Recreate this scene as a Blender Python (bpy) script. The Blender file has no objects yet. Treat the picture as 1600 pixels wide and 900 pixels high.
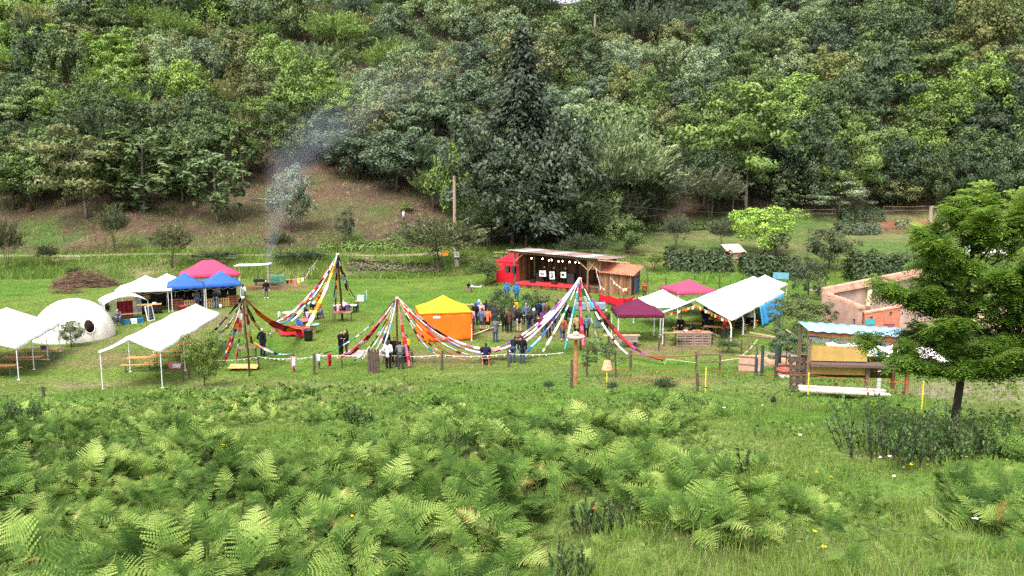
import bpy, math, random, time
import numpy as np
from mathutils import Vector, Matrix
rng = np.random.default_rng(11)
R = random.Random(5)
SC = bpy.context.scene
COL = SC.collection
PI = math.pi
T0 = time.time()

# ------------------------------------------------------------------ camera model
FPX = 1250.0
CAMZ = 11.5
TH = math.atan(175.0 / FPX)
CT, ST = math.cos(TH), math.sin(TH)

def ray(px, py):
    cx = (px - 800.0) / FPX
    cy = (450.0 - py) / FPX
    return np.array([cx, CT + cy * ST, -ST + cy * CT])

def proj(x, y, z):
    dz = z - CAMZ
    f = y * CT - dz * ST
    u = y * ST + dz * CT
    f = np.maximum(f, 0.05)
    return 800 + FPX * x / f, 450 - FPX * u / f

# ------------------------------------------------------------------ terrain
def sm(a, b, t):
    t = np.clip((t - a) / (b - a), 0, 1)
    return t * t * (3 - 2 * t)

LY = [0, 91, 96, 98, 103, 106, 120, 137, 160, 250, 275, 420, 900]
LZ = [0, 0, 1.25, 1.5, 1.55, 2.0, 6.6, 12.6, 24, 63.5, 67, 60, 20]
RY = [0, 83, 90, 100, 130, 137, 165, 250, 275, 420, 900]
RZ = [0, 0, .8, 1.5, 4.2, 5.8, 20, 63.5, 67, 60, 20]

def hgt(x, y):
    x = np.asarray(x, float); y = np.asarray(y, float)
    toe = np.interp(x, [-30, -24, -15, 0, 10, 18, 30], [41.5, 41.5, 43, 46.5, 46.5, 44.5, 44.5])
    yy = np.maximum(y, 2.0)
    fr = 7.3 / (toe - 8) * (toe - yy)
    k = .30
    fz = np.where(fr / k > 30, fr, k * np.log1p(np.exp(np.clip(fr / k, -40, 30))))
    fz = np.where(fz < .02, 0, fz)
    u = x / np.maximum(y, 30)
    w = sm(-.02, -.15, u) if False else 1 - sm(-.15, -.02, u)
    def prof(Y, Z):
        s = 0
        for o in (-2.2, -1.1, 0, 1.1, 2.2):
            s = s + np.interp(y + o, Y, Z)
        return s / 5
    bz = w * prof(LY, LZ) + (1 - w) * prof(RY, RZ)
    am = np.clip(bz / 8, 0, 1)
    bump = am * (1.2 * np.sin(x * .09 + 1.3) * np.sin(y * .07 + x * .03) + .35 * np.sin(x * .31 + y * .22))
    am2 = np.clip(fz / 2.0, 0, 1)
    bump2 = am2 * (.13 * np.sin(x * .9 + y * .5) + .10 * np.sin(x * 1.7 - y * 1.1 + 2) + .06 * np.sin(3.1 * x + 2.3 * y))
    flat = .03 * np.sin(x * .35) * np.sin(y * .3)
    return fz + bz + bump + bump2 + flat

def P(px, py):
    """where the sight line through a picture point meets the ground"""
    r = ray(px, py)
    d = np.concatenate([np.arange(3, 120, .1), np.arange(120, 420, .3)])
    X = r[0] / r[1] * d; Z = CAMZ + r[2] / r[1] * d
    g = hgt(X, d) - Z
    i = int(np.argmax(g > 0)) if np.any(g > 0) else len(d) - 1
    return Vector((float(X[i]), float(d[i]), float(hgt(X[i], d[i]))))

def at(px, py, y):
    r = ray(px, py)
    return Vector((r[0] / r[1] * y, y, CAMZ + r[2] / r[1] * y))

def Q(x, d):
    """ground point from a rough survey (offset, distance)"""
    return P(800 + 1250 * x / d, 275 + 1250 * CAMZ / d)

def G(x, y):
    return Vector((x, y, float(hgt(x, y))))

# ------------------------------------------------------------------ materials
MATS = {}
def newmat(name):
    m = bpy.data.materials.new(name); m.use_nodes = True
    nt = m.node_tree; nt.nodes.clear()
    out = nt.nodes.new('ShaderNodeOutputMaterial')
    return m, nt, out

def lk(nt, a, b): nt.links.new(a, b)

def M(name, col=(.5, .5, .5), rough=.75, var=.22, scale=6.0, bump=.0, spec=.25, metal=0, trans=0, stretch=None, objcol=False, emit=0, fine=0):
    """plain procedural surface: noise-mottled colour, roughness and bump"""
    if name in MATS: return MATS[name]
    m, nt, out = newmat(name)
    N = nt.nodes.new
    tc = N('ShaderNodeTexCoord'); src = tc.outputs['Object']
    if stretch:
        mp = N('ShaderNodeMapping'); mp.inputs['Scale'].default_value = stretch
        lk(nt, src, mp.inputs[0]); src = mp.outputs[0]
    no = N('ShaderNodeTexNoise'); no.inputs['Scale'].default_value = scale; no.inputs['Detail'].default_value = 5
    lk(nt, src, no.inputs['Vector'])
    mx = N('ShaderNodeMix'); mx.data_type = 'RGBA'; mx.blend_type = 'MULTIPLY'
    mx.inputs[0].default_value = 1
    rp = N('ShaderNodeMapRange'); rp.inputs[1].default_value = .3; rp.inputs[2].default_value = .7
    rp.inputs[3].default_value = 1 - var; rp.inputs[4].default_value = 1 + var * .6
    lk(nt, no.outputs[0], rp.inputs[0])
    if objcol:
        oi = N('ShaderNodeObjectInfo'); lk(nt, oi.outputs['Color'], mx.inputs[6])
    else:
        mx.inputs[6].default_value = (*col, 1)
    cb = N('ShaderNodeCombineColor')
    for i in range(3): lk(nt, rp.outputs[0], cb.inputs[i])
    lk(nt, cb.outputs[0], mx.inputs[7])
    b = N('ShaderNodeBsdfPrincipled')
    b.inputs['Roughness'].default_value = rough
    b.inputs['Specular IOR Level'].default_value = spec
    b.inputs['Metallic'].default_value = metal
    lk(nt, mx.outputs[2], b.inputs['Base Color'])
    if emit:
        b.inputs['Emission Color'].default_value = (*col, 1); b.inputs['Emission Strength'].default_value = emit
    if bump:
        n2 = N('ShaderNodeTexNoise'); n2.inputs['Scale'].default_value = scale * 3; n2.inputs['Detail'].default_value = 4
        lk(nt, src, n2.inputs['Vector'])
        bp = N('ShaderNodeBump'); bp.inputs['Strength'].default_value = bump; bp.inputs['Distance'].default_value = .05
        lk(nt, n2.outputs[0], bp.inputs['Height']); lk(nt, bp.outputs[0], b.inputs['Normal'])
    sh = b.outputs[0]
    if trans:
        tr = N('ShaderNodeBsdfTranslucent'); lk(nt, mx.outputs[2], tr.inputs['Color'])
        ms = N('ShaderNodeMixShader'); ms.inputs[0].default_value = trans
        lk(nt, sh, ms.inputs[1]); lk(nt, tr.outputs[0], ms.inputs[2]); sh = ms.outputs[0]
    lk(nt, sh, out.inputs['Surface'])
    MATS[name] = m
    return m

def leafmat(name, stops, trans=.3, objcol=True, rough=.5, spec=.35, hv=0.0):
    """leaves: colour by each leaf's own random number, times the plant's own colour"""
    if name in MATS: return MATS[name]
    m, nt, out = newmat(name); N = nt.nodes.new
    a = N('ShaderNodeAttribute'); a.attribute_name = 'tint'
    cr = N('ShaderNodeValToRGB'); el = cr.color_ramp.elements
    while len(el) < len(stops): el.new(.5)
    for e, (p, c) in zip(el, stops): e.position = p; e.color = (*c, 1)
    lk(nt, a.outputs['Fac'], cr.inputs[0])
    col = cr.outputs[0]
    if objcol:
        oi = N('ShaderNodeObjectInfo')
        mx = N('ShaderNodeMix'); mx.data_type = 'RGBA'; mx.blend_type = 'MULTIPLY'; mx.inputs[0].default_value = 1
        lk(nt, col, mx.inputs[6]); lk(nt, oi.outputs['Color'], mx.inputs[7]); col = mx.outputs[2]
    b = N('ShaderNodeBsdfPrincipled'); b.inputs['Roughness'].default_value = rough
    b.inputs['Specular IOR Level'].default_value = spec
    lk(nt, col, b.inputs['Base Color'])
    tr = N('ShaderNodeBsdfTranslucent'); lk(nt, col, tr.inputs['Color'])
    ms = N('ShaderNodeMixShader'); ms.inputs[0].default_value = trans
    lk(nt, b.outputs[0], ms.inputs[1]); lk(nt, tr.outputs[0], ms.inputs[2])
    lk(nt, ms.outputs[0], out.inputs['Surface'])
    MATS[name] = m
    return m

# ------------------------------------------------------------------ mesh helpers
def np_mesh(name, verts, faces, tint=None, smooth=False):
    """verts (N,3), faces (F,k) all of one size; tint per vertex"""
    me = bpy.data.meshes.new(name)
    verts = np.ascontiguousarray(verts, np.float32); faces = np.ascontiguousarray(faces, np.int32)
    F, k = faces.shape
    me.vertices.add(len(verts)); me.vertices.foreach_set('co', verts.ravel())
    me.loops.add(F * k); me.loops.foreach_set('vertex_index', faces.ravel())
    me.polygons.add(F); me.polygons.foreach_set('loop_start', np.arange(0, F * k, k, dtype=np.int32))
    me.polygons.foreach_set('loop_total', np.full(F, k, np.int32))
    if smooth: me.polygons.foreach_set('use_smooth', np.ones(F, bool))
    if tint is not None:
        at_ = me.attributes.new('tint', 'FLOAT', 'POINT'); at_.data.foreach_set('value', np.ascontiguousarray(tint, np.float32))
    me.update(calc_edges=True); me.validate()
    return me

def link(name, me, mats, parent=None, loc=None):
    o = bpy.data.objects.new(name, me); COL.objects.link(o)
    if mats is not None:
        if not isinstance(mats, (list, tuple)): mats = [mats]
        if len(me.materials) == 0:
            for m in mats: me.materials.append(m)
    if parent is not None: o.parent = parent
    if loc is not None: o.location = loc
    return o

def tag(o, label=None, cat=None, group=None, kind=None):
    if label: o['label'] = label
    if cat: o['category'] = cat
    if group: o['group'] = group
    if kind: o['kind'] = kind
    return o

def thing(name, label, cat, loc=(0, 0, 0), rz=0, group=None):
    o = bpy.data.objects.new(name, None); COL.objects.link(o)
    o.empty_display_size = .2
    o.location = loc; o.rotation_euler = (0, 0, rz)
    return tag(o, label, cat, group)

def copy_tree(o, parent=None):
    c = o.copy(); COL.objects.link(c)
    if parent is not None: c.parent = parent
    for ch in list(o.children):
        copy_tree(ch, c)
    return c

class MB:
    def __init__(s): s.V = []; s.F = []; s.MI = []
    def add(s, vs, fs, m=0):
        n = len(s.V); s.V.extend([tuple(v) for v in vs])
        for f in fs: s.F.append(tuple(i + n for i in f)); s.MI.append(m)
        return s
    def box(s, c, d, rz=0, m=0, rx=0, ry=0):
        x, y, z = d[0] / 2, d[1] / 2, d[2] / 2
        Mx = Matrix.Rotation(rz, 3, 'Z') @ Matrix.Rotation(ry, 3, 'Y') @ Matrix.Rotation(rx, 3, 'X')
        vs = [Mx @ Vector((a * x, b * y, e * z)) + Vector(c) for a in (-1, 1) for b in (-1, 1) for e in (-1, 1)]
        return s.add(vs, [(0, 1, 3, 2), (4, 6, 7, 5), (0, 4, 5, 1), (2, 3, 7, 6), (0, 2, 6, 4), (1, 5, 7, 3)], m)
    def bar(s, p, q, w, h=None, m=0, up=(0, 0, 1)):
        p, q = Vector(p), Vector(q); h = h or w
        d = (q - p).normalized(); u = Vector(up)
        if abs(d.dot(u)) > .98: u = Vector((1, 0, 0))
        a = d.cross(u).normalized(); b = a.cross(d).normalized()
        vs = [c + a * (i * w / 2) + b * (j * h / 2) for c in (p, q) for i in (-1, 1) for j in (-1, 1)]
        return s.add(vs, [(0, 2, 3, 1), (4, 5, 7, 6), (0, 1, 5, 4), (2, 6, 7, 3), (0, 4, 6, 2), (1, 3, 7, 5)], m)
    def tube(s, pts, rad, n=8, m=0, cap=True):
        pts = [Vector(p) for p in pts]
        if not isinstance(rad, (list, tuple)): rad = [rad] * len(pts)
        vs = []; fs = []
        ref = Vector((1, .13, .07)).normalized()
        for i, p in enumerate(pts):
            d = (pts[min(i + 1, len(pts) - 1)] - pts[max(i - 1, 0)])
            d = d.normalized() if d.length > 1e-9 else Vector((0, 0, 1))
            a = d.cross(ref)
            if a.length < .1: a = d.cross(Vector((0, 1, 0)))
            a.normalize(); b = d.cross(a)
            for k in range(n):
                t = 2 * PI * k / n
                vs.append(p + (a * math.cos(t) + b * math.sin(t)) * rad[i])
        for i in range(len(pts) - 1):
            for k in range(n):
                k2 = (k + 1) % n
                fs.append((i * n + k, i * n + k2, (i + 1) * n + k2, (i + 1) * n + k))
        if cap:
            fs.append(tuple(reversed(range(n)))); fs.append(tuple((len(pts) - 1) * n + k for k in range(n)))
        return s.add(vs, fs, m)
    def ell(s, c, r, n=12, k=8, m=0, z0=-1.0, noise=0):
        c = Vector(c); vs = []; fs = []
        for i in range(k + 1):
            ph = -PI / 2 + PI * i / k
            zz = max(math.sin(ph), z0); rr = math.cos(ph) if math.sin(ph) >= z0 else math.sqrt(max(0, 1 - z0 * z0))
            for j in range(n):
                t = 2 * PI * j / n
                q = 1 + (noise * R.uniform(-1, 1) if noise else 0)
                vs.append(c + Vector((r[0] * rr * math.cos(t) * q, r[1] * rr * math.sin(t) * q, r[2] * zz * q)))
        for i in range(k):
            for j in range(n):
                j2 = (j + 1) % n
                fs.append((i * n + j, i * n + j2, (i + 1) * n + j2, (i + 1) * n + j))
        return s.add(vs, fs, m)
    def grid(s, fn, nu, nv, m=0):
        """surface fn(u,v), u,v in 0..1"""
        vs = [fn(i / nu, j / nv) for i in range(nu + 1) for j in range(nv + 1)]
        fs = [(i * (nv + 1) + j, (i + 1) * (nv + 1) + j, (i + 1) * (nv + 1) + j + 1, i * (nv + 1) + j + 1) for i in range(nu) for j in range(nv)]
        return s.add(vs, fs, m)
    def lathe(s, prof, n=16, m=0, c=(0, 0, 0)):
        vs = []; fs = []
        for (r, z) in prof:
            for j in range(n):
                t = 2 * PI * j / n; vs.append((c[0] + r * math.cos(t), c[1] + r * math.sin(t), c[2] + z))
        for i in range(len(prof) - 1):
            for j in range(n):
                j2 = (j + 1) % n; fs.append((i * n + j, i * n + j2, (i + 1) * n + j2, (i + 1) * n + j))
        return s.add(vs, fs, m)
    def mesh(s, name, smooth=False):
        me = bpy.data.meshes.new(name); me.from_pydata([tuple(v) for v in s.V], [], s.F)
        me.polygons.foreach_set('material_index', s.MI)
        if smooth: me.polygons.foreach_set('use_smooth', [True] * len(s.F))
        me.update(); return me
    def build(s, name, mats, parent=None, loc=None, smooth=False):
        return link(name, s.mesh(name, smooth), mats, parent, loc)

def solid(o, t, off=0):
    md = o.modifiers.new('solidify', 'SOLIDIFY'); md.thickness = t; md.offset = off
    return o

# ------------------------------------------------------------------ leaf clouds
def unit(v): return v / np.maximum(np.linalg.norm(v, axis=-1, keepdims=True), 1e-9)

def rdir(n, r=rng):
    return unit(r.normal(size=(n, 3)))

def diamonds(c, along, nrm, L, W, fold=.12):
    """kite-shaped leaves: base, right, tip, left"""
    a = unit(along); n = unit(nrm - a * np.sum(nrm * a, 1, keepdims=True)); b = np.cross(n, a)
    L = np.asarray(L)[:, None]; W = np.asarray(W)[:, None]
    v = np.stack([c - a * L * .5, c + b * W * .5 + n * W * fold - a * L * .05, c + a * L * .5 - n * L * .08, c - b * W * .5 + n * W * fold - a * L * .05], 1)
    return v.reshape(-1, 3)

def quadfaces(n): return np.arange(n * 4, dtype=np.int32).reshape(n, 4)
# ------------------------------------------------------------------ ground sheet
def vnoise(x, y, s, seed=0):
    """cheap value noise"""
    x = np.asarray(x) / s; y = np.asarray(y) / s
    xi = np.floor(x).astype(np.int64); yi = np.floor(y).astype(np.int64)
    fx = x - xi; fy = y - yi; fx = fx * fx * (3 - 2 * fx); fy = fy * fy * (3 - 2 * fy)
    def h(a, b):
        n = (a * 374761393 + b * 668265263 + seed * 974711) & 0x7fffffff
        n = ((n ^ (n >> 13)) * 1274126177) & 0x7fffffff
        return ((n ^ (n >> 16)) & 0xffff) / 65535.0
    return (h(xi, yi) * (1 - fx) + h(xi + 1, yi) * fx) * (1 - fy) + (h(xi, yi + 1) * (1 - fx) + h(xi + 1, yi + 1) * fx) * fy

def fbm(x, y, s, seed=0):
    return (vnoise(x, y, s, seed) * .5 + vnoise(x, y, s / 2.1, seed + 1) * .27 + vnoise(x, y, s / 4.3, seed + 2) * .15 + vnoise(x, y, s / 9, seed + 3) * .08)

FBX = [-400, 0, 100, 135, 230, 300, 400, 450, 500, 560, 640, 690, 730, 800, 900, 950, 1000, 1100, 1200, 1300, 1400, 1500, 1600, 2000]
FBY = [300, 308, 318, 322, 316, 300, 290, 268, 262, 275, 300, 335, 368, 376, 374, 362, 350, 335, 328, 330, 335, 332, 336, 336]
def forest_line(px): return np.interp(px, FBX, FBY)

def ell_mask(px, py, cx, cy, rx, ry, soft=.5):
    d = np.sqrt(((px - cx) / rx) ** 2 + ((py - cy) / ry) ** 2)
    return 1 - sm(1 - soft, 1 + soft, d)

def build_ground():
    us = np.linspace(-1.15, 1.15, 261)
    ds = np.concatenate([np.arange(-24, 4, 2.0), np.arange(4, 24, .4), np.arange(24, 56, .5), np.arange(56, 112, .8), np.arange(112, 280, 2.5), np.arange(280, 420, 12), np.linspace(420, 900, 12)])
    U, D = np.meshgrid(us, ds)
    X = U * (np.maximum(D, 0) + 24) ; Y = D
    Z = hgt(X, Y)
    px, py = proj(X, np.maximum(Y, .5), Z)
    nz = fbm(X, Y, 9, 3); nf = fbm(X, Y, 2.2, 9); nb = fbm(X, Y, 25, 21)
    px = px + (nf - .5) * 14; py2 = py + (nf - .5) * 10
    def C(c): return np.array(c)[None, None, :] * np.ones(X.shape + (1,))
    def mixc(a, b, w): return a * (1 - w[..., None]) + b * w[..., None]
    mown = mixc(C((.072, .142, .018)), C((.108, .158, .028)), sm(.35, .65, nz))
    slope = mixc(C((.075, .150, .022)), C((.135, .170, .048)), sm(.42, .68, nz))
    front = sm(.05, .5, hgt(X, np.minimum(Y, 60))) * (Y < 60)
    col = mixc(mown, slope, front)
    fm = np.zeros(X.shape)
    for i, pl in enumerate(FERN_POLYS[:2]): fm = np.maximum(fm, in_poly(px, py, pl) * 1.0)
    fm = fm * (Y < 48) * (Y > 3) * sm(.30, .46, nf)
    col = mixc(col, C((.045, .036, .018)), fm * .85)  # bracken litter colour, darkened to paint in the shade between ferns
    # straw lane along the foot of the slope
    straw = np.exp(-((py - 606) / 9) ** 2) * (Y < 60) * sm(.4, .6, fbm(X, Y, 5, 40)) * (X < 0)
    col = mixc(col, C((.17, .14, .075)), np.clip(straw, 0, .85))
    # worn turf between the tents, by the kitchen and below the tree guards
    worn = np.zeros(X.shape)
    for e in ((215, 520, 130, 20), (120, 560, 120, 16), (330, 500, 60, 12), (840, 520, 130, 12), (700, 560, 120, 12), (1050, 545, 90, 14)):
        worn = np.maximum(worn, ell_mask(px, py2, *e) * .55)
    col = mixc(col, C((.150, .125, .055)), np.clip(worn * 1.7, 0, .9) * sm(.3, .55, nf))
    bare = np.maximum(ell_mask(px, py2, 425, 449, 55, 7), np.maximum(ell_mask(px, py2, 1030, 592, 95, 8) * .6, ell_mask(px, py2, 250, 470, 70, 8) * .7))
    col = mixc(col, C((.19, .105, .06)), bare)
    yard = np.maximum(sm(1400, 1450, px) * np.exp(-((py2 - 608) / 13) ** 2), ell_mask(px, py2, 1225, 562, 45, 12))
    col = mixc(col, C((.27, .205, .165)), np.clip(yard, 0, 1) * (Y < 62))
    # bank behind the meadow
    bank = sm(88, 91, Y)
    bcol = mixc(C((.060, .100, .024)), C((.15, .14, .06)), sm(.45, .65, fbm(X, Y, 6, 50)))
    col = mixc(col, bcol, bank)
    lawn = sm(97, 100, Y) * sm(820, 900, px)
    lcol = mixc(C((.075, .118, .030)), C((.125, .130, .05)), sm(.4, .62, nz))
    col = mixc(col, lcol, lawn)
    red = ell_mask(px, py2, 1390, 352, 75, 9)
    col = mixc(col, C((.19, .09, .055)), red * (Y > 90))
    clr = sm(103.5, 105.5, Y) * (1 - sm(690, 760, px))
    ccol = mixc(C((.098, .060, .042)), C((.074, .050, .034)), sm(.4, .6, nb))
    gp = np.maximum(np.maximum(ell_mask(px, py2, 75, 365, 60, 22), ell_mask(px, py2, 540, 330, 80, 18) * .5), np.maximum(ell_mask(px, py2, 300, 378, 120, 12) * .6, ell_mask(px, py2, 600, 372, 90, 8)))
    ccol = mixc(ccol, C((.058, .095, .024)), np.clip(gp * 1.0 + .35 * sm(.5, .7, nz), 0, 1) * sm(.25, .5, nf))
    col = mixc(col, ccol, clr)
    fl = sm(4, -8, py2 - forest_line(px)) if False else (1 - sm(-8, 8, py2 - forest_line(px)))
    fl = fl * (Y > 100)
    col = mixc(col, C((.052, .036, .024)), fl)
    # openings high on the hill: dry bracken
    op = np.maximum(ell_mask(px, py, 690, 128, 45, 16), np.maximum(ell_mask(px, py, 560, 165, 50, 12), ell_mask(px, py, 360, 128, 60, 12)))
    col = mixc(col, C((.17, .12, .06)), op * (Y > 100))
    nr, nc = X.shape
    V = np.stack([X, Y, Z], -1).reshape(-1, 3)
    idx = np.arange(nr * nc).reshape(nr, nc)
    F = np.stack([idx[:-1, :-1], idx[:-1, 1:], idx[1:, 1:], idx[1:, :-1]], -1).reshape(-1, 4)
    me = np_mesh('ground', V, F, smooth=True)
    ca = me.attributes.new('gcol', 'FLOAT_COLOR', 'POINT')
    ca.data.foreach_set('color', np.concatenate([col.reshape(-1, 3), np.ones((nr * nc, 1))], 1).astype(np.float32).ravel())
    m, nt, out = newmat('turf_and_soil'); N = nt.nodes.new
    a = N('ShaderNodeAttribute'); a.attribute_name = 'gcol'
    tc = N('ShaderNodeTexCoord')
    def noise(s, d=6, ro=.6):
        n = N('ShaderNodeTexNoise'); n.inputs['Scale'].default_value = s; n.inputs['Detail'].default_value = d; n.inputs['Roughness'].default_value = ro
        lk(nt, tc.outputs['Object'], n.inputs['Vector']); return n
    n1 = noise(4.0); n2 = noise(.55); n3 = noise(22, 3)
    def rng_(n, lo, hi, a0=.3, a1=.7):
        r = N('ShaderNodeMapRange'); r.inputs[1].default_value = a0; r.inputs[2].default_value = a1; r.inputs[3].default_value = lo; r.inputs[4].default_value = hi
        lk(nt, n.outputs[0], r.inputs[0]); return r
    r1 = rng_(n1, .55, 1.45); r2 = rng_(n2, .75, 1.25); r3 = rng_(n3, .7, 1.3)
    mu = N('ShaderNodeMath'); mu.operation = 'MULTIPLY'; lk(nt, r1.outputs[0], mu.inputs[0]); lk(nt, r2.outputs[0], mu.inputs[1])
    mu2 = N('ShaderNodeMath'); mu2.operation = 'MULTIPLY'; lk(nt, mu.outputs[0], mu2.inputs[0]); lk(nt, r3.outputs[0], mu2.inputs[1])
    vm = N('ShaderNodeVectorMath'); vm.operation = 'SCALE'; lk(nt, a.outputs['Color'], vm.inputs[0]); lk(nt, mu2.outputs[0], vm.inputs['Scale'])
    b = N('ShaderNodeBsdfPrincipled'); b.inputs['Roughness'].default_value = .9; b.inputs['Specular IOR Level'].default_value = .1
    lk(nt, vm.outputs[0], b.inputs['Base Color'])
    ad = N('ShaderNodeMath'); ad.operation = 'ADD'; lk(nt, n1.outputs[0], ad.inputs[0]); lk(nt, n3.outputs[0], ad.inputs[1])
    bp = N('ShaderNodeBump'); bp.inputs['Strength'].default_value = .6; bp.inputs['Distance'].default_value = .12
    lk(nt, ad.outputs[0], bp.inputs['Height']); lk(nt, bp.outputs[0], b.inputs['Normal'])
    lk(nt, b.outputs[0], out.inputs['Surface'])
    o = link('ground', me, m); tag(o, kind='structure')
    o['label'] = 'grassy valley floor rising to a fern slope in front and a wooded hill behind'

def strip(name, pts, w, mat_, lift=.03, n=80):
    """a track laid on the ground along pts"""
    pts = np.array([(p[0], p[1]) for p in pts]); t = np.linspace(0, len(pts) - 1, n)
    cx = np.interp(t, range(len(pts)), pts[:, 0]); cy = np.interp(t, range(len(pts)), pts[:, 1])
    k = 6
    V = []
    dx = np.gradient(cx); dy = np.gradient(cy); l = np.hypot(dx, dy); nx, ny = -dy / l, dx / l
    wob = (fbm(cx, cy, 4, 8) - .5) * .8
    for j in range(k + 1):
        s = (j / k - .5) * (w + wob)
        V.append(np.stack([cx + nx * s, cy + ny * s], -1))
    V = np.stack(V, 1); Z = hgt(V[..., 0], V[..., 1]) + lift
    VV = np.concatenate([V, Z[..., None]], -1).reshape(-1, 3)
    idx = np.arange(n * (k + 1)).reshape(n, k + 1)
    F = np.stack([idx[:-1, :-1], idx[1:, :-1], idx[1:, 1:], idx[:-1, 1:]], -1).reshape(-1, 4)
    o = link(name, np_mesh(name, VV, F, smooth=True), mat_); tag(o, kind='structure'); return o

trackm = M('track_earth', (.23, .195, .13), .95, .4, 1.6, bump=.4, spec=.05)
strip('farm_track', [(-75, 101.5), (-50, 101), (-30, 100.6), (-17, 100.8), (-8, 101.5)], 2.0, trackm, .06, 120)
strip('lane', [(30, 80), (36, 79.5), (42, 78.5), (50, 76)], 1.6, trackm, .06, 60)

# ------------------------------------------------------------------ bracken
def frond(lod, seed):
    r = np.random.default_rng(seed)
    npin = [15, 11, 8][lod]
    tris = []; tip = []
    a0 = r.uniform(.05, .40); a1 = a0 + r.uniform(.9, 1.75); bend = r.uniform(-.55, .55)
    # rachis
    ns = 24; ts = np.linspace(0, 1, ns)
    ang = a0 + (a1 - a0) * ts ** 1.1
    dx = np.sin(ang) / ns; dz = np.cos(ang) / ns
    px = np.cumsum(dx); pz = np.cumsum(dz); py = bend * ts ** 2 * .5
    rach = np.stack([px, py, pz], 1)
    def rp(t):
        return np.array([np.interp(t, ts, rach[:, i]) for i in range(3)])
    def tri(a, b, c, q): tris.append((a, b, c)); tip.append(q)
    # stem
    for i in range(0, ns - 1, 3):
        p, q = rach[i], rach[min(i + 3, ns - 1)]
        w = .008 * (1 - ts[i] * .8); wv = np.array([0, w, 0])
        tri(p - wv, p + wv, q, .25)
    for i in range(npin):
        s = i / (npin - 1)
        t = .28 + .70 * s ** .9
        lp = .36 * (1 - s) ** .85 * (0.75 + .25 * min(1, s * 5)) + .025
        base = rp(t); fwd = unit(rp(min(t + .03, 1)) - rp(t - .03))
        side = np.array([-bend * .3, 1, 0]); side = unit(side - fwd * np.dot(side, fwd)); up = np.cross(fwd, side)
        for sg in (-1, 1):
            j = r.uniform(-.12, .12)
            d = unit(side * sg * 1.0 + fwd * (.32 + j) + up * (.22 - .25 * s + r.uniform(-.15, .15)))
            droop = r.uniform(.05, .22)
            nn = [8, 4, 1][lod]
            w = np.cross(d, up * sg); w = unit(w)
            pw = lp * [.115, .13, .15][lod] + .010
            def ax(q): return base + d * lp * q - up * droop * lp * q * q
            if lod == 2:
                tri(ax(0), ax(.45) + w * pw, ax(1), s); tri(ax(0), ax(1), ax(.45) - w * pw, s)
            else:
                for k in range(nn):
                    q0, q1 = k / nn, (k + 1) / nn
                    wk = pw * (1 - q0 * .85)
                    jj = up * r.uniform(-.25, .1) * wk
                    for sg2 in (-1, 1):
                        tp = ax(q0) + w * sg2 * wk + (ax(q1) - ax(q0)) * .75 + jj
                        tri(ax(q0), ax(q1), tp, .5 * s + .5 * q0)
    return np.array(tris), np.array(tip)

FR = {l: [frond(l, 100 + 10 * l + i) for i in range(10)] for l in range(3)}

FERN_POLYS = [
    [(-300, 735), (-50, 690), (70, 685), (120, 672), (230, 698), (330, 690), (420, 722), (540, 712), (640, 700), (760, 705), (830, 700), (870, 760), (850, 800), (810, 860), (840, 920), (860, 1000), (900, 1300), (-500, 1300)],
    [(540, 712), (600, 680), (680, 652), (760, 640), (900, 655), (1000, 655), (1100, 670), (1180, 735), (1090, 765), (1200, 800), (1190, 872), (1080, 860), (985, 810), (900, 760), (830, 790), (740, 790)],
    [(-150, 672), (-50, 640), (60, 636), (130, 642), (250, 622), (420, 610), (560, 606), (700, 608), (740, 632), (720, 660), (600, 675), (560, 668), (420, 664), (280, 674), (100, 702)],
    [(985, 632), (1060, 622), (1140, 628), (1140, 655), (1060, 662), (985, 652)],
]
FERN_ELL = [(1135, 815, 65, 38), (1310, 830, 100, 42), (1270, 885, 110, 32), (1565, 770, 95, 45), (1610, 850, 70, 50), (1500, 850, 55, 25), (1370, 885, 60, 25), (1660, 760, 90, 80), (1480, 905, 60, 30), (1020, 930, 90, 25), (1060, 765, 60, 22), (1585, 700, 50, 16)]

def in_poly(px, py, poly):
    ins = np.zeros(px.shape, bool); n = len(poly)
    for i in range(n):
        x0, y0 = poly[i]; x1, y1 = poly[(i + 1) % n]
        c = ((y0 > py) != (y1 > py)) & (px < (x1 - x0) * (py - y0) / ((y1 - y0) if y1 != y0 else 1e-9) + x0)
        ins ^= c
    return ins

def fern_density(x, y):
    z = hgt(x, y); px, py = proj(x, y, z)
    wob = (fbm(x, y, 2.5, 77) - .5)
    qx, qy = px + wob * 40, py + wob * 36 * np.clip(14 / y, .3, 1.5)
    d = np.zeros(x.shape)
    for i, p in enumerate(FERN_POLYS): d = np.maximum(d, in_poly(qx, qy, p) * [1, .8, .62, .3][i])
    for e in FERN_ELL:
        d = np.maximum(d, ((qx - e[0]) / e[2]) ** 2 + ((qy - e[1]) / e[3]) ** 2 < 1)
    patch = sm(.41, .54, fbm(x, y, 2.2, 5))
    sparse = .05 * (py > 690) * (px > 820) + .03 * (py > 630)
    return np.maximum(d * (.12 + .88 * np.maximum(patch, .55 * (px < 830) * (py > 780))), sparse * sm(.5, .6, fbm(x, y, 1.8, 15)))

def wedge(n, d0, d1, u=.74):
    d = np.sqrt(rng.uniform(d0 ** 2, d1 ** 2, n)); x = rng.uniform(-u, u, n) * d
    return x, d

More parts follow.
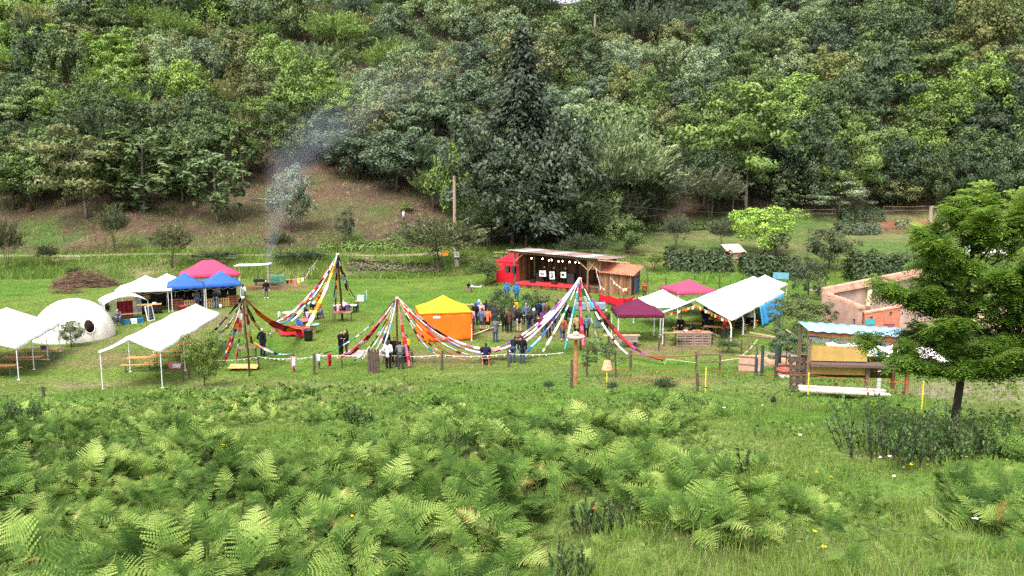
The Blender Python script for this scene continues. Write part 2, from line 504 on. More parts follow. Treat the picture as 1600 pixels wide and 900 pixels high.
def build_bracken():
    VV = []; TT = []
    for (lod, d0, d1, n) in ((0, 4.5, 14, 10500), (1, 14, 24, 15000), (2, 24, 46, 20000)):
        x, y = wedge(n, d0, d1)
        den = fern_density(x, y)
        k = rng.uniform(size=n) < den
        x, y, den = x[k], y[k], den[k]
        z = hgt(x, y); vig = .50 + .72 * sm(.25, .75, fbm(x, y, 2.4, 31)); hue = fbm(x, y, 2.2, 37)
        for i in range(len(x)):
            T, tp = FR[lod][rng.integers(10)]
            s = rng.uniform(.26, .66) * (1.22 if rng.uniform() < .12 else 1) * vig[i] * (.65 if den[i] < .2 else 1) * [1.0, .98, .95][lod]
            a = rng.uniform(0, 2 * PI); tx = rng.normal(0, .30); ty = rng.normal(0, .30)
            ca, sa = math.cos(a), math.sin(a)
            Rm = np.array([[ca, -sa, tx], [sa, ca, ty], [-tx, -ty, 1]])
            V = (T.reshape(-1, 3) * s) @ Rm.T + np.array([x[i], y[i], z[i] - .03])
            VV.append(V)
            base = rng.normal(.36, .13) + .55 * (hue[i] - .5) + (rng.uniform(.36, .5) if rng.uniform() < .018 else 0)
            TT.append(np.repeat(np.clip(base + (tp - .40) * .50 + rng.normal(0, .05, len(tp)), 0, 1), 3))
    V = np.concatenate(VV); T = np.concatenate(TT)
    F = np.arange(len(V), dtype=np.int32).reshape(-1, 3)
    me = np_mesh('bracken', V, F, T)
    m = leafmat('bracken_leaf', [(0, (.018, .045, .008)), (.34, (.078, .148, .026)), (.56, (.225, .318, .066)), (.82, (.41, .47, .15)), (1, (.30, .17, .06))], .30, False, .6, .08)
    tag(link('bracken', me, m), 'bright green bracken fern covering the near slope', 'fern', kind='stuff')
    print('bracken tris', len(F))

def blades(x, y, L, W, lean, tint, mid=True):
    n = len(x); z = hgt(x, y)
    a = rng.uniform(0, 2 * PI, n); b = np.stack([np.cos(a), np.sin(a), np.zeros(n)], 1)
    l = rng.uniform(0, 2 * PI, n); ld = np.stack([np.cos(l), np.sin(l), np.zeros(n)], 1) * lean[:, None]
    p = np.stack([x, y, z - .02], 1); up = np.array([0, 0, 1.])
    w = b * (W / 2)[:, None]
    tip = p + (up * .95 + ld) * L[:, None]
    if mid:
        md = p + (up * .62 + ld * .36) * L[:, None]
        V = np.stack([p - w, p + w, md - w * .75, md + w * .75, tip], 1).reshape(-1, 3)
        o = np.arange(n, dtype=np.int32)[:, None] * 5
        F = np.concatenate([o + np.array([[0, 1, 3]]), o + np.array([[0, 3, 2]]), o + np.array([[2, 3, 4]])], 0)
        T = np.repeat(tint, 5)
    else:
        V = np.stack([p - w, p + w, tip], 1).reshape(-1, 3)
        F = np.arange(n * 3, dtype=np.int32).reshape(-1, 3); T = np.repeat(tint, 3)
    return V, F, T

def build_grass():
    VS = []; FS = []; TS = []; off = 0
    for (d0, d1, n, W, sc, mid) in ((4.5, 9, 34000, .008, 1.0, True), (9, 15, 62000, .011, 1.0, True), (15, 25, 90000, .017, .95, False), (25, 48, 110000, .028, .85, False)):
        x, y = wedge(n, d0, d1)
        fd = fern_density(x, y); qx_, qy_ = proj(x, y, hgt(x, y)); infern = in_poly(qx_, qy_, FERN_POLYS[0]) * (fbm(x, y, 2.2, 9) > .4)
        tall = fbm(x, y, 1.6, 61)
        toe = np.interp(x, [-30, -24, -15, 0, 10, 18, 30], [41.5, 41.5, 43, 46.5, 46.5, 44.5, 44.5])
        k = (rng.uniform(size=n) > np.maximum(fd * .9, .72 * infern)) & (y < toe + .6)
        x, y, tall = x[k], y[k], tall[k]; m = len(x)
        L = (.06 + .20 * sm(.3, .75, tall)) * rng.uniform(.5, 1.25, m) * sc
        straw = (rng.uniform(size=m) < .04 + .28 * sm(.52, .70, fbm(x, y, 3.0, 90)))
        L = np.where(straw, L * 1.25, L)
        tint = np.clip(rng.normal(.36, .12, m) + .15 * (fbm(x, y, 2.0, 33) - .5) + straw * .45, 0, 1)
        V, F, T = blades(x, y, L, np.full(m, W) * rng.uniform(.6, 1.2, m) * np.where(straw, .6, 1), np.abs(rng.normal(.3, .25, m)), tint, mid)
        VS.append(V); FS.append(F + off); TS.append(T); off += len(V)
    # longer grass of the bank and field edges behind the meadow
    n = 52000
    y = rng.uniform(89, 105, n); x = rng.uniform(-.72, .10, n) * y
    px, py = proj(x, y, hgt(x, y))
    keep = rng.uniform(size=n) < sm(.30, .55, fbm(x, y, 3.5, 71)) * np.where((y > 99.4) & (y < 102.2) & (x < -8), .08, 1)
    x, y = x[keep], y[keep]; m = len(x)
    V, F, T = blades(x, y, rng.uniform(.25, .8, m), rng.uniform(.05, .11, m), np.abs(rng.normal(.35, .25, m)), np.clip(rng.normal(.30, .14, m) + .4 * sm(.5, .7, fbm(x, y, 5, 50)) * rng.uniform(.2, 1, m), 0, 1), False)
    VS.append(V); FS.append(F + off); TS.append(T); off += len(V)
    n = 26000
    y = rng.uniform(84, 99, n); x = rng.uniform(.08, .72, n) * y
    keep = rng.uniform(size=n) < sm(.34, .55, fbm(x, y, 3.5, 71)) * np.where(np.abs(y - 78.5) < 1.5, 0, 1)
    x, y = x[keep], y[keep]; m = len(x)
    V, F, T = blades(x, y, rng.uniform(.2, .6, m), rng.uniform(.05, .10, m), np.abs(rng.normal(.35, .25, m)), np.clip(rng.normal(.26, .12, m), 0, 1), False)
    VS.append(V); FS.append(F + off); TS.append(T); off += len(V)
    # sparse tufts and dead stems on the cleared slope
    n = 42000
    y = rng.uniform(103.5, 140, n); x = rng.uniform(-.70, -.02, n) * y
    px, py = proj(x, y, hgt(x, y)); f = fbm(x, y, 4, 88)
    keep = (py > forest_line(px) - 4) & (rng.uniform(size=n) < .25 + .6 * sm(.45, .62, f))
    x, y, f = x[keep], y[keep], f[keep]; m = len(x)
    V, F, T = blades(x, y, rng.uniform(.12, .5, m), rng.uniform(.05, .14, m), np.abs(rng.normal(.8, .5, m)), np.clip(np.where(rng.uniform(size=m) < sm(.42, .6, f) * .8, rng.normal(.22, .1, m), rng.normal(.80, .1, m) ), 0, 1), False)
    VS.append(V); FS.append(F + off); TS.append(T); off += len(V)
    me = np_mesh('grass', np.concatenate(VS), np.concatenate(FS), np.concatenate(TS))
    m = leafmat('grass_blade', [(0, (.055, .115, .016)), (.35, (.155, .250, .044)), (.6, (.255, .33, .08)), (.8, (.30, .27, .12)), (1, (.42, .34, .18))], .3, False, .6, .1)
    tag(link('grass', me, m), 'long green grass on the slope and along the field edge', 'grass', kind='stuff')
    # short turf of the mown meadow
    mown_turf()

def mown_turf():
    n = 90000
    x, y = wedge(n, 41, 92, .70)
    toe = np.interp(x, [-30, -24, -15, 0, 10, 18, 30], [41.5, 41.5, 43, 46.5, 46.5, 44.5, 44.5])
    k = (y > toe) & (rng.uniform(size=n) < .35 + .65 * sm(.3, .6, fbm(x, y, 4, 17)))
    x, y = x[k], y[k]; m = len(x)
    V, F, T = blades(x, y, rng.uniform(.03, .10, m), rng.uniform(.05, .10, m), np.abs(rng.normal(.5, .3, m)), np.clip(rng.normal(.36, .16, m), 0, 1), False)
    mm = leafmat('turf_blade', [(0, (.030, .075, .012)), (.5, (.092, .172, .024)), (1, (.13, .165, .045))], .25, False, .6, .2)
    tag(link('turf', np_mesh('turf', V, F, T), mm), 'short mown turf of the meadow', 'grass', kind='stuff')

build_ground()

def build_weeds():
    n = 60000; x, y = wedge(n, 5, 40)
    f = fbm(x, y, 1.7, 123); k = rng.uniform(size=n) < .9 * sm(.50, .64, f) * np.where(y < 24, 1, .3)
    x, y = x[k], y[k]; m = len(x); z = hgt(x, y)
    hh = rng.uniform(.02, .42, m) * sm(.48, .62, f[k]); p = np.stack([x, y, z + hh], 1)
    nr = unit(np.array([0, 0, 1.]) + rng.normal(0, .55, (m, 3))); al = unit(np.cross(nr, rng.normal(size=(m, 3))))
    L = rng.uniform(.035, .11, m) * np.clip(y / 14, .8, 2)
    V = diamonds(p, al, nr, L, L * .6)
    wm = leafmat('weed_leaf', [(0, (.035, .075, .014)), (.5, (.085, .165, .028)), (1, (.18, .24, .06))], .3, False, .6, .1)
    tag(link('weeds', np_mesh('weeds', V, quadfaces(m), np.repeat(rng.uniform(0, 1, m), 4)), wm), 'low leafy weeds and brambles among the ferns', 'weeds', kind='stuff')

build_bracken()
build_grass()
build_weeds()
print('ground', round(time.time() - T0, 1))
# ------------------------------------------------------------------ trees and bushes
barkm = M('bark', (.085, .065, .05), .95, .4, 9, bump=.6, spec=.1)
palebark = M('pale_bark', (.17, .145, .115), .95, .35, 9, bump=.5, spec=.1)
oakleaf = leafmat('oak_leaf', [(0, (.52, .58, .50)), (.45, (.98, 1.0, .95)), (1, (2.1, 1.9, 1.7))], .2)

def crown_clumps(seed, rx, rz, cz, nclump, nleaf, L, W, rough=.35, up=.5, rc=.30, hollow=.45, droop=.25, flat=1.0):
    """rounded clumps of leaves spread through an uneven crown"""
    r = np.random.default_rng(seed)
    d = unit(r.normal(size=(nclump, 3)) + np.array([0, 0, .25]))
    ph = r.uniform(0, 6, 6)
    lump = 1 + rough * (np.sin(3 * np.arctan2(d[:, 1], d[:, 0]) + ph[0]) * .5 + np.sin(4.3 * d[:, 2] + ph[1]) * .4 + r.normal(0, .35, nclump))
    rad = (hollow + (1 - hollow) * r.uniform(size=nclump) ** .5) * np.clip(lump, .35, 1.5)
    C = d * rad[:, None] * np.array([rx, rx, rz])
    crad = rx * rc * r.uniform(.6, 1.35, nclump)
    C = np.repeat(C, nleaf, 0); dd = np.repeat(d, nleaf, 0); cr = np.repeat(crad, nleaf)
    n = len(C)
    o = unit(r.normal(size=(n, 3)) + dd * .7 + np.array([0, 0, up]))
    p = C + o * (cr * r.uniform(.45, 1.08, n))[:, None] * np.array([1, 1, flat])
    nrm = unit(o + np.array([0, 0, .45]) + r.normal(0, .42, (n, 3)))
    al = unit(np.cross(nrm, r.normal(size=(n, 3)))); al[:, 2] -= droop; al = unit(al)
    LL = L * r.uniform(.65, 1.3, n)
    tint = np.clip(np.repeat(r.normal(.42, .13, nclump), nleaf) + r.normal(0, .10, n) + .20 * o[:, 2] - .04, 0, 1)  # leaves atop each clump tinted paler: highlights from above put into the colour
    V = diamonds(p + np.array([0, 0, cz]), al, nrm, LL, LL * W)
    return V, np.repeat(tint, 4)

def crown_feather(seed, rx, rz, cz, nb, nleaf, L, W, spread=.9):
    """upright arching twigs set with narrow leaves: willow, tamarisk, broom"""
    r = np.random.default_rng(seed)
    P_ = []; A_ = []; N_ = []; LL = []; T_ = []
    for i in range(nb):
        d = unit(np.array([r.normal(0, 1), r.normal(0, 1), r.uniform(-.25, 1.1)]))
        s = r.uniform(.15, .75)
        st = d * np.array([rx, rx, rz]) * s
        dr = unit(d * spread + np.array([0, 0, .75]) + r.normal(0, .18, 3))
        ln = rx * r.uniform(.28, .62)
        t = r.uniform(.0, 1, nleaf) ** .8
        sag = np.array([d[0], d[1], -.8]) * .25 * ln
        p = st + dr * (t * ln)[:, None] + sag * (t ** 2)[:, None] + r.normal(0, .055 * rx, (nleaf, 3)) * (1 - .55 * t)[:, None]
        a = unit(dr + r.normal(0, .45, (nleaf, 3)))
        P_.append(p); A_.append(a); N_.append(unit(np.cross(a, r.normal(size=(nleaf, 3))) + np.array([0, 0, .5]) + d * .4))
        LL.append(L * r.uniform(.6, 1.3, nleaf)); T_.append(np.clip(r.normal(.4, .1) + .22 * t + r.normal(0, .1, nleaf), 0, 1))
    p = np.concatenate(P_) + np.array([0, 0, cz]); LL = np.concatenate(LL)
    V = diamonds(p, np.concatenate(A_), np.concatenate(N_), LL, LL * W)
    return V, np.repeat(np.concatenate(T_), 4)

def crown_conifer(seed, h, rb, nwh, L, W, z0=.12):
    """whorls of drooping boughs"""
    r = np.random.default_rng(seed)
    P_ = []; A_ = []; N_ = []; LL = []; T_ = []
    for w in range(nwh):
        f = w / (nwh - 1)
        z = h * (z0 + (1 - z0) * f ** .9)
        rr = rb * (1 - f) ** .62 * r.uniform(.65, 1.2) + .25
        nb = max(4, int(11 * (1 - f) + 4))
        a0 = r.uniform(0, 6); z += r.normal(0, .12)
        for b in range(nb):
            a = a0 + 2 * PI * b / nb + r.normal(0, .2); ln = rr * r.uniform(.35, 1.25) * (1 + .22 * math.sin(a * 2 + w * .9) + .15 * math.sin(a * 3 + seed)) + (.5 if r.uniform() < .12 else 0)
            d = np.array([math.cos(a), math.sin(a), 0]); nl = int(44 + 120 * (1 - f))
            t = r.uniform(.15, 1, nl) ** .75; s = r.normal(0, 1, nl) * .30 * ln * (1 - t * .7)
            sd = np.array([-d[1], d[0], 0])
            p = d * (t * ln)[:, None] + sd * s[:, None] + np.array([0, 0, 1]) * (z + .30 * ln * t - .34 * ln * t ** 2 - np.abs(s) * .18 + r.normal(0, .26, nl))[:, None]
            al = unit(d + sd * np.sign(s)[:, None] * .8 + np.array([0, 0, -.45]) + r.normal(0, .25, (nl, 3)))
            P_.append(p); A_.append(al); N_.append(unit(np.array([0, 0, 1.]) + d * .3 + r.normal(0, .35, (nl, 3))))
            LL.append(L * r.uniform(.6, 1.3, nl)); T_.append(np.clip(.3 + .3 * t + r.normal(0, .12, nl), 0, 1))
    LL = np.concatenate(LL)
    V = diamonds(np.concatenate(P_), np.concatenate(A_), np.concatenate(N_), LL, LL * W)
    return V, np.repeat(np.concatenate(T_), 4)

def leaf_mesh(name, VT):
    V, T = VT
    return np_mesh(name, V, quadfaces(len(V) // 4), T)

def trunk_mesh(seed, h, r0, nl=5, top=None, lean=.05, stems=1, lo=.35):
    r = random.Random(seed); mb = MB()
    for s in range(stems):
        off = (r.uniform(-.25, .25) * (stems > 1), r.uniform(-.25, .25) * (stems > 1))
        lx, ly = r.uniform(-lean, lean) * h + off[0] * 3, r.uniform(-lean, lean) * h + off[1] * 3
        pts = [(off[0] + lx * t ** 1.5 + .04 * h * math.sin(5 * t + s) * t * .4, off[1] + ly * t ** 1.5, -.3 + (h + .3) * t) for t in (0, .15, .35, .6, .8, 1)]
        q = r0 / math.sqrt(stems)
        mb.tube(pts, [q * 1.25, q, q * .85, q * .6, q * .35, q * .1], 7)
        for i in range(nl):
            t = lo + (.9 - lo) * i / max(1, nl - 1); z = h * t
            x = lx * t ** 1.5 + off[0]; y = ly * t ** 1.5 + off[1]
            a = r.uniform(0, 6.28); ln = h * r.uniform(.22, .42) * (1.15 - t * .5)
            e = (x + math.cos(a) * ln * .8, y + math.sin(a) * ln * .8, z + ln * r.uniform(.3, .75))
            m_ = (x + math.cos(a) * ln * .4, y + math.sin(a) * ln * .4, z + ln * .22)
            mb.tube([(x, y, z), m_, e], [q * .45, q * .28, q * .06], 5)
    return mb.mesh('trunk', True)

# proportions are for a tree one unit = one metre, later scaled per tree
KIND = {}
def kind(key, crowns, trunks, bark=barkm): KIND[key] = (crowns, trunks, bark)
kind('round', [leaf_mesh('round_crown', crown_clumps(20 + i, 3.9, 4.0, 5.6, 60, 105, .40, .56)) for i in range(4)], [trunk_mesh(i, 7.5, .17, 6) for i in range(2)])
kind('oak', [leaf_mesh('oak_crown', crown_clumps(40 + i, 4.4, 3.5, 5.4, 76, 90, .36, .62, rough=.5, rc=.24, up=.7)) for i in range(4)], [trunk_mesh(10 + i, 7, .2, 7) for i in range(2)])
kind('layered', [leaf_mesh('layered_crown', crown_clumps(60 + i, 4.2, 3.4, 5.8, 44, 130, .42, .48, rough=.5, rc=.36, up=.3, flat=.42, droop=.35)) for i in range(3)], [trunk_mesh(20 + i, 7.2, .16, 7) for i in range(2)], palebark)
kind('chestnut', [leaf_mesh('chestnut_crown', crown_clumps(80 + i, 3.1, 4.2, 5.7, 105, 22, .74, .42, rough=.25, rc=.16, up=1.2, hollow=.4, droop=-.25)) for i in range(3)], [trunk_mesh(30 + i, 8.6, .13, 4, lo=.45) for i in range(2)], palebark)
kind('willow', [leaf_mesh('willow_crown', crown_feather(100 + i, 4.2, 3.6, 3.6, 150, 44, .44, .26)) for i in range(4)], [trunk_mesh(40 + i, 4.5, .14, 5, stems=3) for i in range(2)])
kind('broom', [leaf_mesh('broom_crown', crown_feather(120 + i, 3.9, 2.6, 1.6, 150, 40, .38, .26, spread=.7)) for i in range(4)], [trunk_mesh(50 + i, 2.6, .09, 4, stems=4) for i in range(2)])
kind('conifer', [leaf_mesh('conifer_crown', crown_conifer(140 + i, 12, 3.4, 20, .42, .36)) for i in range(2)], [trunk_mesh(60, 12, .22, 0, lean=.01)])
TREES = []
TSEED = [0]
def plant(key, loc, s, col, name, label, cat, group=None, sz=None, rot=None, i=None):
    """one tree: its crown and its trunk"""
    crowns, trunks, bark = KIND[key]
    TSEED[0] += 1; k = TSEED[0] if i is None else i
    t = thing(name, label, cat, loc, R.uniform(0, 6.28) if rot is None else rot, group)
    t.scale = (s, s, sz or s)
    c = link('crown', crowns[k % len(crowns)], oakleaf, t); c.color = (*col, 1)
    link('trunk', trunks[k % len(trunks)], bark, t)
    return t

# --- leaf colours of the wood (real leaves, about 0.04 to 0.12)
TONE = {
    'dark': (.052, .080, .030), 'mid': (.088, .132, .038), 'fresh': (.125, .195, .038), 'olive': (.130, .145, .052),
    'blue': (.080, .116, .066), 'pale': (.150, .200, .095), 'brown': (.130, .122, .065), 'bright': (.165, .27, .045), 'deep': (.036, .058, .026),
}
TWORD = {'dark': 'dark green', 'mid': 'mid green', 'fresh': 'fresh green', 'olive': 'olive green', 'blue': 'bluish green', 'pale': 'pale grey-green', 'brown': 'brownish green', 'bright': 'bright yellow-green', 'deep': 'blackish green'}
KWORD = {'round': 'round-crowned', 'oak': 'broad knobbly', 'layered': 'tiered spreading', 'chestnut': 'large-leaved upright', 'willow': 'feathery', 'broom': 'low feathery', 'conifer': 'conical needle-leaved'}

def landmark(px):
    for x, w in ((90, 'over left marquee'), (185, 'over dome tent'), (285, 'over white gazebos'), (375, 'over blue gazebos'), (465, 'over white awning'), (560, 'over far maypole'), (680, 'over orange tent'), (760, 'left of conifer'), (850, 'behind conifer'), (960, 'over the stage'), (1050, 'over maroon gazebo'), (1160, 'over dusty red gazebo'), (1290, 'over bright orchard tree'), (1400, 'over brick ruin'), (1510, 'over near tree'), (9999, 'at right edge')):
        if px < x: return w

def plant_wood():
    pts = []
    r = np.random.default_rng(77)
    # candidates, nearer ones first so the edge of the wood is closed
    n = 26000
    y = r.uniform(104, 292, n); x = r.uniform(-.70, .70, n) * y
    z = hgt(x, y); px, py = proj(x, y, z)
    ok = (py < forest_line(px) + 6) & (px > -60) & (px < 1660)
    ok &= ~((py < 24) & ((np.abs(px - 876) < 46) | (np.abs(px - 490) < 20)))          # sky shows at two dips of the crest
    for (cx, cy, rx, ry) in ((690, 140, 40, 17), (560, 178, 40, 10), (352, 138, 48, 10)): # open patches
        ok &= ((px - cx) / rx) ** 2 + ((py - cy) / ry) ** 2 > 1
    ok &= ~((np.abs(px - 815) < 50) & (py > 300))                                       # room for the conifer
    x, y, z, px, py = x[ok], y[ok], z[ok], px[ok], py[ok]
    cell = {}
    def free(a, b, rad):
        ci, cj = int(a // 8), int(b // 8)
        for i in range(ci - 2, ci + 3):
            for j in range(cj - 2, cj + 3):
                for (p, q, s) in cell.get((i, j), ()):
                    if (p - a) ** 2 + (q - b) ** 2 < (rad * .5 + s * .5) ** 2: return False
        return True
    for k in range(len(x)):
        below = forest_line(px[k]) - py[k]
        if below < 25: rad = r.uniform(4.2, 5.8)
        else: rad = r.uniform(4.4, 7.4) * (1 + .30 * (y[k] - 130) / 130)
        if free(x[k], y[k], rad):
            cell.setdefault((int(x[k] // 8), int(y[k] // 8)), []).append((x[k], y[k], rad)); pts.append((x[k], y[k], z[k], px[k], py[k], rad, below))
    return pts

def zone_word(py, below):
    if below < 28: return 'at the wood edge'
    if py > 200: return 'low on hillside'
    if py > 120: return 'halfway up hillside'
    if py > 55: return 'high on hillside'
    return 'along the hilltop'

def wood():
    pts = plant_wood()
    pts.sort(key=lambda p: p[1])
    rec = []
    r = random.Random(3)
    ntree = 0; nb = 0
    for (x, y, z, px, py, rad, below) in pts:
        # what grows where, as in the photograph: dark trees top left, scrub left of centre, big trees on the right
        f = fbm(np.array([x]), np.array([y]), 30, 91)[0]; g = fbm(np.array([x]), np.array([y]), 14, 51)[0]
        if below < 28:
            key = r.choice(['layered', 'round', 'oak', 'round']) if px > 760 else r.choice(['chestnut', 'round', 'layered', 'chestnut', 'willow'] if px < 420 else ['willow', 'round', 'round', 'willow'])
            tones = ['mid', 'dark', 'mid', 'fresh'] if px < 420 else (['blue', 'mid', 'blue', 'dark'] if px < 760 else ['dark', 'deep', 'mid', 'dark'])
        elif px < 760:
            scrub = f + .25 * (60 < py < 190) + .12 * (px > 250)
            if scrub > .68: key, tones = r.choice(['broom', 'willow', 'broom', 'round']), ['olive', 'mid', 'fresh', 'blue', 'olive', 'fresh', 'pale']
            else: key, tones = r.choice(['round', 'oak', 'layered', 'willow']), ['mid', 'dark', 'fresh', 'mid', 'olive', 'bright', 'dark']
            if px > 560 and py > 60: tones = ['blue', 'mid', 'pale', 'fresh', 'dark', 'blue', 'olive']
        else:
            key = r.choice(['oak', 'round', 'oak', 'layered', 'willow', 'round']); tones = ['blue', 'dark', 'mid', 'pale', 'mid', 'dark', 'blue', 'olive']
            if px > 1400: tones = ['dark', 'mid', 'deep', 'mid', 'olive', 'dark']
            if px > 1150 and py > 200: tones = ['mid', 'dark', 'mid', 'fresh', 'dark', 'deep']
        if py < 100 and (abs(px - 876) < 50 or abs(px - 490) < 24): key = 'broom'
        tone = tones[int((g * 3.7 + r.random() * .55) * len(tones)) % len(tones)]
        s = rad / 6.6 * r.uniform(1.05, 1.4)
        if key in ('broom', 'willow'): s *= 1.05
        if py < 100 and (abs(px - 876) < 50 or abs(px - 490) < 24): s *= .62
        rec.append([x, y, z, px, py, below, key, tone, s])
    # unique wording: neighbours of one look are told apart by size and order from the left
    groups = {}
    for q in rec:
        base = (TWORD[q[7]], KWORD[q[6]], 'bush' if q[6] == 'broom' else 'tree', zone_word(q[4], q[5]), landmark(q[3]))
        groups.setdefault(base, []).append(q)
    ORD = ['leftmost', 'second from left', 'third from left', 'fourth from left', 'fifth from left', 'sixth from left', 'seventh from left']
    cnt = 0
    rec2 = []
    for base, qs in groups.items():
        qs.sort(key=lambda q: q[3])
        for i, q in enumerate(qs):
            lab = '%s %s %s %s %s' % (base[0], base[1], base[2], base[3], base[4])
            if len(qs) > 1: lab = ORD[min(i, 6)] + ' ' + lab
            rec2.append((q, lab))
    rec2.sort(key=lambda t: t[0][1])
    for (x, y, z, px, py, below, key, tone, s), lab in rec2:
        c = TONE[tone]; j = [r.uniform(.82, 1.2) for _ in range(3)]
        v = r.uniform(.9, 1.45)
        col = (c[0] * v * (.9 + .1 * j[0]), c[1] * v, c[2] * v * j[2])
        bush = key == 'broom'
        nm = {'round': 'broadleaf_tree', 'oak': 'oak_tree', 'layered': 'spreading_tree', 'chestnut': 'chestnut_tree', 'willow': 'willow_tree', 'broom': 'broom_bush'}[key]
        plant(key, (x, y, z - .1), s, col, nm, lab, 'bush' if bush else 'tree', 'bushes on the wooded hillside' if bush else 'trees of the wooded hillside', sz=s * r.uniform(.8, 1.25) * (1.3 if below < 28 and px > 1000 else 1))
        cnt += 1; tr = bpy.context.scene.collection.objects[-1].parent; tr.rotation_euler = (r.gauss(0, .07), r.gauss(0, .07), tr.rotation_euler.z)
    print('wood trees', cnt)

def undergrowth():
    n = 60000
    y = rng.uniform(104, 292, n); x = rng.uniform(-.72, .72, n) * y
    z = hgt(x, y); px, py = proj(x, y, z)
    k = (py < forest_line(px) - 14) & (rng.uniform(size=n) < sm(.35, .6, fbm(x, y, 6, 66))) & (px > -70) & (px < 1670)
    for (cx, cy, rx, ry) in ((690, 132, 34, 12), (560, 172, 30, 7), (352, 133, 36, 7)):
        k &= (((px - cx) / rx) ** 2 + ((py - cy) / ry) ** 2 > 1) | (rng.uniform(size=n) < .15)
    x, y, z = x[k], y[k], z[k]; m = len(x)
    p = np.stack([x, y, z + rng.uniform(.1, 1.5, m)], 1)
    nr = unit(np.array([0, -.3, 1.]) + rng.normal(0, .5, (m, 3))); al = unit(np.cross(nr, rng.normal(size=(m, 3))))
    L = rng.uniform(.5, 1.1, m)
    V = diamonds(p, al, nr, L, L * .5)
    um = leafmat('undergrowth_leaf', [(0, (.03, .045, .015)), (.5, (.055, .085, .025)), (1, (.12, .12, .05))], .25, False)
    tag(link('undergrowth', np_mesh('undergrowth', V, quadfaces(m), np.repeat(rng.uniform(0, 1, m), 4)), um), 'tangled undergrowth on the floor of the hillside wood', 'undergrowth', kind='stuff')

wood()
undergrowth()
print('wood', round(time.time() - T0, 1))
# ------------------------------------------------------------------ people
def capsule(mb, p, q, r0, r1, n=10):
    p, q = Vector(p), Vector(q)
    L = (q - p).length
    pts = []; rad = []
    d = (q - p).normalized() if L > 1e-6 else Vector((0, 0, 1))
    for k in range(5):
        a = -PI / 2 + PI / 2 * k / 4
        pts.append(p + d * (r0 * math.sin(a))); rad.append(max(r0 * math.cos(a), r0 * .05))
    for k in range(5):
        a = PI / 2 * k / 4
        pts.append(q + d * (r1 * math.sin(a))); rad.append(max(r1 * math.cos(a), r1 * .05))
    mb.tube(pts, rad, n)

def remesh(mb, vox, name, smooth_it=3, ratio=.5):
    """one continuous skin over the joined limbs"""
    me = mb.mesh('tmp'); o = bpy.data.objects.new('tmp', me); COL.objects.link(o)
    m = o.modifiers.new('r', 'REMESH'); m.mode = 'VOXEL'; m.voxel_size = vox
    s = o.modifiers.new('s', 'SMOOTH'); s.iterations = smooth_it; s.factor = .5
    if ratio < 1:
        d = o.modifiers.new('d', 'DECIMATE'); d.ratio = ratio
    dg = bpy.context.evaluated_depsgraph_get()
    out = bpy.data.meshes.new_from_object(o.evaluated_get(dg)); out.name = name
    out.polygons.foreach_set('use_smooth', [True] * len(out.polygons))
    bpy.data.objects.remove(o); bpy.data.meshes.remove(me)
    return out

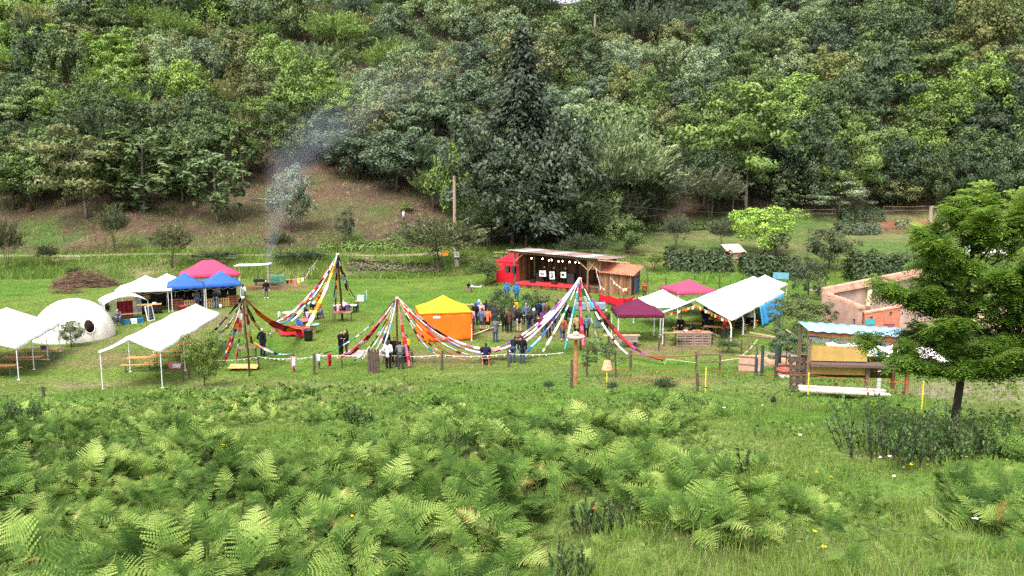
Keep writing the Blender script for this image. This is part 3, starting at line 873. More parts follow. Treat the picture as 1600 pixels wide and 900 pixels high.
def pose(name):
    """joints of a 1.7 m figure facing -Y, feet on z=0"""
    J = dict(hip=(0, 0, .90), waist=(0, 0, 1.06), chest=(0, .0, 1.28), neck=(0, .01, 1.45), head=(0, -.015, 1.575))
    for s, k in ((-1, 'l'), (1, 'r')):
        J['sh' + k] = (s * .185, .01, 1.38); J['el' + k] = (s * .25, .03, 1.11); J['wr' + k] = (s * .255, -.05, .88); J['hd' + k] = (s * .25, -.08, .80)
        J['hp' + k] = (s * .095, 0, .88); J['kn' + k] = (s * .105, -.02, .48); J['an' + k] = (s * .11, .02, .08); J['to' + k] = (s * .135, -.15, .045)
    if name == 'pockets':
        for s, k in ((-1, 'l'), (1, 'r')): J['el' + k] = (s * .30, .10, 1.12); J['wr' + k] = (s * .20, -.06, .96); J['hd' + k] = (s * .17, -.10, .90)
    if name == 'folded':
        for s, k in ((-1, 'l'), (1, 'r')): J['el' + k] = (s * .24, -.05, 1.12); J['wr' + k] = (-s * .04, -.20, 1.17 + .03 * s); J['hd' + k] = (-s * .12, -.20, 1.20 + .03 * s)
    if name == 'walk':
        J['knl'] = (-.10, -.16, .50); J['anl'] = (-.10, -.22, .10); J['tol'] = (-.11, -.38, .10); J['knr'] = (.10, .03, .48); J['anr'] = (.10, .26, .14); J['tor'] = (.11, .13, .05)
        J['ell'] = (-.24, .14, 1.12); J['wrl'] = (-.23, .10, .90); J['hdl'] = (-.22, .08, .82); J['elr'] = (.24, -.06, 1.12); J['wrr'] = (.22, -.22, .95); J['hdr'] = (.21, -.28, .89)
    if name == 'play':
        J['ell'] = (-.27, -.02, 1.14); J['wrl'] = (-.22, -.26, 1.16); J['hdl'] = (-.18, -.33, 1.19); J['elr'] = (.27, .02, 1.12); J['wrr'] = (.12, -.20, 1.05); J['hdr'] = (.05, -.24, 1.02)
        J['knr'] = (.16, -.05, .48); J['anr'] = (.2, .0, .08); J['tor'] = (.25, -.16, .045)
    if name == 'lean':
        for k in ('waist', 'chest', 'neck', 'head'):
            x, y, z = J[k]; t = z - .9; J[k] = (x, y - t * .55, .9 + t * .84)
        for s, k in ((-1, 'l'), (1, 'r')):
            J['sh' + k] = (s * .185, -.25, 1.31); J['el' + k] = (s * .24, -.34, 1.06); J['wr' + k] = (s * .16, -.50, .92); J['hd' + k] = (s * .13, -.57, .88)
    if name == 'sit':
        for k in ('hip', 'waist', 'chest', 'neck', 'head', 'shl', 'shr'):
            x, y, z = J[k]; J[k] = (x, y - .12 * (z - .9), z - .42)
        for s, k in ((-1, 'l'), (1, 'r')):
            J['hp' + k] = (s * .095, 0, .50); J['kn' + k] = (s * .13, -.42, .50); J['an' + k] = (s * .12, -.40, .08); J['to' + k] = (s * .13, -.57, .045)
            J['el' + k] = (s * .25, -.14, .72); J['wr' + k] = (s * .16, -.36, .70); J['hd' + k] = (s * .13, -.43, .69)
    return {k: Vector(v) for k, v in J.items()}

def hand(mb, wr, hd, s):
    d = (hd - wr).normalized(); up = Vector((0, 0, 1)); a = d.cross(up)
    a = a.normalized() if a.length > .1 else Vector((0, 1, 0)); b = a.cross(d)
    for k in range(3): capsule(mb, wr + a * (k - 1) * .022, wr + d * .085 + a * (k - 1) * .026, .016, .016, 6)
    ln = (.060, .074, .078, .070)
    for k in range(4):
        st = wr + d * .085 + a * (k - 1.5) * .021; m_ = st + d * ln[k] * .55 + b * -.010; e = m_ + d * ln[k] * .42 + b * -.028
        mb.tube([st, m_, e], [.0095, .0085, .006], 6)
    st = wr + d * .03 + a * s * -.03
    mb.tube([st, st + a * s * -.028 + d * .03, st + a * s * -.032 + d * .062], [.011, .0105, .007], 6)

def figure(name):
    J = pose(name); out = {}
    # body
    mb = MB()
    capsule(mb, J['hip'], J['waist'], .135, .125); capsule(mb, J['waist'], J['chest'], .125, .15)
    capsule(mb, J['chest'], (J['shl'] + J['shr']) / 2 + Vector((0, 0, -.02)), .15, .11)
    capsule(mb, J['shl'], J['shr'], .065, .065); capsule(mb, (J['shl'] + J['shr']) / 2, J['neck'], .06, .055); capsule(mb, J['neck'], J['head'] + Vector((0, .02, -.04)), .052, .055)
    f = Vector((0, -1, 0)); hc = J['head']
    mb.ell(hc, (.077, .095, .115), 16, 12); mb.ell(hc + Vector((0, -.035, -.065)), (.05, .055, .052), 12, 8)
    capsule(mb, hc + Vector((0, -.088, .015)), hc + Vector((0, -.112, -.022)), .010, .016, 8)      # nose
    capsule(mb, hc + Vector((-.022, -.086, -.062)), hc + Vector((.022, -.086, -.062)), .009, .009, 8)  # mouth
    capsule(mb, hc + Vector((-.045, -.080, .028)), hc + Vector((.045, -.080, .028)), .014, .014, 8)    # brow
    for s in (-1, 1): mb.ell(hc + Vector((s * .08, .005, -.01)), (.014, .022, .034), 8, 6)             # ears
    for s, k in ((-1, 'l'), (1, 'r')):
        capsule(mb, J['sh' + k], J['el' + k], .055, .043); capsule(mb, J['el' + k], J['wr' + k], .042, .028); hand(mb, J['wr' + k], J['hd' + k], s)
        capsule(mb, J['hp' + k], J['kn' + k], .088, .060); capsule(mb, J['kn' + k], J['an' + k], .058, .038); capsule(mb, J['an' + k], J['to' + k], .042, .034)
    out['body'] = remesh(mb, .0105, 'body', 2, .22)
    # eyes
    mb = MB()
    for s in (-1, 1): mb.ell(hc + Vector((s * .031, -.086, .008)), (.014, .010, .009), 8, 6)
    out['eyes'] = mb.mesh('eyes', True)
    # coats and shirts
    for nm, frac, hem in (('jacket', .97, -.16), ('tshirt', .42, -.06)):
        mb = MB()
        capsule(mb, J['hip'] + Vector((0, 0, hem + .06)), J['waist'], .162, .15); capsule(mb, J['waist'], J['chest'], .152, .172)
        capsule(mb, J['chest'], (J['shl'] + J['shr']) / 2 + Vector((0, 0, -.01)), .172, .125); capsule(mb, J['shl'], J['shr'], .086, .086)
        if nm == 'jacket': capsule(mb, J['neck'] + Vector((0, .025, -.03)), J['neck'] + Vector((0, .03, .01)), .075, .07)
        for s, k in ((-1, 'l'), (1, 'r')):
            e = J['el' + k]; capsule(mb, J['sh' + k], e if frac > .5 else J['sh' + k].lerp(e, .75), .078, .062)
            if frac > .5: capsule(mb, e, e.lerp(J['wr' + k], .95), .062, .046)
        out[nm] = remesh(mb, .02, nm, 2, .5)
    for nm in ('trousers', 'shorts'):
        mb = MB()
        capsule(mb, J['hpl'] + Vector((0, 0, .03)), J['hpr'] + Vector((0, 0, .03)), .13, .13)
        capsule(mb, J['hip'], J['hip'].lerp(J['waist'], .6), .148, .14)
        for k in 'lr':
            if nm == 'trousers':
                capsule(mb, J['hp' + k], J['kn' + k], .108, .078); capsule(mb, J['kn' + k], J['an' + k] + (J['kn' + k] - J['an' + k]) * .05, .078, .062)
            else: capsule(mb, J['hp' + k], J['hp' + k].lerp(J['kn' + k], .95), .112, .098)
        out[nm] = remesh(mb, .02, nm, 2, .5)
    mb = MB()
    for k in 'lr':
        a, t = J['an' + k], J['to' + k]; capsule(mb, a + Vector((0, .03, -.03)), t + Vector((0, 0, 0)), .052, .046); capsule(mb, a, a + Vector((0, 0, .05)), .05, .05)
    out['shoes'] = remesh(mb, .016, 'shoes', 1, .6)
    # hair: short, long, hat, hood
    mb = MB(); mb.ell(hc + Vector((0, .018, .028)), (.086, .098, .105), 14, 10); out['short'] = trim_face(mb, hc, 'hair', .0)
    mb = MB(); mb.ell(hc + Vector((0, .02, .02)), (.09, .102, .112), 14, 10); capsule(mb, hc + Vector((0, .06, -.02)), hc + Vector((0, .085, -.21)), .085, .065); out['long'] = trim_face(mb, hc, 'hair', -.02)
    mb = MB(); mb.ell(hc + Vector((0, .0, .075)), (.095, .11, .075), 14, 8, z0=-.2); mb.lathe([(0, .07), (.10, .068), (.165, .055), (.17, .048), (.10, .058), (0, .06)], 18, c=hc); out['hat'] = mb.mesh('hat', True)
    mb = MB(); mb.ell(hc + Vector((0, .03, .012)), (.105, .112, .135), 14, 10); out['hood'] = trim_face(mb, hc, 'hood', -.04)
    return out

def trim_face(mb, hc, name, zc):
    """leave the face open"""
    me = mb.mesh(name, True)
    import bmesh
    bm = bmesh.new(); bm.from_mesh(me)
    dl = [f for f in bm.faces if (f.calc_center_median() - hc).y < -.035 + .25 * max(0, (f.calc_center_median() - hc).z - .055) * -1 and (f.calc_center_median() - hc).z < .062]
    bmesh.ops.delete(bm, geom=dl, context='FACES'); bm.to_mesh(me); bm.free(); return me

FIG = {n: figure(n) for n in ('stand', 'pockets', 'folded', 'walk', 'play', 'lean', 'sit')}
print('figures', round(time.time() - T0, 1))
skinm = M('skin', (.50, .30, .21), .55, .10, 14, spec=.3)
eyem = M('eye', (.03, .02, .015), .3, .1)
clothm = M('cloth', rough=.9, var=.3, scale=7, objcol=True, spec=.1)
hairm = M('hair_strands', rough=.7, var=.35, scale=30, objcol=True, spec=.3)
def plaid_mat():
    m, nt, out = newmat('plaid_cloth'); N = nt.nodes.new
    tc = N('ShaderNodeTexCoord'); sx = N('ShaderNodeSeparateXYZ'); lk(nt, tc.outputs['Object'], sx.inputs[0])
    oi = N('ShaderNodeObjectInfo')
    prev = oi.outputs['Color']
    for ax, sc in (('X', 60), ('Z', 60)):
        mm = N('ShaderNodeMath'); mm.operation = 'MULTIPLY'; mm.inputs[1].default_value = sc; lk(nt, sx.outputs[ax], mm.inputs[0])
        sn = N('ShaderNodeMath'); sn.operation = 'SINE'; lk(nt, mm.outputs[0], sn.inputs[0])
        gt = N('ShaderNodeMath'); gt.operation = 'GREATER_THAN'; gt.inputs[1].default_value = .25; lk(nt, sn.outputs[0], gt.inputs[0])
        fa = N('ShaderNodeMath'); fa.operation = 'MULTIPLY'; fa.inputs[1].default_value = .62; lk(nt, gt.outputs[0], fa.inputs[0])
        mx = N('ShaderNodeMix'); mx.data_type = 'RGBA'; lk(nt, fa.outputs[0], mx.inputs[0]); lk(nt, prev, mx.inputs[6]); mx.inputs[7].default_value = (.05, .045, .05, 1); prev = mx.outputs[2]
    b = N('ShaderNodeBsdfPrincipled'); b.inputs['Roughness'].default_value = .9; lk(nt, prev, b.inputs['Base Color']); lk(nt, b.outputs[0], out.inputs['Surface'])
    return m
plaidm = plaid_mat()

CLR = {'black': (.012, .012, .014), 'navy': (.014, .018, .045), 'grey': (.12, .12, .125), 'dgrey': (.045, .045, .05), 'white': (.75, .74, .72), 'pink': (.62, .34, .36), 'blue': (.03, .13, .42), 'jeans': (.035, .06, .13),
       'ljeans': (.10, .15, .24), 'brown': (.085, .045, .028), 'rust': (.26, .075, .03), 'orange': (.80, .17, .07), 'yellow': (.80, .48, .03), 'sky': (.36, .58, .68), 'purple': (.13, .05, .16), 'beige': (.42, .33, .22), 'red': (.55, .03, .03),
       'tan': (.36, .25, .13), 'olive': (.09, .09, .045), 'bluegrey': (.10, .13, .20), 'maroon': (.16, .02, .035), 'blond': (.38, .26, .12), 'greyhair': (.45, .43, .40), 'brunette': (.035, .02, .012)}
def person(loc, face, ps, top, bottom, hair, label, group=None, style='short', topkind='jacket', botkind='trousers', shoes='dgrey', h=1.72, plaid=False, skin=None):
    """face: heading the figure looks to, degrees clockwise from +Y (0 = away from the camera)"""
    f = FIG[ps]
    t = thing('person', label, 'person', loc, PI - math.radians(face), group)
    s = h / 1.70; t.scale = (s * R.uniform(.96, 1.06), s * R.uniform(.96, 1.06), s)
    link('body', f['body'], skinm, t); link('eyes', f['eyes'], eyem, t)
    o = bpy.data.objects.new(topkind, f[topkind].copy() if plaid else f[topkind]); COL.objects.link(o); o.parent = t; o.color = (*CLR[top], 1)
    if len(o.data.materials) == 0: o.data.materials.append(plaidm if plaid else clothm)
    b = link(botkind, f[botkind], clothm, t); b.color = (*CLR[bottom], 1)
    sh = link('shoes', f['shoes'], clothm, t); sh.color = (*CLR[shoes], 1)
    hm = {'short': ('hair', hairm), 'long': ('hair', hairm), 'hat': ('hat', clothm), 'hood': ('hood', clothm)}[style]
    ho = link(hm[0], f[style], hm[1], t); ho.color = (*CLR[hair], 1)
    if style == 'hat':
        h2 = link('hair', f['short'], hairm, t); h2.color = (*CLR['brunette'], 1)
    return t
# ------------------------------------------------------------------ tents, furniture, maypoles
def canvas(name, col, var=.10, trans=.12, rough=.6):
    return M(name, col, rough, var, 1.6, bump=.5, spec=.2, trans=trans)
whitec = canvas('white_canvas', (.80, .79, .78), .10, .18)
creamc = canvas('cream_canvas', (.83, .77, .70), .06, .12)
bluec = canvas('blue_canvas', (.035, .115, .47))
pinkc = canvas('faded_red_canvas', (.66, .055, .125))
redc = canvas('red_canvas', (.62, .012, .03))
maroonc = canvas('maroon_canvas', (.115, .012, .045))
magentac = canvas('dusty_red_canvas', (.40, .055, .12))
yellowc = canvas('yellow_canvas', (.84, .53, .02))
orangec = canvas('orange_canvas', (.83, .155, .012))
tarpc = canvas('blue_tarp', (.05, .30, .62))
steelm = M('white_steel', (.62, .62, .62), .45, .12, 5)
darkm = M('dark_fabric', (.018, .017, .017), .9, .3, 6)
woodm = M('weathered_wood', (.20, .135, .09), .9, .4, 3, bump=.5, spec=.1, stretch=(1, 1, 6))
wood2 = M('brown_boards', (.155, .075, .042), .9, .45, 3, bump=.5, spec=.1, stretch=(5, 5, .6))
wood3 = M('pale_boards', (.42, .29, .17), .85, .35, 3, bump=.4, spec=.1, stretch=(2, 2, 2))
wood4 = M('dark_boards', (.075, .040, .025), .92, .45, 3, bump=.5, spec=.08, stretch=(5, 5, .6))
postm = M('grey_post', (.105, .080, .062), .95, .4, 5, bump=.6, spec=.05, stretch=(3, 3, .7))
tanwood = M('orange_tabletop', (.52, .24, .085), .55, .18, 4, spec=.35, stretch=(1, 4, 1))
crateblue = M('blue_plastic', (.02, .17, .36), .4, .15, 4, spec=.4)
greenpl = M('green_plastic', (.02, .13, .075), .4, .15, 4, spec=.4)
redpl = M('red_plastic', (.50, .05, .06), .45, .15, 4, spec=.4)
blackpl = M('black_plastic', (.012, .012, .013), .45, .2, 6, spec=.4)
terram = M('terracotta', (.47, .19, .115), .85, .25, 6, bump=.2, spec=.1)
tilem = None
whitem = M('white_paint', (.80, .79, .77), .6, .10, 4)
greym = M('grey_metal', (.22, .22, .22), .5, .2, 5, metal=.3)

def canopy_fn(w, l, he, hp, ridge=0.0, sag=.10):
    """hipped canopy surface over x in +-w/2, y in +-l/2; ridge = length of a ridge along y"""
    def fn(u, v):
        x = (u - .5) * w; y = (v - .5) * l
        ax = abs(x) / (w / 2); ay = max(0, abs(y) - ridge / 2) / ((l - ridge) / 2) if l > ridge else 0
        t = max(ax, ay)
        z = he + (hp - he) * ((1 - t) ** 1.0) - sag * math.sin(PI * t) * (.6 + .4 * min(ax, ay))
        return (x, y, z)
    return fn

def gazebo(loc, rz, w, l, mat_, name, label, cat='gazebo', he=1.95, hp=2.9, ridge=0.0, val=.26, legs=True, group=None, walls=None, wallmat=None, valmat=None, wave=.05, legm=None, skip=()):
    t = thing(name, label, cat, loc, rz, group)
    mb = MB(); fn = canopy_fn(w, l, he + val, hp, ridge)
    mb.grid(fn, 20, 20)
    c = mb.build('canopy', mat_, t, smooth=True); solid(c, .012)
    mb = MB()
    for (p, q) in (((-w / 2, -l / 2), (w / 2, -l / 2)), ((w / 2, -l / 2), (w / 2, l / 2)), ((w / 2, l / 2), (-w / 2, l / 2)), ((-w / 2, l / 2), (-w / 2, -l / 2))):
        n = 20
        dx, dy = q[0] - p[0], q[1] - p[1]; L = math.hypot(dx, dy); nx, ny = dy / L, -dx / L
        def vf(u, v, p=p, dx=dx, dy=dy, nx=nx, ny=ny):
            o = .018 + .015 * v * math.sin(u * 21) ; return (p[0] + dx * u + nx * o, p[1] + dy * u + ny * o, he + val - .004 - (val + wave * abs(math.sin(u * PI * 3)) * .3) * v)
        mb.grid(vf, 24, 3)
    vo = mb.build('valance', valmat or mat_, t, smooth=True); solid(vo, .008)
    if legs:
        for i, (sx, sy) in enumerate(((-1, -1), (1, -1), (1, 1), (-1, 1))):
            if i in skip: continue
            lm = MB(); x, y = sx * (w / 2 - .05), sy * (l / 2 - .05)
            lm.box((x, y, (he + .1) / 2), (.05, .05, he + .1)); lm.box((x, y, .015), (.14, .14, .03)); lm.box((x, y, he * .55), (.062, .062, .12))
            lm.build('leg', legm or steelm, t)
        fm = MB()
        for (p, q) in (((-1, -1), (1, -1)), ((1, -1), (1, 1)), ((1, 1), (-1, 1)), ((-1, 1), (-1, -1))):
            a = Vector((p[0] * (w / 2 - .05), p[1] * (l / 2 - .05), he + .05)); b = Vector((q[0] * (w / 2 - .05), q[1] * (l / 2 - .05), he + .05))
            for k in range(4):
                a1 = a.lerp(b, k / 4); b1 = a.lerp(b, (k + 1) / 4); z0, z1 = (0, -.25) if k % 2 == 0 else (-.25, 0)
                fm.bar(a1 + Vector((0, 0, z0)), b1 + Vector((0, 0, z1)), .025); fm.bar(a1 + Vector((0, 0, -.25 - z0)), b1 + Vector((0, 0, -.25 - z1)), .025)
        fm.tube([(0, 0, he - .1), (0, 0, hp - .06)], .02, 6)
        fm.build('frame', greym, t)
    for wl in (walls or ()):
        p, q = {'front': ((-w / 2, -l / 2), (w / 2, -l / 2)), 'right': ((w / 2, -l / 2), (w / 2, l / 2)), 'back': ((w / 2, l / 2), (-w / 2, l / 2)), 'left': ((-w / 2, l / 2), (-w / 2, -l / 2))}[wl]
        mb = MB(); dx, dy = q[0] - p[0], q[1] - p[1]; L = math.hypot(dx, dy); nx, ny = dy / L, -dx / L
        def wf(u, v, p=p, dx=dx, dy=dy, nx=nx, ny=ny):
            o = -.012 + .035 * math.sin(u * 17 + v) * v + .05 * v * v * math.sin(u * PI) ; return (p[0] + dx * u + nx * o, p[1] + dy * u + ny * o, (he + .05) * (1 - v) + .01)
        mb.grid(wf, 24, 8); wo_ = mb.build('side_wall', wallmat or mat_, t, smooth=True); solid(wo_, .008)
    return t

def marquee(A, B, width, mat_, name, label, he=1.85, hr=2.6, bays=4, group=None, val=.12, legm=None, arched=False, skipl=(), skipr=()):
    """ridge tent from the middle of its near gable A to the middle of its far gable B"""
    A, B = Vector((A[0], A[1], 0)), Vector((B[0], B[1], 0)); L = (B - A).length; d = (B - A).normalized()
    rz = math.atan2(d.y, d.x) - PI / 2
    t = thing(name, label, 'marquee', (A.x, A.y, float(hgt(A.x, A.y))), rz, group)
    w = width
    mb = MB()
    def fn(u, v):
        x = (u - .5) * w; y = v * L; s = abs(x) / (w / 2)
        bay = (v * bays) % 1.0
        z = hr - (hr - he - val) * s - .07 * math.sin(PI * bay) * (.5 + .5 * s) - .05 * math.sin(PI * s)
        return (x, y, z)
    mb.grid(fn, 14, bays * 8)
    c = mb.build('canopy', mat_, t, smooth=True); solid(c, .012)
    mb = MB()
    for s in (-1, 1):
        def vf(u, v, s=s):
            b = fn(0 if s < 0 else 1, u); sc = .10 * abs(math.sin(u * bays * PI)) * 0
            return (b[0] + s * (.015 + .012 * v * math.sin(40 * u)), b[1], b[2] - .004 - v * (val + sc))
        mb.grid(vf, bays * 8, 3)
    for y in (0, 1):
        def gf(u, v, y=y):
            b = fn(u, y); return (b[0], b[1] + (.014 if y else -.014), b[2] - .004 - v * (val * (.6 + .8 * abs(u - .5) * 2)))
        mb.grid(gf, 14, 3)
    vo = mb.build('valance', mat_, t, smooth=True); solid(vo, .008)
    for i in range(bays + 1):
        y = min(max(L * i / bays, .06), L - .06)
        for s in (-1, 1):
            if (s < 0 and i in skipl) or (s > 0 and i in skipr): continue
            lm = MB(); x = s * (w / 2 - .05)
            if arched: lm.tube([(x, y, 0), (x, y, he * .62), (x - s * .06, y, he * .82), (x - s * .28, y, he + .1)], .05, 8)
            else: lm.tube([(x, y, 0), (x, y, he + .08)], .028, 8)
            lm.box((x, y, .012), (.16, .16, .024)); lm.build('leg', legm or steelm, t)
    fm = MB(); fm.tube([(0, .05, hr - .1), (0, L - .05, hr - .1)], .02, 6)
    for i in range(bays + 1):
        y = min(max(L * i / bays, .06), L - .06)
        for s in (-1, 1): fm.bar((s * (w / 2 - .06), y, he - .02), (0, y, hr - .12), .03)
    fm.build('frame', legm or steelm, t)
    return t

def trestle(loc, rz, label, l=2.2, w=.5, h=.75, name='folding_table', cat='table', top=None, group=None, legm=None):
    t = thing(name, label, cat, loc, rz, group)
    mb = MB()
    for k in range(3): mb.box((0, (k - 1) * w / 3, h - .0125), (l, w / 3 - .008, .025))
    mb.build('tabletop' if cat == 'table' else 'seat', top or tanwood, t)
    for s in (-1, 1):
        lm = MB(); x = s * l * .36
        lm.bar((x, -w * .42, 0), (x, -w * .3, h - .03), .03); lm.bar((x, w * .42, 0), (x, w * .3, h - .03), .03); lm.bar((x, -w * .4, .12), (x, w * .4, .12), .025); lm.bar((x, 0, h * .3), (x - s * .3, 0, h - .04), .02)
        lm.build('leg', legm or greenpl, t)
    return t

def pallet(loc, rz, label, w=1.2, h=.8, group=None, tilt=0, mat_=None, name='pallet'):
    """a pallet standing on edge"""
    t = thing(name, label, 'pallet', loc, rz, group); t.rotation_euler = (tilt, 0, rz)
    mb = MB()
    for k in range(5): mb.box((0, -.06, h * (.08 + .21 * k)), (w, .02, h * .13))
    for k in range(3): mb.box((0, .06, h * (.08 + .42 * k)), (w, .02, h * .13))
    mb.build('slats', mat_ or wood3, t)
    mb = MB()
    for k in (-1, 0, 1): mb.box((k * (w / 2 - .05), 0, h / 2), (.09, .098, h))
    mb.build('blocks', mat_ or wood3, t)
    return t

def post(loc, h, label, r=.07, name='fence_post', cat='post', group=None, lean=0, mat_=None):
    mb = MB(); a = R.uniform(0, 6)
    lx, ly = lean * math.cos(a), lean * math.sin(a)
    mb.tube([(0, 0, -.3), (lx * .3, ly * .3, h * .4), (lx * .8, ly * .8, h * .85), (lx, ly, h), (lx, ly, h + .015)], [r * 1.05, r, r * .95, r * .92, r * .6], 9)
    o = mb.build(name, mat_ or postm, loc=loc, smooth=False); tag(o, label, cat, group); return o

# knitted streamers
PAL = [('white', (.80, .78, .76)), ('red', (.52, .03, .045)), ('pink', (.68, .16, .26)), ('black', (.02, .02, .025)), ('yellow', (.80, .58, .10)), ('orange', (.78, .20, .03)), ('teal', (.05, .36, .38)),
       ('blue', (.05, .16, .50)), ('green', (.02, .24, .10)), ('maroon', (.12, .015, .03)), ('purple', (.24, .06, .26)), ('cream', (.72, .66, .50)), ('grey', (.30, .31, .34)), ('sky', (.25, .50, .74)), ('lilac', (.55, .36, .60)), ('olive', (.22, .22, .09))]
YARN = [M('knit_' + n, c, .95, .30, 26, bump=.5, spec=.05) for n, c in PAL]
PIX = {n: i for i, (n, c) in enumerate(PAL)}
def streamer(parent, base, top, end, cols, w=.20, sag=.5, w0=.07, n=46, seg=None, swing=0):
    """a knitted strip hanging from the pole top to its end point; cols run from the top down"""
    top, end = Vector(top) - base, Vector(end) - base
    r = random.Random(len(parent.children) * 13 + int(abs(end.x * 10)))
    d = (end - top); hd = Vector((d.x, d.y, 0)); side = Vector((-hd.y, hd.x, 0))
    side = side.normalized() if side.length > .05 else Vector((1, 0, 0))
    mb = MB(); rows = []
    # piecewise colour bands of uneven length
    if seg is None:
        cuts = []; x = 0
        while x < 1:
            x += r.uniform(.025, .10); cuts.append(min(x, 1))
        ids = []
        for i in range(len(cuts)): ids.append(PIX[cols[i % len(cols)]] if r.random() < .8 else PIX[r.choice(cols)])
    else: cuts = [(i + 1) / len(cols) for i in range(len(cols))]; ids = [PIX[c] for c in cols]
    up = d.cross(side).normalized()
    if up.z < 0: up = -up
    for i in range(n + 1):
        t = i / n
        p = top + d * t - Vector((0, 0, sag * 4 * t * (1 - t))) + side * (swing * math.sin(PI * t))
        ww = (w0 + (w - w0) * min(1, t * 3.2)) * (1 + .14 * math.sin(t * 31 + r.random()))
        tw = .75 * math.sin(t * 5 + len(parent.children))
        s2 = (side * math.cos(tw) + up * math.sin(tw)); u2 = up * math.cos(tw) - side * math.sin(tw)
        c = .22 * ww
        rows.append([p + s2 * (a * ww) + u2 * b for a, b in ((-.5, -c), (-.25, c * .4), (0, c * .7), (.25, c * .4), (.5, -c), (.25, -c * .4), (0, -c * .1), (-.25, -c * .4))])
    vs = [v for row in rows for v in row]; k = 8
    for i in range(n):
        ci = next(j for j, cc in enumerate(cuts) if (i + .5) / n <= cc)
        fs = [(i * k + j, i * k + (j + 1) % k, (i + 1) * k + (j + 1) % k, (i + 1) * k + j) for j in range(k)]
        mb.F.extend(fs); mb.MI.extend([ids[ci]] * k)
    mb.V = [tuple(v) for v in vs]
    o = mb.build('streamer', YARN, parent, smooth=True)
    return o

def bunting(name, label, pts, cols, w=.22, drop=.25, cat='bunting', n=26, group=None):
    """small cloths strung along a cord through pts"""
    base = Vector(pts[0]); t = thing(name, label, cat, base, 0, group)
    mb = MB(); P_ = []
    pts = [Vector(p) - base for p in pts]
    for a, b in zip(pts[:-1], pts[1:]):
        for k in range(10): P_.append(a.lerp(b, k / 10) - Vector((0, 0, .12 * 4 * (k / 10) * (1 - k / 10) * (b - a).length / 4)))
    P_.append(pts[-1]); mb.tube(P_, .012, 5); mb.build('cord', whitem, t)
    r = random.Random(len(P_))
    tot = len(P_) - 1
    for k in range(n):
        f = (k + .5) / n * tot; i = int(f); p = P_[i].lerp(P_[min(i + 1, tot)], f - i); d = (P_[min(i + 1, tot)] - P_[i]).normalized(); ww = w * r.uniform(.7, 1.2); dr = drop * r.uniform(.6, 1.2)
        sw = Vector((r.uniform(-.06, .06), r.uniform(-.06, .06), -1)) * dr
        q = d.cross(Vector((0, 0, 1))).normalized() * .012
        a_, b_, c_, e_ = p - d * ww / 2, p + d * ww / 2, p + d * ww * .42 + sw, p - d * ww * .42 + sw
        mb = MB(); vs = [a_ - q, b_ - q, c_ - q, e_ - q, a_ + q, b_ + q, c_ + q, e_ + q]
        mb.add(vs, [(0, 1, 2, 3), (7, 6, 5, 4), (0, 4, 5, 1), (1, 5, 6, 2), (2, 6, 7, 3), (3, 7, 4, 0)], PIX[cols[k % len(cols)]]); mb.build('flag', YARN, t)
    return t
# ------------------------------------------------------------------ the left-hand tents
marquee(Q(-30.6, 44.3), Q(-32.2, 51.4), 6.0, whitec, 'white_marquee', 'large white ridge marquee cut off by the left edge of the view', he=1.8, hr=3.05, bays=3)
for i, (x, y, rz, lab) in enumerate(((-29.7, 49.3, .1, 'trestle table with pink and purple things, farthest under the left white marquee'), (-29.4, 47.0, .1, 'middle trestle table under the left white marquee'), (-29.6, 44.9, .1, 'nearest trestle table under the left white marquee'))):
    trestle((x, y, 0), rz, lab, 2.2, .55, .74, group='tables under the left white marquee')
    trestle((x - .1, y + .62, 0), rz, 'bench behind the ' + lab.split(',')[0].replace('trestle table', 'table'), 2.2, .26, .44, 'beer_bench', 'bench', group='benches under the left white marquee')
mb = MB(); mb.box((0, 0, .09), (.35, .25, .18)); mb.box((0, 0, .19), (.37, .27, .025)); tag(mb.build('storage_box', M('violet_plastic', (.16, .04, .26), .5, .2, 4), loc=(-29.4, 49.3, .755)), 'small violet box on the farthest table under the left marquee', 'box')

def dome():
    t = thing('dome_tent', 'big white igloo-shaped dome tent with an oval dark window', 'dome tent', Q(-31.3, 57.2), 0)
    rad, h = 2.72, 2.75
    mb = MB()
    def fn(u, v):
        a = 2 * PI * u; ph = PI / 2 * v
        rr = rad * math.cos(ph) ** .93; sc = 1 - .018 * abs(math.cos(a * 5)) * math.cos(ph)
        return (rr * math.cos(a) * sc, rr * math.sin(a) * sc, h * math.sin(ph) ** 1.05)
    mb.grid(fn, 60, 22); mb.build('shell', creamc, t, smooth=True)
    # oval opening at the right of the front
    for nm, s, off, m_ in (('window_frame', 1.0, .012, creamc), ('window', .86, .03, M('dark_window', (.018, .011, .009), .8, .3, 4, spec=.1))):
        mb = MB(); a0 = math.radians(-38); ph0 = math.radians(24)
        pts = []
        for k in range(24):
            q = 2 * PI * k / 24; a = a0 + .145 * s * math.cos(q); ph = ph0 + .19 * s * math.sin(q)
            rr = rad * math.cos(ph) ** .93 + off
            pts.append((rr * math.cos(a), rr * math.sin(a), h * math.sin(ph) ** 1.05))
        c = tuple(sum(p[i] for p in pts) / 24 * (1.012) for i in range(3))
        if nm == 'window_frame': mb.tube(pts + [pts[0]], .035, 6)
        else: mb.add([c] + pts, [(0, 1 + k, 1 + (k + 1) % 24) for k in range(24)])
        o = mb.build(nm, m_, t, smooth=True)
        if nm == 'window': solid(o, .02)
    mb = MB()
    for k in range(10):
        a = 2 * PI * k / 10; pts = []
        for j in range(10):
            ph = PI / 2 * j / 9.5; rr = rad * math.cos(ph) ** .93 + .012; pts.append((rr * math.cos(a), rr * math.sin(a), h * math.sin(ph) ** 1.05 + .01))
        mb.tube(pts, .018, 5)
    mb.build('seams', creamc, t, smooth=True)
dome()

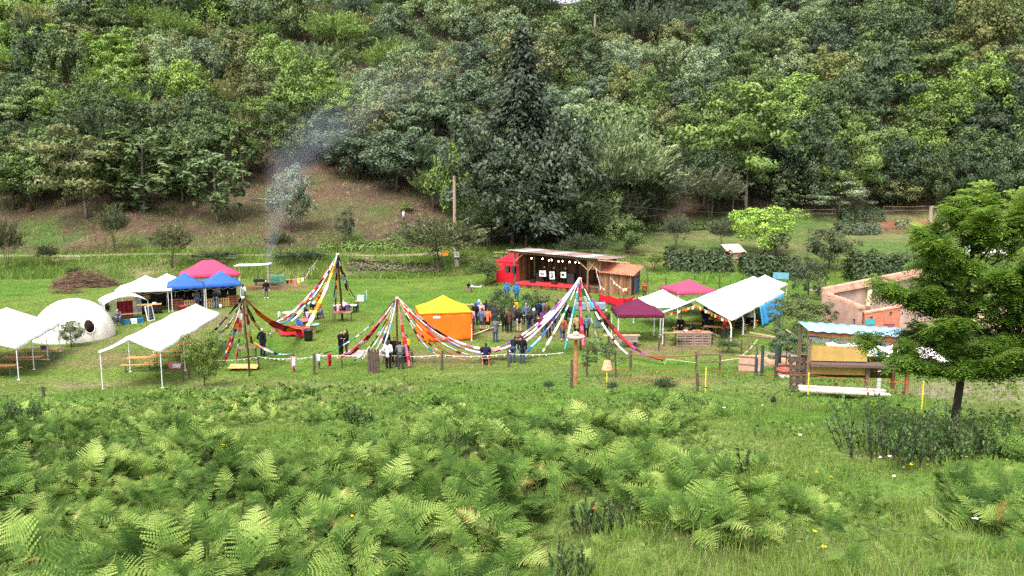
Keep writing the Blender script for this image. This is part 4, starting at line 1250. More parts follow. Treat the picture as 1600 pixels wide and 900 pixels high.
# food stall: low white arched canopy with clear walls
def food_stall():
    c = P(181, 506); rz = .62
    t = thing('food_stall', 'small white arched stall with clear plastic sides beside the dome', 'stall', (c.x, c.y + 1.4, 0), rz)
    w, l = 3.2, 3.0
    mb = MB()
    mb.grid(lambda u, v: ((u - .5) * w, (v - .5) * l, 1.62 + .55 * math.sin(PI * u) ** .8 + .05 * math.sin(PI * v)), 16, 10)
    solid(mb.build('canopy', whitec, t, smooth=True), .012)
    for sx in (-1, 1):
        for sy in (-1, 1):
            lm = MB(); lm.tube([(sx * (w / 2 - .04), sy * (l / 2 - .06), 0), (sx * (w / 2 - .04), sy * (l / 2 - .06), 1.66)], .024, 8); lm.box((sx * (w / 2 - .04), sy * (l / 2 - .06), .01), (.12, .12, .02)); lm.build('leg', steelm, t)
    clear = newmat('clear_plastic'); m, nt, out = clear; b = nt.nodes.new('ShaderNodeBsdfPrincipled'); tp = nt.nodes.new('ShaderNodeBsdfTransparent'); ms = nt.nodes.new('ShaderNodeMixShader'); ms.inputs[0].default_value = .35
    no = nt.nodes.new('ShaderNodeTexNoise'); no.inputs['Scale'].default_value = 3; rp = nt.nodes.new('ShaderNodeMapRange'); rp.inputs[3].default_value = .15; rp.inputs[4].default_value = .5; lk(nt, no.outputs[0], rp.inputs[0]); lk(nt, rp.outputs[0], ms.inputs[0])
    b.inputs['Base Color'].default_value = (.75, .78, .82, 1); b.inputs['Roughness'].default_value = .15; lk(nt, tp.outputs[0], ms.inputs[1]); lk(nt, b.outputs[0], ms.inputs[2]); lk(nt, ms.outputs[0], out.inputs['Surface'])
    for p, q in (((-w / 2, l / 2), (-w / 2, -l / 2)), ((w / 2, l / 2), (-w / 2, l / 2))):
        mb = MB(); mb.grid(lambda u, v: (p[0] + (q[0] - p[0]) * u + .02 * math.sin(20 * u), p[1] + (q[1] - p[1]) * u + .03 * math.sin(14 * u + 4 * v), .12 + 1.5 * v), 18, 6); solid(mb.build('side_wall', m, t, smooth=True), .004)
    o = t.location
    def W(x, y, z=0): return (o.x + x * math.cos(rz) - y * math.sin(rz), o.y + x * math.sin(rz) + y * math.cos(rz), z)
    trestle(W(.2, -1.25), rz, 'brown table with food at the front of the small arched stall', 1.7, .6, .72, top=M('brown_top', (.30, .16, .09), .6, .3, 6))
    cl = MB(); cl.grid(lambda u, v: ((u - .5) * 1.2, .03 * math.sin(u * 25), 1.3 * (1 - v)), 20, 6); oo = solid(cl.build('rug', M('red_rug', (.36, .03, .045), .95, .6, 9), loc=W(.3, 1.2, .1)), .02); oo.rotation_euler = (0, 0, rz); tag(oo, 'dark red patterned rug hung at the back of the arched stall', 'rug')
    for i, (x, y, m_, lab) in enumerate(((-.15, -1.75, crateblue, 'blue plastic crate in front of the arched food stall'), (.38, -1.8, whitem, 'white tub beside the blue crate at the food stall'), (.85, -1.7, crateblue, 'deep blue cool box at the right end of the food stall table'))):
        mb = MB(); mb.box((0, 0, .17), (.42, .34, .34)); mb.box((0, 0, .345), (.46, .38, .03)); mb.box((0, -.18, .22), (.2, .03, .05)); b_ = mb.build('crate', m_, loc=W(x, y)); b_.rotation_euler = (0, 0, rz); tag(b_, lab, 'crate')
    bt = thing('chalkboard', 'white framed chalkboard leaning beside the arched food stall', 'sign', W(1.75, -1.35), rz + .5); bt.rotation_euler = (-.22, 0, rz + .5)
    mb = MB(); mb.box((0, 0, .62), (.56, .03, 1.12)); mb.build('board', M('chalkboard_slate', (.03, .035, .035), .8, .5, 9), bt)
    mb = MB()
    for x in (-.31, .31): mb.box((x, 0, .62), (.07, .05, 1.24))
    for z in (.035, 1.205): mb.box((0, 0, z), (.55, .049, .07))
    mb.build('frame', whitem, bt)
    mb = MB()
    for k in range(7):
        for j in range(3 - k % 2): mb.box((-.14 + .14 * j, -.018, 1.02 - .125 * k), (.09 + .03 * ((k + j) % 2), .004, .022))
    mb.build('chalk_writing', M('chalk', (.55, .56, .55), .9, .4, 30), bt)
    person(W(-.75, -1.75), 150, 'sit', 'grey', 'jeans', 'brunette', 'person in grey seated on a stool at the arched food stall', style='long')
    mb = MB(); mb.box((0, 0, .41), (.36, .36, .05))
    for sx in (-1, 1):
        for sy in (-1, 1): mb.box((sx * .14, sy * .14, .195), (.04, .04, .38))
    s = mb.build('stool', wood3, loc=W(-.75, -1.75)); s.rotation_euler = (0, 0, .4); tag(s, 'pale wooden stool under the seated person in grey', 'stool')
food_stall()

cw = P(259, 489)
gz = gazebo(Q(-31.3, 68.7), .30, 4.4, 3.0, whitec, 'gazebo', 'white peaked market gazebo left of the blue bar gazebos', he=1.75, hp=3.0, ridge=0, group=None, legm=steelm)
gazebo(Q(-31.0, 72.2), .36, 2.6, 2.6, whitec, 'gazebo', 'small white gazebo tucked behind the white market gazebo', he=1.85, hp=2.75, legm=steelm)
trestle(Q(-30.3, 66.9), .36, 'orange-topped serving table with dark skirt under the white market gazebo', 1.9, .8, .78)
mb = MB(); mb.grid(lambda u, v: ((u - .5) * 1.84, -.36 + .02 * math.sin(u * 50), .74 * (1 - v) + .01), 30, 3); mb.grid(lambda u, v: (.92 + .02 * math.sin(u * 30), (u - .5) * .7, .74 * (1 - v) + .01), 20, 3)
ck = solid(mb.build('table_skirt', darkm, loc=Q(-30.3, 66.9), smooth=True), .006); ck.rotation_euler = (0, 0, .42); tag(ck, 'black cloth skirt round the orange-topped serving table', 'cloth')
mb = MB()
for k in range(6): mb.lathe([(.0, 0), (.04, 0), (.045, .12), (.0, .12)], 10, c=((k % 3 - 1) * .11, (k // 3) * .1, 0))
ck = mb.build('cup_stack', whitem, loc=Q(-29.95, 67.05) + Vector((0, 0, .79))); tag(ck, 'white paper cups on the orange-topped serving table', 'cups')
trestle(Q(-31.5, 69.0), .36, 'dark counter at the back of the white market gazebo', 2.2, .6, .9, top=wood4)
mb = MB(); mb.box((0, 0, .14), (.5, .34, .26)); mb.box((0, 0, .28), (.52, .36, .03)); mb.box((.1, -.18, .15), (.2, .02, .08)); b_ = mb.build('cardboard_box', M('cardboard', (.40, .24, .14), .9, .2, 6), loc=Q(-31.4, 69.0) + Vector((0, 0, .92))); tag(b_, 'cardboard box on the dark counter of the white gazebo', 'box')
for nm, pts in (('backdrop', ((-1.45, 2.2), (1.45, 2.2))),):
    mb = MB(); mb.grid(lambda u, v: ((u - .5) * 2.9, .03 * math.sin(u * 22), 1.9 * (1 - v) + .02), 24, 5); o = solid(mb.build('dark_curtain', darkm, loc=Q(-31.5, 70.4), smooth=True), .01); o.rotation_euler = (0, 0, .42); tag(o, 'dark curtain behind the counter of the white market gazebo', 'curtain')

# bar: two blue gazebos side by side, a faded red one behind
ub, vb = Vector((.9, .436, 0)), Vector((-.436, .9, 0)); rzb = math.atan2(.436, .9)
B0 = P(263, 487)
gazebo(B0 + ub * 1.5 + vb * 1.5, rzb, 3, 3, bluec, 'gazebo', 'left one of the two blue bar gazebos', he=1.86, hp=3.15, val=.28)
gazebo(B0 + ub * 4.53 + vb * 1.5, rzb, 3, 3, bluec, 'gazebo', 'right one of the two blue bar gazebos', he=1.86, hp=3.15, val=.28)
gazebo(B0 + ub * 3.1 + vb * 5.0 + Vector((.6, .6, 0)), rzb - PI / 2, 3, 5.0, pinkc, 'gazebo', 'faded red gazebo with a ridge roof behind the blue bar', he=2.3, hp=3.75, ridge=1.2, val=.28)
mb = MB(); mb.grid(lambda u, v: ((u - .5) * 5.9, .03 * math.sin(u * 40), 2.0 * (1 - v) + .02), 40, 5); o = solid(mb.build('dark_curtain', darkm, loc=B0 + ub * 3 + vb * 3.05, smooth=True), .01); o.rotation_euler = (0, 0, rzb); tag(o, 'black curtain closing the back of the blue bar gazebos', 'curtain')
bx = B0 + vb * .75
pm = M('reddish_pallet', (.21, .085, .045), .9, .35, 4, bump=.3, stretch=(1, 1, 4)); pm2 = M('new_pallet', (.50, .30, .13), .85, .3, 4, bump=.3)
for k, (s, m_, lab, ro) in enumerate(((.75, pm, 'reddish pallet, leftmost of the bar front', 0), (1.75, pm2, 'pale upright-slatted pallet left of the bar opening', 1), (3.35, pm2, 'narrow pale pallet behind the middle leg of the blue gazebos', 1), (4.55, pm2, 'pale upright-slatted pallet right of the person at the bar', 1), (5.35, pm, 'reddish pallet, rightmost of the bar front', 0))):
    pl = pallet(bx + ub * s + Vector((0, 0, 0)), rzb, lab, 1.0 if not ro else .78, .95, 'pallets of the bar front', mat_=m_)
    if ro: pl.rotation_euler = (0, PI / 2, rzb); pl.location = bx + ub * (s - .45) + Vector((0, 0, .40))
trestle(B0 + ub * 2.6 + vb * 1.25, rzb, 'long dark bar counter behind the pallets of the blue gazebos', 5.2, .6, 1.0, top=wood4)
for s, m_, lab in ((1.15, redpl, 'red plastic tub in front of the bar pallets'), (2.0, greenpl, 'round green tub in front of the bar pallets')):
    mb = MB(); mb.lathe([(0, .01), (.24, 0), (.34, .36), (.37, .38), (.37, .41), (.32, .40), (.22, .04), (0, .04)], 18); tag(mb.build('tub', m_, loc=B0 + ub * s + vb * .25, smooth=True), lab, 'tub')
r_ = random.Random(4)
for k, s in enumerate((.9, 1.4, 2.1, 3.4, 4.3, 5.0)):
    mb = MB(); mb.lathe([(0, 0), (.04, 0), (.042, .18), (.016, .24), (.014, .31), (0, .31)], 10); o = mb.build('bottle', (greenpl, terram, whitem)[k % 3], loc=B0 + ub * s + vb * 1.2 + Vector((0, 0, 1.01)), smooth=True)
    tag(o, ('green bottle', 'brown bottle', 'white bottle')[k % 3] + (' at the left half of the dark bar counter' if k < 3 else ' at the right half of the dark bar counter'), 'bottle', 'bottles on the bar counter')
person(B0 + ub * 2.35 + vb * .35, 0, 'stand', 'dgrey', 'jeans', 'brunette', 'person in dark grey standing at the left of the bar opening')
person(B0 + ub * 3.85 + vb * .15, 10, 'pockets', 'black', 'ljeans', 'black', 'person in black top and pale jeans buying at the blue bar')
person(B0 + ub * 2.0 + vb * 2.1, 180, 'stand', 'black', 'black', 'brunette', 'person in black serving behind the left of the bar', style='long')
person(B0 + ub * 4.2 + vb * 2.2, 170, 'stand', 'white', 'black', 'blond', 'person in white serving behind the right of the bar')
person(P(381, 473), 15, 'pockets', 'white', 'ljeans', 'brunette', 'person in a white top just behind the left maypole', style='long')
mb = MB(); mb.lathe([(0, 0), (.10, 0), (.13, .28), (.09, .34), (0, .34)], 10); o = mb.build('shopping_bag', whitem, loc=B0 + ub * 4.25 + vb * .05, smooth=True); tag(o, 'white bag on the grass beside the person in pale jeans', 'bag')

# kitchen awning and earth patch
aw = thing('awning', 'narrow white flat awning on posts right of the faded red gazebo', 'awning', Q(-25.9, 80.5), .12)
mb = MB(); mb.grid(lambda u, v: ((u - .5) * 3.4, (v - .5) * 2.4, 2.62 + .10 * u - .05 * v - .04 * math.sin(PI * u)), 10, 6); solid(mb.build('roof', whitec, aw, smooth=True), .03)
for x, y in ((-1.6, -1.1), (1.6, -1.1), (1.35, 1.1), (-1.6, 1.1)):
    mb = MB(); mb.bar((x, y, 0), (x, y, 2.6), .07); mb.build('post', wood3, aw)
gr = thing('barbecue', 'low black barbecue smoking beside the white awning', 'barbecue', Q(-25.9, 84.2), .1)
mb = MB(); mb.box((0, 0, .52), (2.4, .7, .28)); mb.build('fire_tray', blackpl, gr)
mb = MB()
for x in (-1, 1):
    for y in (-.25, .25): mb.box((x, y, .19), (.06, .06, .38))
mb.build('legs', blackpl, gr)
mb = MB()
for k in range(20): mb.bar((-1.15 + .12 * k, -.33, .68), (-1.15 + .12 * k, .33, .68), .02)
mb.build('grill', greym, gr)
person(P(416.5, 466), 160, 'stand', 'black', 'grey', 'greyhair', 'person in black sweater and white shoes standing by the earth patch', shoes='white')
def banner(px0, py0, px1, py1, h, m_, label, name='banner'):
    a, b = P(px0, py0), P(px1, py1)
    t = thing(name, label, 'banner', a, math.atan2((b - a).y, (b - a).x)); L = (b - a).xy.length
    mb = MB(); mb.grid(lambda u, v: (L * u, .05 * math.sin(u * 9 + v), .18 + (h + .05 * math.sin(u * 7)) * v), 24, 6); solid(mb.build('cloth', m_, t, smooth=True), .015)
    for x in (0, L): mb = MB(); mb.bar((x, .05, 0), (x, .05, h + .3), .06); mb.build('post', wood3, t)
    return t
banner(418, 447, 445, 446, 1.0, M('green_banner_cloth', (.10, .25, .17), .9, .45, 2.5, trans=.1), 'faded green painted banner at the edge of the earth patch')
bunting('bunting', 'string of coloured cloths from the green banner up to the track', [at(446, 437, 82) , at(477, 433, 83), at(484, 418, 89), at(499, 398, 98)], ['black', 'red', 'pink', 'yellow', 'white', 'cream', 'orange', 'grey'], .36, .62, n=16)
post(P(477, 441), 1.25, 'short dark post holding the coloured cloths by the green banner', .05)
post(P(498, 408), 1.0, 'post with a white rag beside the farm track', .05)

# ------------------------------------------------------------------ front left canopy with trestle tables
marquee(Q(-20.5, 43.2), Q(-20.9, 53.3), 3.15, whitec, 'white_canopy', 'long low white canopy with picnic tables, front left of the meadow', he=1.98, hr=2.72, bays=3, val=.1)
k = 0
for (px, py, wl, lab) in ((272, 556, 0, 'back left trestle table under the long front canopy'), (300, 553, 0, 'back right trestle table under the long front canopy'), (226, 577, 0, 'front left trestle table under the long front canopy'), (262, 573, 0, 'front right trestle table under the long front canopy')):
    p = P(px, py); trestle(p, .12, lab, 1.9, .55, .74, group='tables under the long front canopy')
    q = p + Vector((-.1, -.68, 0)); trestle(q, .12, 'bench before the ' + lab.replace('trestle table', 'table'), 1.9, .26, .44, 'beer_bench', 'bench', group='benches under the long front canopy')

# ------------------------------------------------------------------ maypoles
def maypole(foot, toppx, toppy, label, r=.06, finial=.0, dark=True):
    f = Vector(foot); top = at(toppx, toppy, f.y)
    t = thing('maypole', label, 'maypole', f)
    v = top - f
    mb = MB(); mb.tube([(0, 0, -.4), v * .3 + Vector((.03, 0, 0)), v * .65 + Vector((-.02, .02, 0)), v, v + Vector((.02, 0, finial + .02))], [r * 1.15, r * 1.05, r * .9, r * .75, r * .4], 9)
    mb.build('pole', wood4 if dark else woodm, t)
    mb = MB(); mb.tube([v - Vector((0, 0, .16)), v - Vector((0, 0, .10)), v - Vector((0, 0, .02))], [r * 1.6, r * 1.9, r * 1.3], 10); mb.build('binding', YARN[PIX['cream']], t)
    return t, f, top
def base_table(loc, rz, l, w, label, h=.74, top=None):
    t = thing('wooden_table', label, 'table', loc, rz)
    mb = MB()
    for i in range(5): mb.box((0, (i - 2) * w / 5, h - .02), (l, w / 5 - .012, .04))
    mb.build('tabletop', top or woodm, t)
    for sx in (-1, 1):
        for sy in (-1, 1): mb = MB(); mb.box((sx * (l / 2 - .08), sy * (w / 2 - .08), (h - .04) / 2), (.07, .07, h - .04)); mb.build('leg', woodm, t)
    return t

t1, f1, p1 = maypole(P(390, 588), 379.5, 462, 'maypole of coloured knitted streamers beside the long front canopy', .055)
for (ex, ey, ed, cols, w_, sg) in (
    (328, 522, 47, ['black', 'black', 'grey', 'black'], .20, .12), (340, 520, 48, ['white', 'maroon', 'white', 'maroon', 'grey', 'white'], .22, .45), (345, 541, 46, ['cream', 'olive', 'sky', 'white', 'green', 'yellow'], .14, .5),
    (347, 569, 46.5, ['red', 'red', 'pink', 'red', 'maroon', 'pink', 'red', 'white'], .26, .35), (352, 552, 45, ['white', 'teal', 'pink', 'black', 'white', 'red', 'orange'], .18, .40), (368, 567, 46, ['pink', 'cream', 'yellow', 'green', 'white', 'pink', 'red'], .18, .2),
    (476, 512, 58.5, ['maroon', 'orange', 'red', 'orange', 'orange', 'orange', 'red', 'red', 'red'], .46, .75), (396, 545, 48.2, ['cream', 'white', 'yellow', 'cream', 'red', 'red', 'maroon'], .17, .1), (423, 521, 57, ['olive', 'green', 'cream', 'green', 'black', 'cream', 'cream'], .15, .75),
    (411, 517, 54, ['yellow', 'red', 'pink', 'white', 'maroon', 'pink', 'grey'], .15, .5), (388, 560, 46.6, ['green', 'white', 'black', 'cream', 'green'], .10, .05), (384, 548, 47, ['grey', 'orange', 'white', 'grey'], .10, .05)):
    streamer(t1, f1, p1, at(ex, ey, ed), cols, w_, sg)
base_table(P(386, 561), .1, 1.15, .8, 'weathered table with red cloths behind the left maypole')
mb = MB(); mb.box((0, 0, 0), (1.7, .75, .035)); mb.box((0, -.2, -.03), (1.6, .08, .03)); mb.box((0, .2, -.03), (1.6, .08, .03)); pb = mb.build('plank_board', M('yellow_board', (.62, .42, .15), .8, .2, 3), loc=P(381, 578) + Vector((0, 0, .22))); pb.rotation_euler = (.10, .02, .05); tag(pb, 'pale yellow board lying at the foot of the left maypole', 'board')
for k in (-1, 1):
    mb = MB(); mb.box((0, 0, .09), (.14, .5, .2)); mb.box((0, 0, .2), (.10, .4, .02)); tag(mb.build('wood_block', wood4, loc=P(381, 578) + Vector((k * .6, 0, -.02))), ('left' if k < 0 else 'right') + ' wooden block under the pale yellow board', 'block')
sg_ = thing('garland', 'knitted garland of pale blue, black and white from the left maypole to a post', 'garland', P(460, 582))
streamer(sg_, Vector(sg_.location), at(398, 535, 50), at(459, 553, 47.2), ['orange', 'pink', 'white', 'grey', 'black', 'sky', 'white', 'sky'], .20, .30, w0=.15, seg=1)
person(P(411, 556), 25, 'pockets', 'black', 'navy', 'greyhair', 'white-haired person in a black coat walking past the left maypole', h=1.78)

t2, f2, p2 = maypole(P(535, 500), 527.5, 395, 'tall far maypole standing over a children\'s table near the track', .085, .9)
for (ex, ey, ed, cols, w_, sg) in (
    (433, 502, 60, ['white', 'pink', 'lilac', 'white', 'white', 'pink', 'white'], .26, .8), (441, 500, 58.8, ['grey', 'red', 'red', 'orange', 'red', 'maroon', 'red'], .24, .7), (443, 505, 57.8, ['white', 'lilac', 'black', 'sky', 'white', 'black', 'blue', 'blue', 'blue'], .30, .8),
    (455, 502, 57.6, ['cream', 'green', 'white', 'black', 'grey', 'yellow', 'white', 'cream'], .20, .6), (489, 475, 62, ['white', 'yellow', 'orange', 'maroon', 'orange', 'red', 'orange'], .26, .4), (481, 510, 57.6, ['cream', 'yellow', 'orange', 'yellow', 'yellow', 'cream', 'white', 'cream'], .34, .45),
    (522, 465, 64.8, ['blue', 'grey', 'teal', 'black', 'blue'], .18, .05), (548, 462, 65.5, ['grey', 'black', 'white', 'black', 'maroon'], .18, .55), (557, 467, 66, ['sky', 'black', 'grey', 'yellow', 'black', 'black'], .18, .6), (524, 478, 64, ['maroon', 'black', 'orange', 'grey'], .12, .05)):
    streamer(t2, f2, p2, at(ex, ey, ed), cols, w_, sg)
bt_ = base_table(P(535, 502), .0, 1.5, .9, 'square wooden table at the foot of the tall far maypole', top=M('brown_table', (.28, .17, .11), .8, .3, 4))
mb = MB(); mb.lathe([(0, .03), (.34, .03), (.36, .015), (.34, 0), (0, 0)], 24); tag(mb.build('tray', redpl, loc=P(533, 501.5) + Vector((0, 0, .745)), smooth=True), 'round red tray on the table at the tall far maypole', 'tray')
trestle(Q(-14.0, 67.3), .05, 'children\'s table with a white cloth behind the tall far maypole', 1.9, .75, .66, top=whitem)
for (dx, dy, fc, top, lab) in ((-1.0, .2, 80, 'grey', 'child in grey at the left end of the maypole table'), (-.45, -.75, 10, 'pink', 'child in pink with back turned at the maypole table'), (.35, -.75, -10, 'purple', 'child in purple with back turned at the maypole table'), (.85, .65, 200, 'brown', 'child in brown facing us behind the maypole table'), (-.3, .75, 175, 'white', 'child in white facing us behind the maypole table')):
    person(Q(-14.0, 67.3) + Vector((dx, dy, -.02)), fc, 'sit', top, 'jeans', ('brunette', 'blond')[len(lab) % 2], lab, 'children at the maypole table', style=('short', 'long')[len(lab) % 2], h=1.35)
    mb = MB(); mb.tube([(0, 0, -.05), (0, 0, .30), (0, 0, .31)], [.17, .165, .15], 12); tag(mb.build('log_stool', woodm, loc=Q(-14.0, 67.3) + Vector((dx, dy, 0))), 'log seat under the ' + lab.split(' with')[0].split(' facing')[0].replace(' at the left end of the maypole table', ' at the table end'), 'stool', 'log seats at the maypole table')
mb = MB(); mb.box((0, 0, .28), (.6, .4, .5)); mb.box((0, 0, .55), (.64, .44, .04)); mb.tube([(.5, .2, 0), (.5, .2, 1.1)], .025, 6); tag(mb.build('water_tank', M('pale_blue_plastic', (.42, .58, .62), .5, .15, 4), loc=P(564, 471)), 'pale blue box with a stick right of the tall far maypole', 'tank')

# coloured round tables with children, left of the far maypole
for (px, py, col, h, rad, lab) in ((486, 499, (.62, .30, .06), .62, .62, 'round yellow-orange log table by the red cloth'), (477, 511, (.58, .16, .19), .52, .60, 'round pink log table by the red cloth'), (489, 520, (.26, .47, .58), .62, .48, 'round pale blue log table by the red cloth'), (428, 518, (.22, .30, .58), .62, .5, 'round violet-blue log table left of the red cloth'), (452, 500, (.72, .68, .60), .6, .5, 'round whitish log table under the streamers')):
    t = thing('round_table', lab, 'table', P(px, py))
    mb = MB(); mb.lathe([(0, h + .035), (rad, h + .035), (rad + .012, h + .015), (rad, h), (0, h)], 28); mb.build('tabletop', M('paint_' + lab.split(' log')[0].replace('round ', '').replace(' ', '_').replace('-', '_'), col, .5, .15, 4), t)
    mb = MB(); mb.tube([(0, 0, -.1), (.01, 0, h * .5), (0, 0, h)], [.22, .19, .20], 12); mb.build('log_base', wood3, t)
rc = P(458, 527)
trestle(rc + Vector((0, .6, 0)), -.25, 'long table half hidden by the red cloth', 2.0, .7, .6)
mb = MB(); mb.grid(lambda u, v: ((u - .5) * 2.1, -.42 - .10 * math.sin(u * 9) * v, .70 - .1 * u - .55 * v + .05 * math.sin(u * 14)), 30, 8); mb.grid(lambda u, v: ((u - .5) * 2.1, -.42 + .7 * v, .70 - .1 * u + .05 * math.sin(u * 14) * (1 - v)), 30, 5)
o = solid(mb.build('red_cloth', M('red_cotton', (.62, .03, .05), .9, .4, 5, trans=.1), loc=rc + Vector((0, .4, 0)), smooth=True), .012); o.rotation_euler = (0, 0, -.25); tag(o, 'bright red cloth hanging over the long table below the streamers', 'cloth')
mb = MB(); mb.lathe([(0, 0), (.26, 0), (.32, .3), (.30, .7), (.34, .75), (.34, .80), (.27, .79), (.24, .1), (0, .1)], 18); tag(mb.build('barrel', blackpl, loc=P(482, 533), smooth=True), 'black barrel at the right end of the red cloth', 'barrel')
for (px, py, fc, top, ps, hh, lab) in ((489, 492, 160, 'black', 'sit', 1.6, 'person in black seated above the yellow-orange round table'), (477, 500, 110, 'black', 'sit', 1.5, 'person in black seated left of the yellow-orange round table'), (481, 503, 20, 'pink', 'sit', 1.3, 'child in pink at the yellow-orange round table'), (437, 507, 90, 'white', 'stand', 1.15, 'child in white standing beside the violet-blue round table'), (465, 514, 60, 'blue', 'sit', 1.3, 'child in blue seated behind the red cloth'), (503, 498, 250, 'bluegrey', 'sit', 1.3, 'child in blue-grey right of the yellow-orange round table'), (470, 519, 200, 'blue', 'sit', 1.25, 'child in bright blue beside the pink round table')):
    q = P(px, py); person(q, fc, ps, top, 'jeans', 'brunette', lab, h=hh)
    if ps == 'sit':
        mb = MB(); mb.tube([(0, 0, -.05), (0, 0, .28 * hh), (0, 0, .285 * hh)], [.18, .17, .15], 12); tag(mb.build('log_stool', woodm, loc=q), 'log seat of the ' + lab.split(' seated')[0].split(' at the')[0].split(' right')[0].split(' beside')[0] + ' near the ' + ('red cloth' if 'red cloth' in lab else 'pink round table' if 'pink round' in lab else 'yellow-orange table') + (' upper' if 'above' in lab else ''), 'stool')
person(P(533, 558), 120, 'folded', 'black', 'black', 'brunette', 'person in black embracing another, left of the middle maypole')
person(P(542, 556), 250, 'folded', 'black', 'brown', 'brunette', 'brown-haired person in black being embraced, left of the middle maypole', style='long')

t3, f3, p3 = maypole(P(620, 573), 620.5, 463, 'middle front maypole with wide red and white streamers by the orange tent', .06)
for (ex, ey, ed, cols, w_, sg) in (
    (503, 553, 48.4, ['white', 'olive', 'black', 'green', 'green', 'black', 'sky', 'olive', 'black', 'grey', 'black'], .13, .55), (531, 558, 48, ['maroon', 'red', 'red', 'red', 'red', 'pink', 'red'], .22, .45), (543, 556, 48.2, ['red', 'red', 'maroon', 'red', 'red', 'white', 'red'], .20, .40), (527, 560, 47.5, ['black', 'pink', 'white', 'pink', 'maroon', 'red', 'pink', 'maroon', 'red', 'white'], .20, .55),
    (553, 563, 47.3, ['teal', 'white', 'cream', 'black', 'teal', 'sky', 'white', 'black'], .14, .6), (566, 560, 47.4, ['white', 'white', 'cream', 'yellow', 'white', 'cream'], .15, .45), (580, 557, 47.6, ['white', 'sky', 'white', 'white', 'pink', 'white'], .18, .4), (594, 556, 47.6, ['white', 'white', 'white', 'sky', 'white'], .20, .25),
    (640, 572, 47.0, ['pink', 'red', 'pink', 'pink', 'red', 'pink', 'pink', 'red', 'red'], .24, .06), (684, 555, 48.2, ['white', 'teal', 'white', 'white', 'black', 'white', 'black', 'cream', 'sky', 'white'], .17, .55), (700, 557, 48, ['pink', 'orange', 'white', 'maroon', 'pink', 'white', 'orange', 'olive'], .17, .6), (738, 556, 48.2, ['orange', 'white', 'white', 'red', 'white', 'orange', 'pink', 'white', 'red', 'pink'], .22, .7),
    (726, 562, 47.5, ['orange', 'yellow', 'red', 'orange', 'olive', 'cream'], .11, .7), (767, 552, 48.4, ['white', 'pink', 'white', 'lilac', 'white', 'red', 'white', 'white', 'white'], .27, .85), (768, 546, 49, ['white', 'white', 'pink', 'white', 'maroon', 'pink', 'black', 'maroon', 'lilac'], .24, .75)):
    streamer(t3, f3, p3, at(ex, ey, ed), cols, w_, sg)
base_table(P(622, 566), .0, 1.9, .8, 'wooden table under the middle front maypole', .72)
mb = MB(); mb.grid(lambda u, v: ((u - .5) * 3.2, (v - .5) * 1.9, .03 + .03 * math.sin(u * 11) * math.sin(v * 7)), 20, 14); o = solid(mb.build('ground_sheet', M('grey_pink_sheet', (.36, .27, .25), .9, .25, 3), loc=P(575, 553)), .02); tag(o, 'greyish pink sheet spread on the grass left of the middle maypole', 'sheet')
for (px, py, fc, ps, top, bot, hair, st, lab) in ((607, 576, 20, 'pockets', 'white', 'black', 'brunette', 'long', 'person in white blouse and black trousers at the middle maypole table'), (617, 570, 180, 'stand', 'black', 'black', 'brunette', 'short', 'person in black facing us behind the middle maypole table'), (626, 577, -10, 'lean', 'grey', 'dgrey', 'black', 'hat', 'person in grey with a dark hat leaning on the middle maypole table'), (635, 566, 200, 'folded', 'yellow', 'dgrey', 'brunette', 'short', 'person in a yellow top right of the middle maypole'), (604, 557, 150, 'stand', 'navy', 'jeans', 'brunette', 'short', 'person in navy standing behind the middle maypole table')):
    person(P(px, py), fc, ps, top, bot, hair, lab, style=st)
for (px, lab, m_) in ((600, 'pink cushion on the middle maypole table', YARN[PIX['pink']]), (612, 'white paper box on the middle maypole table', whitem)):
    mb = MB(); mb.box((0, 0, .07), (.36, .28, .12)); mb.ell((0, 0, .13), (.17, .13, .05)); q = P(622, 566); tag(mb.build('cushion' if 'cushion' in lab else 'paper_box', m_, loc=q + Vector(((px - 606) * .05, 0, .725))), lab, lab.split()[1] if 'cushion' in lab else 'box')

gazebo(Q(-4.9, 57.2), .20, 3.7, 3.4, yellowc, 'orange_tent', 'orange-walled tent with a yellow peaked roof between the front maypoles', 'tent', he=1.95, hp=3.05, val=.10, walls=('front', 'right', 'back', 'left'), wallmat=orangec, valmat=orangec)
mb = MB(); mb.box((0, 0, 0), (.5, .01, .14)); mb.box((0, -.008, 0), (.4, .006, .03)); tag(mb.build('cloth_label', whitem, loc=Q(-4.9, 57.2) + Vector((-.3, -1.80, 1.75))), 'small white tag on the front of the orange tent', 'tag').rotation_euler = (0, 0, .20)

